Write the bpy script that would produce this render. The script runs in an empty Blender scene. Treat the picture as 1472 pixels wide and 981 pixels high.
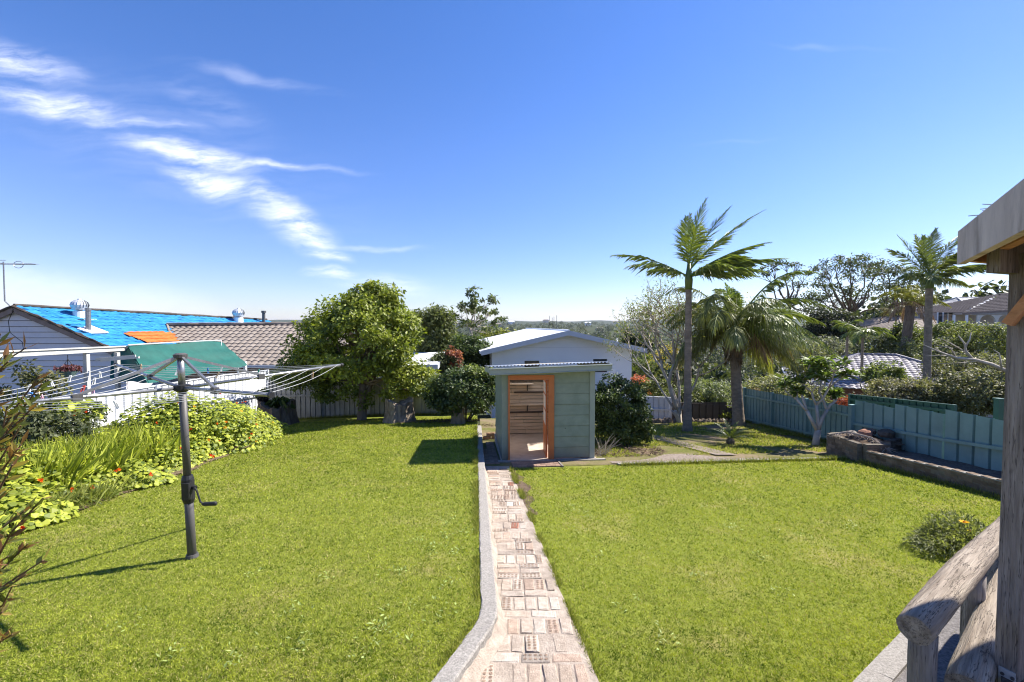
import bpy, math, random
import numpy as np
from mathutils import Vector, Matrix

rng = np.random.default_rng(11)
random.seed(11)
SC = bpy.context.scene
COL = SC.collection
pi = math.pi
R = math.radians

# ------------------------------------------------------------------ camera maths
F, CX, CY = 654.0, 736.0, 490.5          # focal length and centre of the 1472 x 981 photograph
HOR = 468.0
PITCH = math.atan((CY - HOR) / F)
CAMZ = 2.15
def ray(u, v):
    x = (u - CX) / F; w = (CY - v) / F
    return np.array([x, math.cos(PITCH) + w * math.sin(PITCH), -math.sin(PITCH) + w * math.cos(PITCH)])
def P(u, v, Y):
    """world point at depth Y along the view that shows at pixel (u, v)"""
    d = ray(u, v); p = d * (Y / d[1]); p[2] += CAMZ
    return p
def sm(a, b, x):
    t = np.clip((np.asarray(x, float) - a) / (b - a), 0, 1)
    return t * t * (3 - 2 * t)

# ------------------------------------------------------------------ ground
def kerb_x(y):
    y = np.asarray(y, float)
    return np.where(y > 3.49, -0.175 - 0.08 * (y - 3.49), -0.175 - 0.36 * (3.49 - y))
RR = np.array([0, 16, 22, 40, 80, 160, 320, 600, 1000, 1800, 3000, 6000, 9000.])
ZC = np.array([0, -1.5, -2.6, -5.5, -10, -19, -30, -36, -28, -12, -2, 62, 84.])
ZR = np.array([0, -1.5, -2.3, -2.6, 0.6, 2.0, 0.0, -8, -10, -5, 0, 62, 84.])
ZL = np.array([0, -1.2, -2.0, -2.2, -3.5, -8, -16, -24, -24, -12, -2, 62, 84.])
def far_z(x, y):
    r = np.hypot(x, y); az = np.arctan2(x, y)
    lr = np.log(r + 1)
    zc = np.interp(lr, np.log(RR + 1), ZC); zr = np.interp(lr, np.log(RR + 1), ZR); zl = np.interp(lr, np.log(RR + 1), ZL)
    w = sm(0.46, 0.72, az); wl = sm(-0.30, -0.6, az)
    z = zc * (1 - w) + zr * w
    z = z * (1 - wl) + zl * wl
    amp = np.clip((r - 300) / 3000, 0, 1)
    z = z + amp * (16 * np.sin(az * 9 + 1.0) * np.sin(r / 1900.0 + 0.6) + 7 * np.sin(az * 31 + r / 700.0) + 4 * np.sin(az * 67 + 2))
    return z
def gz(x, y, raised=True):
    x = np.asarray(x, float); y = np.asarray(y, float)
    base = -0.085 * y
    d = kerb_x(y) - x
    if raised:
        base = base + np.where(d > 0, np.clip(0.155 - 0.0045 * d * d, -0.25, 0.155), 0)
    t = sm(18.5, 30, np.hypot(x, y))
    return base * (1 - t) + (far_z(x, y)) * t
def G(u, v, lift=0.0):
    """ground point seen at pixel (u, v)"""
    d = ray(u, v); lo, hi = 0.8, 60.0
    for y in np.linspace(0.8, 60, 1200):
        p = d * (y / d[1])
        if p[2] + CAMZ <= float(gz(p[0], p[1])) + lift:
            hi = y; break
        lo = y
    for _ in range(30):
        m = (lo + hi) / 2; p = d * (m / d[1])
        if p[2] + CAMZ <= float(gz(p[0], p[1])) + lift: hi = m
        else: lo = m
    p = d * (hi / d[1]); p[2] += CAMZ
    return p
def V3(*a): return np.array(a, float)

# ------------------------------------------------------------------ mesh builder
class MB:
    def __init__(s): s.v = []; s.f = []; s.c = []; s.n = 0
    def add(s, v, f, col=None):
        v = np.asarray(v, float).reshape(-1, 3)
        s.v.append(v)
        if isinstance(f, np.ndarray): s.f.append(f + s.n)
        else:
            by = {}
            for q in f: by.setdefault(len(q), []).append(q)
            for q in by.values(): s.f.append(np.array(q, int) + s.n)
        if col is None: col = (1, 1, 1)
        c = np.asarray(col, float)
        if c.ndim == 1: c = np.tile(c, (len(v), 1))
        s.c.append(c[:, :3]); s.n += len(v)
        return s
    def box(s, c, size, rz=0.0, col=None, M=None):
        x, y, z = np.array(size) / 2.0
        v = np.array([[-x,-y,-z],[x,-y,-z],[x,y,-z],[-x,y,-z],[-x,-y,z],[x,-y,z],[x,y,z],[-x,y,z]])
        if M is not None: v = v @ np.array(M).T
        if rz:
            ca, sa = math.cos(rz), math.sin(rz)
            v = v @ np.array([[ca, -sa, 0],[sa, ca, 0],[0, 0, 1]]).T
        return s.add(v + np.array(c), [(0,3,2,1),(4,5,6,7),(0,1,5,4),(1,2,6,5),(2,3,7,6),(3,0,4,7)], col)
    def hexa(s, b, t, col=None):
        """box from four bottom and four top points"""
        return s.add(np.vstack([b, t]), [(0,3,2,1),(4,5,6,7),(0,1,5,4),(1,2,6,5),(2,3,7,6),(3,0,4,7)], col)
    def beam(s, a, b, w, h, up=(0, 0, 1), col=None):
        a = np.array(a, float); b = np.array(b, float); d = b - a; d /= np.linalg.norm(d)
        up = np.array(up, float)
        if abs(np.dot(up, d)) > 0.98: up = np.array([0, 1.0, 0])
        r = np.cross(d, up); r /= np.linalg.norm(r); u = np.cross(r, d)
        q = [(-1,-1),(1,-1),(1,1),(-1,1)]
        v = [a + r*w/2*i + u*h/2*j for i, j in q] + [b + r*w/2*i + u*h/2*j for i, j in q]
        return s.add(v, [(0,1,2,3),(7,6,5,4),(0,4,5,1),(1,5,6,2),(2,6,7,3),(3,7,4,0)], col)
    def tube(s, pts, rad, n=8, cap=True, col=None, wob=0.0):
        pts = np.array(pts, float); m = len(pts)
        rad = np.full(m, rad, float) if np.isscalar(rad) else np.array(rad, float)
        T = np.gradient(pts, axis=0); T /= np.linalg.norm(T, axis=1)[:, None] + 1e-12
        ref = np.array([0.0, 0, 1]) if abs(T[0][2]) < 0.9 else np.array([1.0, 0, 0])
        r = np.cross(T[0], ref); r /= np.linalg.norm(r)
        a = np.linspace(0, 2*pi, n, endpoint=False)
        V = []
        for i in range(m):
            r = r - T[i] * np.dot(r, T[i]); r /= np.linalg.norm(r) + 1e-12
            b = np.cross(T[i], r)
            k = rad[i] * (1 + (wob * rng.standard_normal(n) if wob else 0))
            V.append(pts[i] + (np.cos(a) * k)[:, None] * r + (np.sin(a) * k)[:, None] * b)
        V = np.vstack(V)
        i0 = np.arange(m-1)[:, None] * n; j = np.arange(n); j2 = (j + 1) % n
        Fq = np.stack([i0 + j, i0 + j2, i0 + n + j2, i0 + n + j], -1).reshape(-1, 4)
        k = s.n
        s.add(V, Fq, col)
        if cap:
            s.f.append(np.array([np.arange(n)[::-1] + k])); s.f.append(np.array([np.arange(n) + k + (m-1)*n]))
        return s
    def lathe(s, prof, n=16, c=(0, 0, 0), col=None):
        prof = np.array(prof, float); a = np.linspace(0, 2*pi, n, endpoint=False)
        V = np.vstack([np.stack([np.cos(a)*r + c[0], np.sin(a)*r + c[1], np.full(n, z + c[2])], 1) for r, z in prof])
        m = len(prof); i0 = np.arange(m-1)[:, None]*n; j = np.arange(n); j2 = (j+1) % n
        k = s.n
        s.add(V, np.stack([i0+j, i0+j2, i0+n+j2, i0+n+j], -1).reshape(-1, 4), col)
        s.f.append(np.array([np.arange(n)[::-1] + k])); s.f.append(np.array([np.arange(n) + k + (m-1)*n]))
        return s
    def prism(s, poly, ext, col=None):
        """polygon (list of 3d points) swept by vector ext"""
        p = np.array(poly, float); n = len(p)
        f = [tuple(range(n))[::-1], tuple(range(n, 2*n))] + [(i, (i+1) % n, n + (i+1) % n, n + i) for i in range(n)]
        return s.add(np.vstack([p, p + np.array(ext, float)]), f, col)
    def grid(s, fn, us, vs, col=None):
        U, W = np.meshgrid(us, vs)
        V = fn(U.ravel(), W.ravel())
        nu, nv = len(us), len(vs)
        i = np.arange(nv-1)[:, None]*nu; j = np.arange(nu-1)
        Fq = np.stack([i+j, i+j+1, i+nu+j+1, i+nu+j], -1).reshape(-1, 4)
        return s.add(V, Fq, col)
    def build(s, name, mat, parent=None, smooth=False, loc=None):
        me = bpy.data.meshes.new(name)
        V = np.vstack(s.v)
        if loc is not None: V = V - np.array(loc, float)
        Fl = [f for f in s.f if len(f)]
        loops = np.concatenate([f.ravel() for f in Fl]); tot = np.concatenate([np.full(len(f), f.shape[1]) for f in Fl])
        st = np.concatenate([[0], np.cumsum(tot)[:-1]])
        me.vertices.add(len(V)); me.vertices.foreach_set('co', V.ravel().astype(np.float32))
        me.loops.add(len(loops)); me.loops.foreach_set('vertex_index', loops.astype(np.int32))
        me.polygons.add(len(tot)); me.polygons.foreach_set('loop_start', st.astype(np.int32))
        me.update(calc_edges=True); me.validate()
        C = np.vstack(s.c)
        if np.abs(C - 1).max() > 1e-6 and len(me.vertices) == len(C):
            ca = me.color_attributes.new('col', 'FLOAT_COLOR', 'POINT')
            ca.data.foreach_set('color', np.hstack([C, np.ones((len(C), 1))]).ravel().astype(np.float32))
        me.polygons.foreach_set('use_smooth', np.full(len(me.polygons), bool(smooth)))
        me.materials.append(mat)
        o = bpy.data.objects.new(name, me); COL.objects.link(o)
        if parent is not None: o.parent = parent
        elif loc is not None: o.location = tuple(float(x) for x in loc)
        return o

def thing(name, label, cat, loc, rz=0.0, group=None):
    o = bpy.data.objects.new(name, None); COL.objects.link(o)
    o.location = tuple(float(x) for x in loc); o.rotation_euler = (0, 0, rz)
    o.empty_display_size = 0.2
    return tag(o, label, cat, group)
def tag(o, label=None, cat=None, group=None, kind=None):
    if label: o['label'] = label
    if cat: o['category'] = cat
    if group: o['group'] = group
    if kind: o['kind'] = kind
    return o
def copy_tree(o, parent=None):
    c = o.copy(); COL.objects.link(c)
    if parent is not None: c.parent = parent
    for ch in list(o.children): copy_tree(ch, c)
    return c

# ------------------------------------------------------------------ materials
def newmat(name):
    m = bpy.data.materials.new(name); m.use_nodes = True
    nt = m.node_tree; nt.nodes.clear()
    out = nt.nodes.new('ShaderNodeOutputMaterial')
    return m, nt, out
def nd(nt, t, **kw):
    n = nt.nodes.new(t)
    for k, v in kw.items():
        if k in n.inputs: n.inputs[k].default_value = v
        else: setattr(n, k, v)
    return n
def ramp(nt, stops):
    n = nt.nodes.new('ShaderNodeValToRGB'); e = n.color_ramp.elements
    while len(e) < len(stops): e.new(0.5)
    for i, (p, c) in enumerate(stops):
        e[i].position = p; e[i].color = (*c, 1) if len(c) == 3 else c
    return n
def mix(nt, a, b, fac, mode='MIX'):
    n = nt.nodes.new('ShaderNodeMix'); n.data_type = 'RGBA'; n.blend_type = mode
    for sock, val in ((n.inputs[6], a), (n.inputs[7], b), (n.inputs[0], fac)):
        if hasattr(val, 'links'): nt.links.new(val, sock)
        elif isinstance(val, (int, float)): sock.default_value = val
        else: sock.default_value = (*val, 1)
    return n.outputs[2]
def surf(name, c1, c2=None, scale=6.0, rough=0.7, bump=0.0, bscale=None, spec=0.3, metal=0.0, stretch=(1, 1, 1), stain=None, stain_scale=1.5, stain_amt=0.6, attr=False, detail=6, crack=None, splash=None):
    """two-tone noisy surface with bump and optional stains, object coordinates"""
    m, nt, out = newmat(name); L = nt.links
    b = nd(nt, 'ShaderNodeBsdfPrincipled'); b.inputs['Roughness'].default_value = rough
    b.inputs['Specular IOR Level'].default_value = spec; b.inputs['Metallic'].default_value = metal
    L.new(b.outputs[0], out.inputs[0])
    tc = nd(nt, 'ShaderNodeTexCoord'); mp = nd(nt, 'ShaderNodeMapping'); mp.inputs['Scale'].default_value = stretch
    L.new(tc.outputs['Object'], mp.inputs[0])
    n = nd(nt, 'ShaderNodeTexNoise', Scale=scale, Detail=detail, Roughness=0.62); L.new(mp.outputs[0], n.inputs['Vector'])
    r = ramp(nt, [(0.3, c1), (0.7, c2 or c1)]); L.new(n.outputs[0], r.inputs[0])
    colr = r.outputs[0]
    if stain is not None:
        n2 = nd(nt, 'ShaderNodeTexNoise', Scale=stain_scale, Detail=8.0, Roughness=0.7); L.new(mp.outputs[0], n2.inputs['Vector'])
        r2 = ramp(nt, [(0.48, (0, 0, 0)), (0.72, (stain_amt,) * 3)]); L.new(n2.outputs[0], r2.inputs[0])
        colr = mix(nt, colr, stain, r2.outputs[0])
    if splash is not None:
        sz = nd(nt, 'ShaderNodeSeparateXYZ'); L.new(tc.outputs['Object'], sz.inputs[0]); ad = nd(nt, 'ShaderNodeMath', operation='MULTIPLY_ADD'); L.new(n.outputs[0], ad.inputs[0]); ad.inputs[1].default_value = -0.55; L.new(sz.outputs[2], ad.inputs[2])
        rs_ = nd(nt, 'ShaderNodeMapRange'); L.new(ad.outputs[0], rs_.inputs[0]); rs_.inputs[1].default_value = -0.28; rs_.inputs[2].default_value = 0.05; rs_.inputs[3].default_value = 0.75; rs_.inputs[4].default_value = 0
        colr = mix(nt, colr, splash, rs_.outputs[0])
    if crack is not None:
        mc = nd(nt, 'ShaderNodeMapping'); mc.inputs['Scale'].default_value = crack; L.new(tc.outputs['Object'], mc.inputs[0])
        nc = nd(nt, 'ShaderNodeTexNoise', Scale=3.0, Detail=4.0, Roughness=0.6); L.new(mc.outputs[0], nc.inputs['Vector'])
        rc = ramp(nt, [(0.485, (0, 0, 0)), (0.5, (0.9, 0.9, 0.9)), (0.515, (0, 0, 0))]); L.new(nc.outputs[0], rc.inputs[0])
        colr = mix(nt, colr, (0.035, 0.027, 0.022), rc.outputs[0])
    if attr:
        at = nd(nt, 'ShaderNodeAttribute', attribute_name='col'); colr = mix(nt, colr, at.outputs[0], 1.0, 'MULTIPLY')
    L.new(colr, b.inputs['Base Color'])
    if bump:
        nb = nd(nt, 'ShaderNodeTexNoise', Scale=bscale or scale * 3, Detail=6.0, Roughness=0.65); L.new(mp.outputs[0], nb.inputs['Vector'])
        bp = nd(nt, 'ShaderNodeBump', Strength=bump, Distance=0.02); L.new(nb.outputs[0], bp.inputs['Height']); L.new(bp.outputs[0], b.inputs['Normal'])
    return m
def leafmat(name, trans=0.35, rough=0.5, spec=0.35, tint=(1.25, 1.35, 0.6), gain=1.0):
    m, nt, out = newmat(name); L = nt.links
    at = nd(nt, 'ShaderNodeAttribute', attribute_name='col')
    b = nd(nt, 'ShaderNodeBsdfPrincipled'); b.inputs['Roughness'].default_value = rough; b.inputs['Specular IOR Level'].default_value = spec
    L.new(mix(nt, at.outputs[0], (gain, gain, gain), 1.0, 'MULTIPLY'), b.inputs['Base Color'])
    t = nd(nt, 'ShaderNodeBsdfTranslucent'); L.new(mix(nt, at.outputs[0], tint, 1.0, 'MULTIPLY'), t.inputs[0])
    mx = nd(nt, 'ShaderNodeMixShader'); mx.inputs[0].default_value = trans
    L.new(b.outputs[0], mx.inputs[1]); L.new(t.outputs[0], mx.inputs[2]); L.new(mx.outputs[0], out.inputs[0])
    return m

M = {}
M['leaf'] = leafmat('leaf', gain=1.3, tint=(1.6, 1.75, .8)); M['leaf_gloss'] = leafmat('glossy_leaf', 0.3, 0.48, 0.35, gain=1.35, tint=(1.6, 1.75, .8)); M['palm'] = leafmat('palm_leaf', 0.3, 0.42, 0.45, gain=1.35, tint=(1.7, 1.8, .8))
M['grass'] = leafmat('grass_blade', 0.4, 0.6, 0.2, (1.2, 1.25, 0.7)); M['petal'] = leafmat('petal', 0.3, 0.6, 0.1, (1, 1, 1)); M['dry'] = leafmat('dry_leaf', 0.2, 0.7, 0.1, (1, 1, 1))
M['bark'] = surf('bark', (0.10, 0.075, 0.055), (0.20, 0.16, 0.12), 9, 0.9, 0.8, 30, 0.1, stretch=(1, 1, 0.3))
M['bark_pale'] = surf('pale_bark', (0.34, 0.30, 0.25), (0.54, 0.48, 0.41), 8, 0.9, 0.6, 25, 0.1, stretch=(1, 1, 0.5), stain=(0.16, 0.13, 0.10))
M['stump'] = surf('stump_bark', (0.15, 0.115, 0.085), (0.36, 0.30, 0.235), 7, 0.95, 1.0, 22, 0.1, stretch=(1, 1, 0.35), stain=(0.07, 0.055, 0.04), stain_scale=2.5, stain_amt=0.9)
M['bark_grey'] = surf('grey_bark', (0.17, 0.135, 0.10), (0.32, 0.26, 0.20), 5, 0.9, 0.7, 30, 0.1, stretch=(1, 1, 2.2), stain=(0.10, 0.09, 0.08))
M['white_paint'] = surf('white_paint', (0.74, 0.75, 0.76), (0.80, 0.80, 0.80), 2, 0.55, 0.05, 40)
M['white_board'] = surf('white_weatherboard', (0.58, 0.565, 0.58), (0.68, 0.66, 0.68), 3, 0.7, 0.1, 40, stain=(0.42, 0.39, 0.37), stain_scale=3, stain_amt=0.35)
M['white_roof'] = surf('white_roof_sheet', (0.72, 0.73, 0.74), (0.80, 0.80, 0.80), 1.5, 0.4, 0.03, 40, 0.4)
M['grey_fascia'] = surf('grey_fascia', (0.50, 0.52, 0.55), (0.58, 0.59, 0.62), 3, 0.6)
M['dark'] = surf('dark_void', (0.02, 0.02, 0.025), (0.03, 0.03, 0.035), 3, 0.4)
M['glass'] = surf('dark_glass', (0.03, 0.04, 0.05), (0.04, 0.05, 0.06), 1, 0.08, spec=0.6)
M['galv'] = surf('galvanised_steel', (0.24, 0.245, 0.25), (0.36, 0.365, 0.37), 20, 0.38, 0.05, 60, 0.5, 0.75, stain=(0.16, 0.15, 0.14), stain_scale=6, stain_amt=0.5)
M['galv_dark'] = surf('weathered_steel_post', (0.075, 0.07, 0.068), (0.12, 0.115, 0.11), 14, 0.55, 0.1, 60, 0.35, 0.3, stretch=(1, 1, 0.2))
M['black_plastic'] = surf('black_plastic', (0.015, 0.015, 0.016), (0.03, 0.03, 0.03), 12, 0.45, 0.05)
M['wire'] = surf('coated_wire', (0.45, 0.46, 0.46), (0.58, 0.58, 0.58), 20, 0.45)
M['concrete'] = surf('kerb_concrete', (0.19, 0.175, 0.155), (0.42, 0.39, 0.35), 60, 0.92, 0.6, 120, 0.1, stain=(0.22, 0.20, 0.18), stain_scale=5, stain_amt=0.5)
M['mortar'] = surf('washed_mortar', (0.30, 0.245, 0.20), (0.46, 0.39, 0.32), 14, 0.95, 0.7, 60, 0.1, stain=(0.15, 0.12, 0.09), stain_scale=3.0, stain_amt=0.6)
M['brick'] = surf('salvaged_brick', (0.62, 0.60, 0.57), (1.0, 0.97, 0.93), 22, 0.92, 0.8, 90, 0.1, stain=(0.50, 0.45, 0.40), stain_scale=6, stain_amt=0.75, attr=True)
M['soil'] = surf('soil', (0.07, 0.05, 0.035), (0.16, 0.115, 0.08), 9, 1.0, 1.0, 40, 0.05, stain=(0.22, 0.17, 0.12), stain_scale=3)
M['mulch'] = surf('mulch', (0.08, 0.06, 0.05), (0.20, 0.16, 0.13), 25, 1.0, 1.0, 70, 0.05, stain=(0.26, 0.22, 0.18), stain_scale=4)
M['green_paint'] = surf('sage_green_paint', (0.215, 0.255, 0.20), (0.26, 0.30, 0.24), 4, 0.55, 0.08, 50, 0.35, stain=(0.15, 0.18, 0.14), stain_scale=2.2, stain_amt=0.6, splash=(0.16, 0.12, 0.08))
M['green_trim'] = surf('green_trim_paint', (0.27, 0.30, 0.265), (0.32, 0.35, 0.31), 4, 0.45, 0.05, 50, 0.4)
M['orange_paint'] = surf('terracotta_paint', (0.44, 0.13, 0.045), (0.55, 0.18, 0.06), 5, 0.5, 0.1, 50, 0.35, stain=(0.30, 0.10, 0.04), stain_scale=5)
M['cream_plank'] = surf('cream_plank', (0.50, 0.39, 0.28), (0.66, 0.54, 0.41), 4, 0.75, 0.15, 40, stretch=(0.4, 1, 3), stain=(0.36, 0.28, 0.2), stain_scale=3)
M['floor_slab'] = surf('shed_floor', (0.40, 0.32, 0.26), (0.55, 0.46, 0.38), 6, 0.9, 0.3, 40, stain=(0.3, 0.22, 0.16))
M['zinc'] = surf('zinc_roof', (0.50, 0.52, 0.54), (0.66, 0.68, 0.70), 6, 0.35, 0.04, 40, 0.5, 0.5)
M['fence_green'] = surf('blue_green_fence', (0.165, 0.27, 0.255), (0.205, 0.325, 0.31), 3, 0.5, 0.08, 12, 0.4, stain=(0.13, 0.20, 0.185), stain_scale=1.2, stain_amt=0.6)
M['fence_dark'] = surf('dark_green_fence', (0.035, 0.085, 0.06), (0.05, 0.11, 0.08), 3, 0.5)
M['fence_white'] = surf('white_fence_sheet', (0.66, 0.67, 0.70), (0.75, 0.76, 0.78), 2, 0.5, 0.04, 40, stain=(0.5, 0.5, 0.5), stain_scale=1.2, stain_amt=0.3)
M['fence_grey'] = surf('grey_fence_sheet', (0.30, 0.30, 0.29), (0.40, 0.40, 0.385), 3, 0.7, 0.1, 40, stain=(0.2, 0.19, 0.17), stain_scale=2.5)
M['fence_brown'] = surf('brown_fence_sheet', (0.085, 0.068, 0.058), (0.115, 0.095, 0.08), 3, 0.6, 0.05, 40)
M['tarp'] = surf('blue_tarp', (0.02, 0.18, 0.40), (0.045, 0.30, 0.56), 2.5, 0.5, 0.8, 6, 0.35, stain=(0.015, 0.09, 0.21), stain_scale=2.6, stain_amt=0.95, detail=10)
M['tarp_orange'] = surf('orange_tile', (0.45, 0.11, 0.02), (0.62, 0.19, 0.04), 4, 0.7, 0.4, 12, stain=(0.2, 0.05, 0.02), stain_scale=3)
M['tile_brown'] = surf('brown_roof_tile', (0.20, 0.165, 0.135), (0.31, 0.265, 0.225), 2.2, 0.8, 0.3, 30, 0.2, stain=(0.14, 0.12, 0.11), stain_scale=3, stain_amt=0.5)
M['tile_grey'] = surf('grey_roof_tile', (0.15, 0.135, 0.15), (0.29, 0.27, 0.29), 3, 0.5, 0.3, 30, 0.45, stain=(0.15, 0.14, 0.15), stain_scale=3, stain_amt=0.5)
M['tile_dark'] = surf('dark_roof_tile', (0.05, 0.042, 0.045), (0.09, 0.08, 0.085), 3, 0.9, 0.3, 30, 0.08)
M['brown_timber'] = surf('brown_barge', (0.20, 0.15, 0.125), (0.28, 0.22, 0.19), 5, 0.8)
M['dark_timber'] = surf('dark_barge', (0.05, 0.038, 0.03), (0.09, 0.07, 0.055), 5, 0.8)
M['shade_cloth'] = surf('green_shade_cloth', (0.010, 0.075, 0.062), (0.016, 0.11, 0.09), 3, 0.65, 0.25, 7, 0.25)
M['pergola_paint'] = surf('cream_pergola_paint', (0.48, 0.47, 0.42), (0.60, 0.59, 0.54), 4, 0.6)
M['cream_wall'] = surf('cream_wall', (0.50, 0.43, 0.34), (0.58, 0.51, 0.41), 2, 0.8)
M['terracotta'] = surf('terracotta', (0.38, 0.12, 0.06), (0.50, 0.18, 0.09), 6, 0.8, 0.2)
M['weathered'] = surf('weathered_timber', (0.16, 0.135, 0.115), (0.40, 0.355, 0.315), 7, 0.85, 0.9, 22, 0.15, stretch=(5, 5, 0.35), stain=(0.08, 0.065, 0.055), stain_scale=2.2, stain_amt=0.75, crack=(14, 14, 0.5))
M['weathered_board'] = surf('weathered_fascia', (0.50, 0.395, 0.335), (0.66, 0.54, 0.46), 6, 0.85, 0.4, 22, 0.15, stretch=(1.2, 1.2, 0.4), stain=(0.26, 0.20, 0.165), stain_scale=5, stain_amt=0.85)
M['orange_timber'] = surf('raw_timber', (0.42, 0.19, 0.08), (0.58, 0.30, 0.14), 8, 0.8, 0.4, 20, stretch=(3, 0.3, 3), stain=(0.18, 0.10, 0.06), stain_scale=3)
M['log'] = surf('weathered_log', (0.19, 0.15, 0.115), (0.46, 0.39, 0.31), 3.5, 0.9, 1.0, 9, 0.1, stretch=(0.5, 8, 8), stain=(0.10, 0.08, 0.06), stain_scale=1.2, stain_amt=0.8, crack=(0.7, 9, 9))
M['rock'] = surf('mossy_rock', (0.13, 0.10, 0.075), (0.27, 0.215, 0.17), 8, 0.95, 1.0, 25, 0.1, stain=(0.06, 0.06, 0.035), stain_scale=4)
M['wall_brick'] = surf('old_brick', (0.7, 0.65, 0.6), (1, 1, 1), 14, 0.95, 0.8, 50, 0.1, stain=(0.4, 0.4, 0.32), stain_scale=5, attr=True)
M['asphalt'] = surf('asphalt', (0.10, 0.10, 0.105), (0.14, 0.14, 0.145), 20, 0.9, 0.3)
M['colour'] = surf('coloured_paint', (0.92, 0.92, 0.92), (1, 1, 1), 5, 0.6, attr=True)

# ------------------------------------------------------------------ foliage
def unit(a):
    return a / (np.linalg.norm(a, axis=-1, keepdims=True) + 1e-9)
def leaves(mb, C, D, N, Ln, W, col, shape='leaf', droop=0.0):
    """many leaf-sized faces: base points C, directions D, rough normals N"""
    n = len(C); D = unit(D); S = unit(np.cross(D, N)); Nn = np.cross(S, D)
    Ln = (np.zeros(n) + Ln)[:, None]; W = (np.zeros(n) + W)[:, None]
    if shape == 'leaf':
        pts = [C, C + D*Ln*0.45 + S*W*0.5 + Nn*W*0.12, C + D*Ln - np.array([0, 0, 1.0])*Ln*droop, C + D*Ln*0.45 - S*W*0.5 + Nn*W*0.12]
    elif shape == 'blade':
        pts = [C - S*W*0.5, C + S*W*0.5, C + D*Ln]
    elif shape == 'strap':
        mid = C + D*Ln*0.55; tip = C + D*Ln*0.95 - np.array([0, 0, 1.0])*Ln*droop
        pts = [C - S*W*0.3, C + S*W*0.3, mid + S*W*0.5, tip, mid - S*W*0.5]
    elif shape == 'round':
        pts = [C + (D*math.cos(a) + S*math.sin(a))*Ln*0.5 + Nn*(Ln*0.08*(1 if k % 2 else -0.3)) for k, a in enumerate(np.linspace(0, 2*pi, 7)[:-1])]
    k = len(pts)
    V = np.stack(pts, 1).reshape(-1, 3)
    Fq = np.arange(n*k).reshape(n, k)
    c = np.asarray(col, float)
    if c.ndim == 1: c = np.tile(c, (n, 1))
    mb.add(V, Fq, np.repeat(c, k, 0))
def rdirs(n):
    return unit(rng.standard_normal((n, 3)))
def lumps(d, seed, amp):
    r = np.random.default_rng(seed); s = np.zeros(len(d))
    for k in range(7):
        w = r.standard_normal(3) * (1.6 + 0.5*k); s += np.sin(d @ w + r.uniform(0, 6)) * (0.55 if k < 4 else 0.3)
    return 1 + amp * s
def crown(mb, c, rad, ncl, nl, cr, ls, cols, seed=1, lump=0.12, shell=0.45, flat=0.8, lw=0.5, up=0.4, bottom=-0.75, droop=0.0, shape='leaf'):
    """leaf clumps through an uneven volume. returns clump centres"""
    c = np.array(c, float); rad = np.array(rad, float)
    d = rdirs(ncl * 3); d = d[d[:, 2] > bottom][:ncl]; ncl = len(d)
    rr = (rng.uniform(shell**3, 1, ncl)) ** (1/3.)
    K = c + d * rad * (rr * lumps(d, seed, lump))[:, None]
    cc = cr * rng.uniform(0.6, 1.35, ncl)
    n = ncl * nl; idx = np.repeat(np.arange(ncl), nl)
    o = rdirs(n) * (rng.uniform(0, 1, n) ** 0.5)[:, None] * cc[idx][:, None]; o[:, 2] *= flat
    pos = K[idx] + o
    outw = unit((pos - c) / rad)
    N = unit(outw*0.6 + np.array([0, 0, up]) + 0.8*rdirs(n))
    D = unit(rdirs(n) + 0.6*unit(o + 1e-6) - np.array([0, 0, 0.15]))
    D = unit(D - N * np.sum(D*N, 1)[:, None])
    a = np.array(cols[0]); b = np.array(cols[1])
    t = np.clip(rng.uniform(0, 1, ncl)[idx]*0.6 + rng.uniform(0, 1, n)*0.5 - 0.05, 0, 1)[:, None]
    col = (a*(1-t) + b*t) * rng.uniform(0.8, 1.2, (n, 1))
    s = ls * rng.uniform(0.65, 1.35, n)
    leaves(mb, pos, D, N, s, s*lw, col, shape, droop)
    return K
def limb(a, b, n=6, sag=0.15, jit=0.03):
    a = np.array(a, float); b = np.array(b, float); t = np.linspace(0, 1, n)[:, None]
    L = np.linalg.norm(b - a)
    p = a + (b - a)*t; p[:, 2] += (np.sin(t[:, 0]*pi) * sag * L)
    p[1:-1] += rng.standard_normal((n-2, 3)) * jit * L
    return p
def branches(mb, base, fork, targets, r0, r1=0.015, sag=0.08, n=7, sides=6):
    for k, q in enumerate(targets):
        p = limb(fork[k % len(fork)], q, n, sag, 0.025)
        mb.tube(p, np.linspace(r0, r1, n), sides)

def clear_sheet():
    m, nt, out = newmat('clear_sheet'); L = nt.links
    t = nd(nt, 'ShaderNodeBsdfTransparent'); t.inputs[0].default_value = (.9, .88, .82, 1); d = nd(nt, 'ShaderNodeBsdfTranslucent'); d.inputs[0].default_value = (.85, .82, .75, 1)
    mx = nd(nt, 'ShaderNodeMixShader'); mx.inputs[0].default_value = .45; L.new(t.outputs[0], mx.inputs[1]); L.new(d.outputs[0], mx.inputs[2]); L.new(mx.outputs[0], out.inputs[0]); return m
M['clear_sheet'] = clear_sheet()
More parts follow.
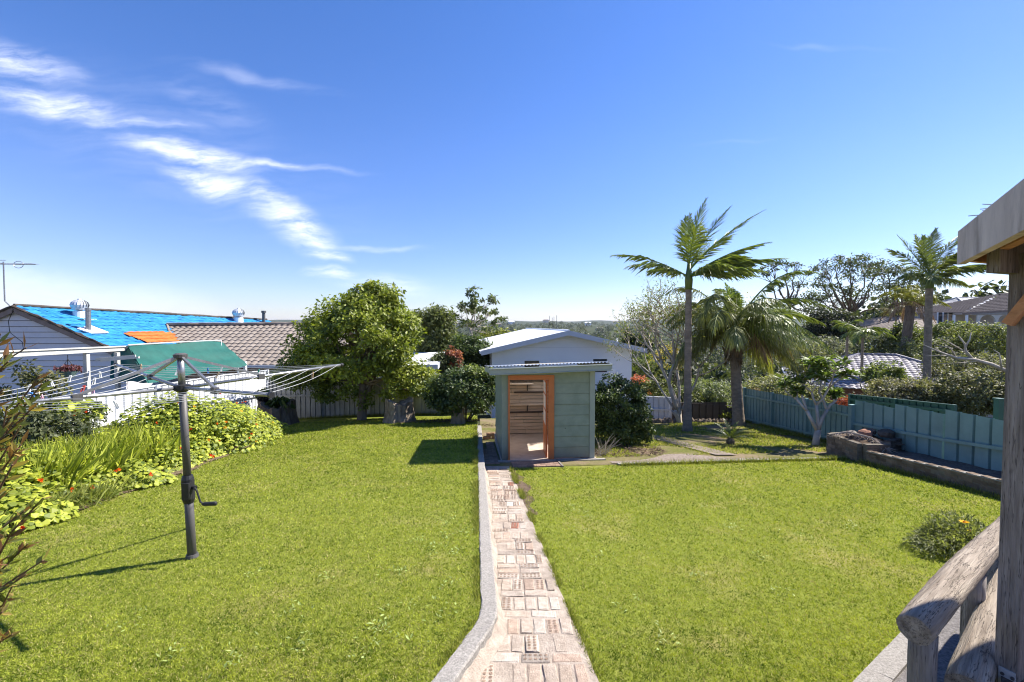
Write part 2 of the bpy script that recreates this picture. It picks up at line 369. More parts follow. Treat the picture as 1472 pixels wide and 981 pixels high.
# ================================================================== sky, sun, camera
SUN_EL = R(47.5); SUN_H = np.array([0.922, 0.387])         # towards the sun, on the ground
w = bpy.data.worlds.new('World'); SC.world = w; w.use_nodes = True
nt = w.node_tree; nt.nodes.clear(); L = nt.links
wo = nd(nt, 'ShaderNodeOutputWorld'); bg = nd(nt, 'ShaderNodeBackground', Strength=0.11); L.new(bg.outputs[0], wo.inputs[0])
sky = nd(nt, 'ShaderNodeTexSky', sky_type='NISHITA', sun_disc=False)
sky.sun_elevation = SUN_EL; sky.sun_rotation = math.atan2(SUN_H[0], SUN_H[1]); sky.air_density = 1.0; sky.dust_density = 0.1; sky.ozone_density = 2.2; sky.altitude = 60
tc = nd(nt, 'ShaderNodeTexCoord'); sx = nd(nt, 'ShaderNodeSeparateXYZ'); L.new(tc.outputs['Generated'], sx.inputs[0])
def mth(op, a, b=None, c=None):
    n = nt.nodes.new('ShaderNodeMath'); n.operation = op
    for i, q in enumerate((a, b, c)):
        if q is None: continue
        if hasattr(q, 'links'): L.new(q, n.inputs[i])
        else: n.inputs[i].default_value = q
    return n.outputs[0]
dy = mth('MAXIMUM', sx.outputs[1], 0.05)
qx = mth('DIVIDE', sx.outputs[0], dy); qy = mth('DIVIDE', sx.outputs[2], dy)
cb = nd(nt, 'ShaderNodeCombineXYZ'); L.new(qx, cb.inputs[0]); L.new(qy, cb.inputs[1])
# wispy distortion, then long fibres
nz = nd(nt, 'ShaderNodeTexNoise', Scale=5.0, Detail=5.0); L.new(cb.outputs[0], nz.inputs['Vector'])
ds = nd(nt, 'ShaderNodeVectorMath', operation='MULTIPLY_ADD'); L.new(nz.outputs['Color'], ds.inputs[0]); ds.inputs[1].default_value = (0.14, 0.07, 0); L.new(cb.outputs[0], ds.inputs[2])
def fibre(rot, sc, scale, lo, hi):
    m = nd(nt, 'ShaderNodeMapping'); m.inputs['Rotation'].default_value = (0, 0, rot); m.inputs['Scale'].default_value = sc
    L.new(ds.outputs[0], m.inputs[0])
    n = nd(nt, 'ShaderNodeTexNoise', Scale=scale, Detail=9.0, Roughness=0.6); L.new(m.outputs[0], n.inputs['Vector'])
    r = nd(nt, 'ShaderNodeMapRange', interpolation_type='SMOOTHSTEP'); L.new(n.outputs[0], r.inputs[0]); r.inputs[1].default_value = lo; r.inputs[2].default_value = hi
    return r.outputs[0]
f1 = fibre(R(12), (1.4, 8, 1), 4.0, 0.30, 0.74); f2 = fibre(R(-8), (2.2, 11, 1), 8.0, 0.28, 0.74)
def blob(u, v, a, b, ang, gain, soft=0.0):
    """soft ellipse in the sky: centre, half axes (pixels of the photo's scale) and tilt"""
    m = nd(nt, 'ShaderNodeMapping', vector_type='TEXTURE'); L.new(ds.outputs[0], m.inputs[0])
    m.inputs['Location'].default_value = ((u - 736)/654 + 0.07, (468 - v)/654 + 0.035, 0); m.inputs['Rotation'].default_value = (0, 0, R(ang)); m.inputs['Scale'].default_value = (a/654, b/654, 1)
    ln = nd(nt, 'ShaderNodeVectorMath', operation='LENGTH'); L.new(m.outputs[0], ln.inputs[0])
    r = nd(nt, 'ShaderNodeMapRange', interpolation_type='SMOOTHSTEP'); L.new(ln.outputs['Value'], r.inputs[0])
    r.inputs[1].default_value = 1.0; r.inputs[2].default_value = soft; r.inputs[3].default_value = 0; r.inputs[4].default_value = gain
    return r.outputs[0]
def total(lst):
    s = lst[0]
    for q in lst[1:]: s = mth('MAXIMUM', s, q)
    return s
strong = total([blob(20, 90, 150, 34, -12, 0.75), blob(80, 152, 150, 30, -10, 0.95), blob(190, 180, 140, 10, -2, 0.5),
                blob(285, 225, 140, 26, -12, 1.25), blob(390, 240, 170, 10, -6, 0.7), blob(320, 265, 120, 26, -14, 1.1),
                blob(425, 328, 95, 38, -30, 1.25), blob(470, 365, 60, 14, -12, 1.0), blob(484, 393, 62, 13, -6, 1.0),
                blob(560, 408, 110, 26, -4, 0.5), blob(390, 285, 70, 24, -28, 0.9)])
faint = total([blob(370, 118, 170, 14, -10, 0.22), blob(300, 150, 150, 40, -20, 0.16), blob(540, 358, 120, 6, -2, 0.4), blob(1180, 74, 120, 6, -3, 0.10),
               blob(230, 210, 420, 120, -22, 0.12), blob(1040, 208, 90, 5, -2, 0.07)])
bank = blob(60, 455, 560, 82, -9, 0.42, 0.5)
low = blob(760, 468, 900, 50, 0, 0.04, 0.0)
fm = mth('MULTIPLY', mth('ADD', mth('MULTIPLY', f1, 0.65), mth('MULTIPLY', f2, 0.45)), 1.0)
mask = mth('ADD', mth('MULTIPLY', strong, fm), mth('MULTIPLY', faint, f1))
mask = mth('MAXIMUM', mask, mth('MULTIPLY', bank, mth('ADD', mth('MULTIPLY', f2, 0.3), 0.6)))
mask = mth('MAXIMUM', mask, low)
front = nd(nt, 'ShaderNodeMapRange'); L.new(sx.outputs[1], front.inputs[0]); front.inputs[1].default_value = 0.05; front.inputs[2].default_value = 0.2
mask = mth('MINIMUM', mth('MULTIPLY', mask, front.outputs[0]), 0.95)
hs = nd(nt, 'ShaderNodeHueSaturation', Saturation=1.30, Value=1.0); L.new(sky.outputs[0], hs.inputs['Color'])
elev = nd(nt, 'ShaderNodeMapRange', interpolation_type='SMOOTHSTEP'); L.new(qy, elev.inputs[0]); elev.inputs[1].default_value = -0.02; elev.inputs[2].default_value = 0.42
hz = mix(nt, (0.58, 0.57, 0.73), (0.92, 0.70, 0.85), elev.outputs[0])
tinted = mix(nt, hs.outputs[0], hz, 1.0, 'MULTIPLY')
L.new(mix(nt, tinted, (5.4, 5.6, 6.5), mask), bg.inputs[0])

sd = bpy.data.lights.new('sun', 'SUN'); sd.energy = 5.0; sd.angle = R(0.53); sd.color = (1.0, 0.945, 0.86)
so = bpy.data.objects.new('sun', sd); COL.objects.link(so)
ldir = Vector((-SUN_H[0]*math.cos(SUN_EL), -SUN_H[1]*math.cos(SUN_EL), -math.sin(SUN_EL)))
so.rotation_euler = ldir.to_track_quat('-Z', 'Y').to_euler(); so.location = (0, 0, 30)

cd = bpy.data.cameras.new('camera'); cam = bpy.data.objects.new('camera', cd); COL.objects.link(cam)
cd.sensor_width = 36; cd.lens = 36*F/1472; cd.clip_start = 0.05; cd.clip_end = 30000
cam.location = (0, 0, CAMZ); cam.rotation_euler = (pi/2 - PITCH, 0, 0); SC.camera = cam
vs = SC.view_settings; vs.view_transform = 'Standard'; vs.look = 'None'; vs.gamma = 1; vs.exposure = 1.17; vs.use_curve_mapping = False
SC.cycles.filter_width = 1.15; SC.cycles.max_bounces = 8; SC.cycles.transparent_max_bounces = 8; SC.cycles.caustics_reflective = False; SC.cycles.caustics_refractive = False

# ================================================================== ground, lawns, path
def ground_mat(name, grass1, grass2, dirt, dirt_lo, dirt_hi, dscale=0.9, fine=18):
    m, nt, out = newmat(name); L = nt.links
    b = nd(nt, 'ShaderNodeBsdfPrincipled', Roughness=0.95); b.inputs['Specular IOR Level'].default_value = 0.05; L.new(b.outputs[0], out.inputs[0])
    tc = nd(nt, 'ShaderNodeTexCoord')
    n1 = nd(nt, 'ShaderNodeTexNoise', Scale=fine, Detail=8.0, Roughness=0.7); L.new(tc.outputs['Object'], n1.inputs['Vector'])
    r1 = ramp(nt, [(0.32, grass1), (0.68, grass2)]); L.new(n1.outputs[0], r1.inputs[0])
    n2 = nd(nt, 'ShaderNodeTexNoise', Scale=dscale, Detail=9.0, Roughness=0.68); L.new(tc.outputs['Object'], n2.inputs['Vector'])
    r2 = ramp(nt, [(dirt_lo, (0, 0, 0)), (dirt_hi, (1, 1, 1))]); L.new(n2.outputs[0], r2.inputs[0])
    L.new(mix(nt, r1.outputs[0], dirt, r2.outputs[0]), b.inputs['Base Color'])
    bp = nd(nt, 'ShaderNodeBump', Strength=0.8, Distance=0.03); L.new(n1.outputs[0], bp.inputs['Height']); L.new(bp.outputs[0], b.inputs['Normal'])
    return m
M['lawn'] = ground_mat('lawn', (0.12, 0.145, 0.022), (0.22, 0.245, 0.042), (0.30, 0.25, 0.10), 0.52, 0.78)
M['rough_lawn'] = ground_mat('rough_lawn', (0.075, 0.085, 0.02), (0.17, 0.17, 0.05), (0.22, 0.165, 0.11), 0.42, 0.62, 0.8)
M['terrain'] = ground_mat('terrain', (0.030, 0.040, 0.018), (0.065, 0.075, 0.035), (0.09, 0.085, 0.05), 0.5, 0.75, 0.01, 0.05)

# one sheet of terrain to the horizon
mb = MB()
azs = np.linspace(-R(100), R(100), 221); rs = np.concatenate([[0.5, 4, 8, 12, 14], np.geomspace(16, 12000, 90)])
def terr(a, r):
    x = np.sin(a)*r; y = np.cos(a)*r
    return np.stack([x, y, gz(x, y, False) - np.where(r < 24, 0.45, 0.02)], 1)
mb.grid(terr, azs, rs); tag(mb.build('terrain', M['terrain'], smooth=True), 'ground falling away to a wooded valley and low hills', kind='structure')

# back edge of the yard follows the rear fences
def back_y(x): return 18.5 - 0.075*(x + 9.9)
EDGE_Y = lambda x: 9.55 + 0.115*(x - 1.8)             # concrete strip that ends the right lawn
ys = np.concatenate([np.arange(-1, 10, 0.25), np.arange(10, 20, 0.4)])
def left_lawn(t, y):
    kx = kerb_x(y); x = kx - 0.05 - t*t*(9.9 + kx)*1.0
    yy = np.minimum(y, back_y(x)); x = np.where(yy < y, x, x)
    return np.stack([x, yy, gz(x, yy) - 0.006], 1)
mb = MB(); mb.grid(left_lawn, np.linspace(0, 1, 60)[::-1], ys); tag(mb.build('lawn', M['lawn'], smooth=True), 'mown lawn left of the brick path', kind='structure')
def right_lawn(t, y):
    kx = kerb_x(y) + 0.05; x = kx + t*(9.2 - kx)
    return np.stack([x, y, gz(x, y, False) - 0.005], 1)
mb = MB(); mb.grid(right_lawn, np.linspace(0, 1, 50), np.arange(-1, 10.76, 0.25)); tag(mb.build('lawn', M['lawn'], smooth=True), 'mown lawn right of the brick path', kind='structure')
def rear_ground(t, y):
    kx = kerb_x(y) + 0.05; x = kx + t*(9.2 - kx); yy = np.minimum(y, back_y(x))
    return np.stack([x, yy, gz(x, yy, False) + 0.004 + 0.03*np.sin(x*1.3 + 1)*np.sin(yy*1.1)*sm(11, 12, yy)], 1)
mb = MB(); mb.grid(lambda t, s: rear_ground(t, EDGE_Y(kerb_x(10) + t*(9.2 - kerb_x(10))) + s*9.0), np.linspace(0, 1, 70), np.linspace(0, 1, 60))
tag(mb.build('rear_ground', M['rough_lawn'], smooth=True), 'patchy rough ground behind the garden shed', kind='structure')

# ------------------------------------------------ grass blades
VN = np.random.default_rng(5).uniform(0, 1, (256, 256))
def vnoise(x, y, s, k):
    """smooth value noise of cell size s"""
    X = np.asarray(x)/s + 37*k; Y = np.asarray(y)/s + 91*k; i = np.floor(X).astype(int); j = np.floor(Y).astype(int); fx = X - i; fy = Y - j; fx = fx*fx*(3-2*fx); fy = fy*fy*(3-2*fy)
    g = lambda a, b: VN[(a*7 + b*131 + (b//256)*17) % 256, (b*3 + a*57) % 256]
    return (g(i, j)*(1-fx) + g(i+1, j)*fx)*(1-fy) + (g(i, j+1)*(1-fx) + g(i+1, j+1)*fx)*fy
def hue_patch(x, y):
    a = x*0.93 + y*0.37; b = -x*0.37 + y*0.93
    s = 0.5 + 0.10*np.sin(x*1.7 + 0.6*np.sin(y*1.3)) * np.sin(y*1.1 + 1 + 0.8*np.sin(x*0.9)) + 0.08*np.sin(x*5.1 + 2*np.sin(y*2.2))*np.sin(y*4.3 + x) + 0.16*np.sin((x*0.45 + y)*7.0 + np.sin(x*1.3)) + 0.13*np.sin(a*9.7 + 1.7*np.sin(b*6.1))*np.sin(b*11.3 + 1.3*np.sin(a*7.9))
    return np.clip(s, 0, 1)
def grass(name, label, n, xr, inside, zf, ymin=2.3, ymax=17, h=(0.018, 0.042), dry=0.14, pw=1.25):
    u = rng.uniform(0, 1, n); a = 1 - pw
    y = (ymin**a + u*(ymax**a - ymin**a))**(1/a)
    lo, hi = xr(y); x = lo + rng.uniform(0, 1, n)*(hi - lo)
    k = inside(x, y); x, y = x[k], y[k]; n = len(x)
    z = zf(x, y)
    hp = hue_patch(x, y); big = np.clip(y/5.0, 0.8, 2.6)
    c0 = np.array([0.160, 0.205, 0.018]); c1 = np.array([0.39, 0.42, 0.055]); cd_ = np.array([0.50, 0.44, 0.18])
    t = np.clip(hp*0.55 + 1.3*(vnoise(x, y, 0.035, 1) - 0.5) + 0.6*(vnoise(x, y, 0.11, 2) - 0.5) + 0.35*(vnoise(x, y, 0.7, 3) - 0.5) + 0.16 + rng.normal(0, 0.3, n), -0.45, 1.1)[:, None]
    col = c0*(1-t) + c1*t
    d = rng.uniform(0, 1, n) < dry*(0.5 + hp); col[d] = cd_*rng.uniform(0.6, 1.1, (d.sum(), 1))
    D = np.stack([rng.normal(0, 0.9, n), rng.normal(0, 0.9, n), np.ones(n)], 1)
    hh = rng.uniform(h[0], h[1], n)*(0.75 + 0.5*rng.uniform(0, 1, n)*hp) * np.sqrt(big)
    mb = MB(); leaves(mb, np.stack([x, y, z - 0.006], 1), D, rdirs(n), hh, 0.0068*big*rng.uniform(0.6, 1.5, n), col, 'blade')
    o = mb.build(name, M['grass']); return tag(o, label, 'grass', kind='stuff')
bed_edge = lambda y: np.interp(y, [2, 5.8, 8.45, 11, 13.9, 17.3], [-6.0, -6.45, -6.5, -6.85, -7.4, -9.0])
grass('grass', 'short mown grass on the lawn left of the path', 330000, lambda y: (np.maximum(-1.4*y - 0.8, -9.7), kerb_x(y) - 0.06), lambda x, y: (x > bed_edge(y) - 0.1) & (y < back_y(x) - 0.15), lambda x, y: gz(x, y))
path_r = lambda y: np.interp(y, [0, 3.07, 8.45, 9.6], [0.86, 0.573, 0.03, -0.08])
grass('grass', 'short mown grass on the lawn right of the path', 260000, lambda y: (path_r(y) + 0.02, np.minimum(1.4*y + 0.8, 8.6)),
      lambda x, y: ~((y > 6.3) & (x < path_r(y) + 0.30*vnoise(x, y, .35, 8) - .06 - .1*np.abs(y - 7.8))) & (y < EDGE_Y(x) - 0.05) & (y < np.where(x < 1.95, 9.3, 99)) & (x < 7.55 + 0.06*(10.4 - y)) & ~((y < 3.7 + 0.5*(x-4)) & (x > 2.9) & (y < 0.75*(x - 1.2))), lambda x, y: gz(x, y, False), ymax=11)
grass('rough_grass', 'sparse grass tufts on the shaded rear ground', 60000, lambda y: (np.full_like(y, 2.1), np.full_like(y, 8.6)),
      lambda x, y: (y > EDGE_Y(x) + 0.75) & (y < back_y(x) - 0.5) & (np.sin(x*1.9 + 1)*np.sin(y*1.6) + 0.35*np.sin(x*5 + y*3) > -0.25), lambda x, y: gz(x, y, False) + 0.01, ymin=10, ymax=17, h=(0.03, 0.06), dry=0.35, pw=1.01)
# flat broad-leaved lawn weeds
mb = MB()
spots = [G(u, v) for u, v in [(650,752),(665,765),(640,772),(625,790),(655,795),(575,825),(560,830),(590,870),(560,925),(545,905),(520,940),(640,880),(820,730),(835,735),(850,745),(835,765),(860,800),(905,870),(960,920),(1050,760),(880,715),(1090,800),(1150,770),(1180,720),(1010,730),(930,735),(1230,760),(1120,850),(1000,830),(430,930),(330,950),(470,830),(360,830),(420,880),(180,900),(250,940),(700,900),(650,840),(600,780)]]
for p in spots:
    n = random.randint(8, 24); r = random.uniform(0.04, 0.11)
    o = rng.normal(0, r, (n, 2)); C = np.stack([p[0] + o[:, 0], p[1] + o[:, 1], np.full(n, p[2] + 0.022)], 1)
    C = C[C[:, 0] < np.where(p[0] < 0, kerb_x(C[:, 1]) - 0.1, 99)]; n = len(C)
    D = rdirs(n); D[:, 2] = rng.uniform(0.0, 0.5, n)
    leaves(mb, C, D, np.tile([0, 0, 1.0], (n, 1)) + 0.3*rdirs(n), rng.uniform(0.02, 0.05, n), rng.uniform(0.010, 0.02, n), np.array([0.24, 0.29, 0.09])*rng.uniform(0.6, 1.3, (n, 1)))
tag(mb.build('lawn_weeds', M['leaf']), 'flat pale broad leaved weeds scattered in the lawn', 'weeds', kind='stuff')

# ragged longer grass along the edges nobody mows
mb = MB(); ex = []; 
y = rng.uniform(2.2, 9.0, 5200); k_ = vnoise(y, 0*y, .22, 4) > .42; y = y[k_]; ex.append((path_r(y) + np.abs(rng.normal(0, .03, len(y))) - .015, y, False))
y = rng.uniform(2.2, 14, 5200); k_ = vnoise(y, 0*y, .3, 5) > .45; y = y[k_]; ex.append((kerb_x(y) - .085 - np.abs(rng.normal(0, .025, len(y))), y, True))
x = rng.uniform(2.3, 7.5, 2600); ex.append((x, EDGE_Y(x) - .07 - np.abs(rng.normal(0, .03, len(x))), False))
y = rng.uniform(4.8, 9.8, 2600); ex.append((7.68 + (9.7 - y)*.092 - .10 - np.abs(rng.normal(0, .04, len(y))), y, False))
y = rng.uniform(11, 16.8, 3000); k_ = vnoise(y, 0*y, .3, 6) > .4; y = y[k_]; ex.append((8.62 - np.abs(rng.normal(0, .07, len(y))), y, False))
x = rng.uniform(-9, -1.6, 3600); ex.append((x, back_y(x) - .1 - np.abs(rng.normal(0, .06, len(x))), True))
for x, y, ra in ex:
    n = len(x); t = rng.uniform(0, 1, (n, 1)); D = np.stack([rng.normal(0, .6, n), rng.normal(0, .6, n), np.ones(n)], 1)
    leaves(mb, np.stack([x, y, gz(x, y, ra) - .005], 1), D, rdirs(n), rng.uniform(.03, .085, n)*np.clip(y/5, .8, 2), .006*np.clip(y/5, 1, 2), (np.array([.10, .14, .02])*(1-t) + np.array([.36, .35, .08])*t)*rng.uniform(.7, 1.2, (n, 1)), 'blade')
tag(mb.build('edge_grass', M['grass']), 'ragged longer grass along the path, kerb and fence feet', 'grass', kind='stuff')
mb = MB(); mb.grid(lambda t, y: np.stack([path_r(y) - .02 + t*(.24 - .09*np.abs(y - 7.9) + .05*np.sin(y*9)), y, gz(0*y + 3, y, False) + .004 - .006*t], 1), np.linspace(0, 1, 8), np.linspace(6.4, 9.2, 30))
tag(mb.build('bare_soil', M['soil']), 'worn bare soil beside the brick path', kind='structure')

# ------------------------------------------------ kerb and brick path
mb = MB()
ky = np.concatenate([np.arange(2.0, 3.5, 0.05), np.arange(3.5, 14.6, 0.12)])
prof = [(-0.068, -0.25), (-0.068, -0.004), (-0.056, 0.006), (0.056, 0.006), (0.068, -0.004), (0.068, -0.25)]
jit = rng.normal(0, 0.003, (len(ky), len(prof)))
V = []
for i, y in enumerate(ky):
    kx = float(np.mean(kerb_x(np.array([y-0.12, y, y+0.12])))); lean = 1 + 0.06*(y < 3.5)
    z = -0.085*y + 0.160
    V += [(kx + px*lean + jit[i, j], y, z + pz + jit[i, (j+2) % 6]*0.8) for j, (px, pz) in enumerate(prof)]
n = len(prof); i0 = np.arange(len(ky)-1)[:, None]*n; j = np.arange(n-1)
mb.add(V, np.stack([i0+j, i0+j+1, i0+n+j+1, i0+n+j], -1).reshape(-1, 4))
kerb = mb.build('kerb', M['concrete'], smooth=False); tag(kerb, 'bent grey concrete kerb between lawn and brick path', kind='structure')

path_l = lambda y: kerb_x(y) + 0.07
mb = MB()
mb.grid(lambda t, y: np.stack([path_l(y) + t*(path_r(y) + 0.012*np.sin(y*3.1)*np.sin(y*7) - path_l(y)), y, gz(0*y + 3, y, False) + 0.010 + 0.004*np.sin(t*9 + y*5)*np.sin(y*3.3)], 1), np.linspace(0, 1, 14), np.arange(1.8, 9.45, 0.08))
mb.grid(lambda t, y: np.stack([kerb_x(y) + .062 + t*(.055 + .02*np.sin(y*4) + .05*sm(3.5, 2.6, y)), y, -.085*y + .135 - .12*t**.7 + .01*np.sin(y*7)*np.sin(t*4)], 1), np.linspace(0, 1, 5), np.arange(1.9, 9.3, .07))
tag(mb.build('path', M['mortar'], smooth=True), 'washed mortar bed of the brick path', kind='structure')
mb = MB(); hl = MB()
pal = [(0.60, 0.51, 0.43), (0.55, 0.45, 0.37), (0.62, 0.54, 0.46), (0.52, 0.44, 0.37), (0.57, 0.49, 0.42), (0.55, 0.43, 0.35), (0.50, 0.44, 0.385), (0.64, 0.57, 0.50)]
y = 1.9
while y < 9.2:
    solid = sm(8.9, 3.6, y)
    mode = random.random()
    hgt = 0.115 if mode < 0.6 else 0.23
    bw = 0.225 if hgt < 0.2 else 0.108
    x = float(path_l(y)) + 0.03 + random.uniform(0, 0.04)
    if y < 3.4: x = max(x, -0.22)
    xr = float(path_r(y)) - 0.03 - random.uniform(0, 0.04)
    while x + bw*0.7 < xr:
        ww = min(bw, xr - x)*random.uniform(0.94, 1.0); hh = hgt*random.uniform(0.94, 1.0)
        if random.random() < 0.93 and np.sin(x*7 + y*3)*np.sin(y*2.3 + 1) < 0.86:
            c = np.array(random.choice(pal))*random.uniform(0.85, 1.05)
            if random.random() < 0.012: c = np.array([0.40, 0.18, 0.13])
            zt = -0.085*(y + hh/2) + 0.0165 + random.uniform(-0.003, 0.005)
            a = random.uniform(-0.05, 0.05); ca, sa = math.cos(a), math.sin(a); X = ww/2 - 0.006; Y = hh/2 - 0.006; bev = 0.007
            lv = []
            for sx_, sy_, dz in ((X, Y, -0.04), (X, Y, -bev), (X-bev, Y-bev, 0)):
                for ix, iy in ((-1,-1),(1,-1),(1,1),(-1,1)):
                    px, py = ix*sx_ + random.uniform(-0.006, 0.006), iy*sy_ + random.uniform(-0.006, 0.006)
                    lv.append((x + ww/2 + px*ca - py*sa, y + hh/2 + px*sa + py*ca, zt + dz - 0.085*py))
            f = [(8, 9, 10, 11)]
            for k in (0, 4): f += [(k+i, k+(i+1) % 4, k+4+(i+1) % 4, k+4+i) for i in range(4)]
            mb.add(lv, f, c)
            if random.random() < 0.33:                                   # cored bricks laid face up show their holes
                lx, ly = (5, 2) if ww > hh else (2, 5)
                for i in range(lx):
                    for k in range(ly):
                        px = (i + 0.5)/lx*2 - 1; py = (k + 0.5)/ly*2 - 1; px *= X*0.92; py *= Y*0.86
                        cx_, cy_ = x + ww/2 + px*ca - py*sa, y + hh/2 + px*sa + py*ca
                        rr_ = 0.0125; an = np.linspace(0, 2*pi, 9)[:-1]
                        hl.add(np.stack([cx_ + rr_*np.cos(an), cy_ + rr_*np.sin(an), np.full(8, zt + 0.0035) - 0.085*(py + rr_*np.sin(an))], 1), np.array([list(range(8))]), np.array([0.40, 0.30, 0.235])*random.uniform(0.75, 1.15))
        x += bw
    y += hgt
mb.f += [f + mb.n for f in hl.f]; mb.v += hl.v; mb.c += hl.c; mb.n += hl.n
tag(mb.build('path', M['brick']), 'salvaged pale bricks laid along the garden path', kind='structure')
# ================================================================== garden shed
SA = 0.095
sp = G(722, 663); SZ = float(gz(sp[0] + 0.5, sp[1], False))
SO = V3(sp[0], sp[1], SZ)
shed = thing('garden_shed', 'small sage green garden shed with open terracotta framed doorway', 'shed', SO, SA)
SW, SDp = 2.08, 2.45
roofz = lambda x, y: 1.99 + 0.03*x - 0.085*y
mb = MB()                                                    # concrete floor
mb.box((SW/2, SDp/2, -0.16), (SW + 0.06, SDp + 0.06, 0.36)); mb.build('floor', M['floor_slab'], shed)
def shed_board(mb, x0, x1, y, z0, z1, out=-1):
    mb.hexa([(x0, y, z0), (x1, y, z0), (x1, y + 0.02, z0), (x0, y + 0.02, z0)], [(x0, y + 0.016, z1), (x1, y + 0.016, z1), (x1, y + 0.02, z1), (x0, y + 0.02, z1)])
mb = MB()
zz = 0.04
for k in range(8):
    z1 = min(zz + 0.230, 1.98)
    shed_board(mb, 1.15, 1.965, -0.012 + random.uniform(-0.002, 0.002), zz, z1); zz += 0.24
mb.box((1.56, 0.025, 1.0), (0.80, 0.02, 1.94))
wf = mb.build('front_wall', M['green_paint'], shed)
mb = MB(); mb.lathe([(0.011, 0), (0.011, 0.004)], 10); v = mb.v[0]; mb.v[0] = np.stack([v[:, 0] + 1.41, -0.006 - v[:, 2], v[:, 1] + 0.70], 1); mb.build('knot_hole', M['dark'], wf)
mb = MB(); mb.box((0.065, 0.02, 0.98), (0.13, 0.04, 1.96)); mb.build('front_panel', M['green_paint'], shed)
mb = MB(); mb.box((2.02, 0.0, 0.995), (0.11, 0.05, 1.99)); mb.box((2.075, 0.05, 0.99), (0.02, 0.11, 1.98)); mb.build('corner_trim', M['green_trim'], shed)
mb = MB(); mb.box((0.012, 0.06, 0.98), (0.03, 0.09, 1.95)); mb.build('corner_trim', M['green_trim'], shed)
mb = MB()
for k in range(8):                                           # left wall boards
    z0 = 0.02 + k*0.235; mb.hexa([(-0.012, 0.10, z0), (0.03, 0.10, z0), (0.03, SDp, z0), (-0.012, SDp, z0)], [(0.004, 0.10, z0 + 0.232), (0.03, 0.10, z0 + 0.232), (0.03, SDp, min(z0 + 0.232, 1.78)), (0.004, SDp, min(z0 + 0.232, 1.78))])
mb.build('side_wall', M['green_paint'], shed)
mb = MB(); wy0, wy1, wz0, wz1 = 0.35, 1.75, 0.95, 1.72       # right wall; unseen window opening, enlarged to light the inside
for (y0, y1, z0, z1) in ((0.1, wy0, 0, 1.9), (wy1, SDp, 0, 1.82), (wy0, wy1, 0, wz0), (wy0, wy1, wz1, 1.9)):
    mb.box((SW - 0.02, (y0+y1)/2, (z0+z1)/2), (0.04, y1-y0, z1-z0))
mb.build('side_wall', M['green_paint'], shed)
mb = MB(); mb.box((SW/2, SDp - 0.01, 0.89), (SW, 0.04, 1.78)); mb.build('rear_wall', M['green_paint'], shed)
mb = MB()                                                    # inside lining of cream planks
zz = 0.03
while zz < 1.72:
    h = random.uniform(0.085, 0.11); x = 0.05
    for xb in sorted((random.uniform(0.4, 0.9), random.uniform(1.1, 1.7), 2.03)):
        mb.box(((x+xb)/2, SDp - 0.05 + random.uniform(-0.006, 0.004), zz + h/2), (xb - x - 0.008, 0.03, h - random.choice((0.008, 0.010, 0.022)))); x = xb
    zz += h
mb.build('plank_lining', M['cream_plank'], shed)
mb = MB(); mb.box((0.03, 1.25, 0.88), (0.012, 2.2, 1.7)); mb.build('plank_lining', M['cream_plank'], shed)
mb = MB()
for z, x0, x1 in ((1.50, 0.06, 1.5), (1.17, 0.5, 1.8), (0.62, 0.06, 1.9)): mb.box(((x0+x1)/2, SDp - 0.10, z), (x1-x0, 0.06, 0.035))
mb.build('wall_rail', M['dark_timber'], shed)
for z, x0, x1 in ((1.42, 0.06, 1.0), (0.86, 0.06, 1.9)):
    mb = MB(); mb.box(((x0+x1)/2, SDp - 0.20, z), (x1-x0, 0.26, 0.022)); sh_ = mb.build('shelf', M['cream_plank'], shed)
    for xx in np.arange(x0 + .3, x1, .5): mb = MB(); mb.box((xx, SDp - .09, z - .11), (.022, .03, .2)); mb.box((xx, SDp - .19, z - .022), (.022, .2, .02)); mb.build('bracket', M['dark'], sh_)
mb = MB(); mb.box((0.147, 0.0, 0.95), (0.036, 0.10, 1.90)); mb.build('door_frame', M['orange_paint'], shed)
mb = MB(); mb.box((1.09, -0.004, 0.95), (0.12, 0.10, 1.90)); mb.build('door_frame', M['orange_paint'], shed)
mb = MB(); mb.box((0.597, -0.002, 1.85), (0.864, 0.10, 0.10)); mb.build('door_frame', M['orange_paint'], shed)
mb = MB(); mb.box((0.64, -0.006, 1.945), (1.26, 0.06, 0.088)); mb.build('head_panel', M['green_paint'], shed)
mb = MB(); mb.hexa([(0.985, 0.08, 0.03), (1.025, 0.08, 0.03), (1.085, 0.78, 0.03), (1.045, 0.78, 0.03)], [(0.985, 0.08, 1.78), (1.025, 0.08, 1.78), (1.085, 0.78, 1.78), (1.045, 0.78, 1.78)])
dr = mb.build('door', M['orange_paint'], shed)
mb = MB()
for z0, z1 in ((0.75, 1.05), (1.1, 1.4), (1.45, 1.7)):
    mb.hexa([(0.986, 0.15, z0), (0.990, 0.15, z0), (1.039, 0.70, z0), (1.035, 0.70, z0)], [(0.986, 0.15, z1), (0.990, 0.15, z1), (1.039, 0.70, z1), (1.035, 0.70, z1)])
mb.build('pane', M['white_paint'], dr)
mb = MB(); mb.lathe([(0.008, 0), (0.022, 0.01), (0.026, 0.03), (0.02, 0.045), (0.004, 0.05)], 12)
v = mb.v[0]; mb.v[0] = np.stack([1.045 - v[:, 2], v[:, 0] + 0.70, v[:, 1] + 0.9], 1); mb.build('handle', M['galv'], dr)
mb = MB()                                                    # corrugated roof, falls to the back
xs = np.arange(-0.30, SW + 0.28, 0.0127)
rfn = lambda x, y: np.stack([x, y, roofz(x, y) + 0.115 + 0.011*np.sin(x/0.076*2*pi)], 1)
xm0, xm1 = 0.50, 1.72
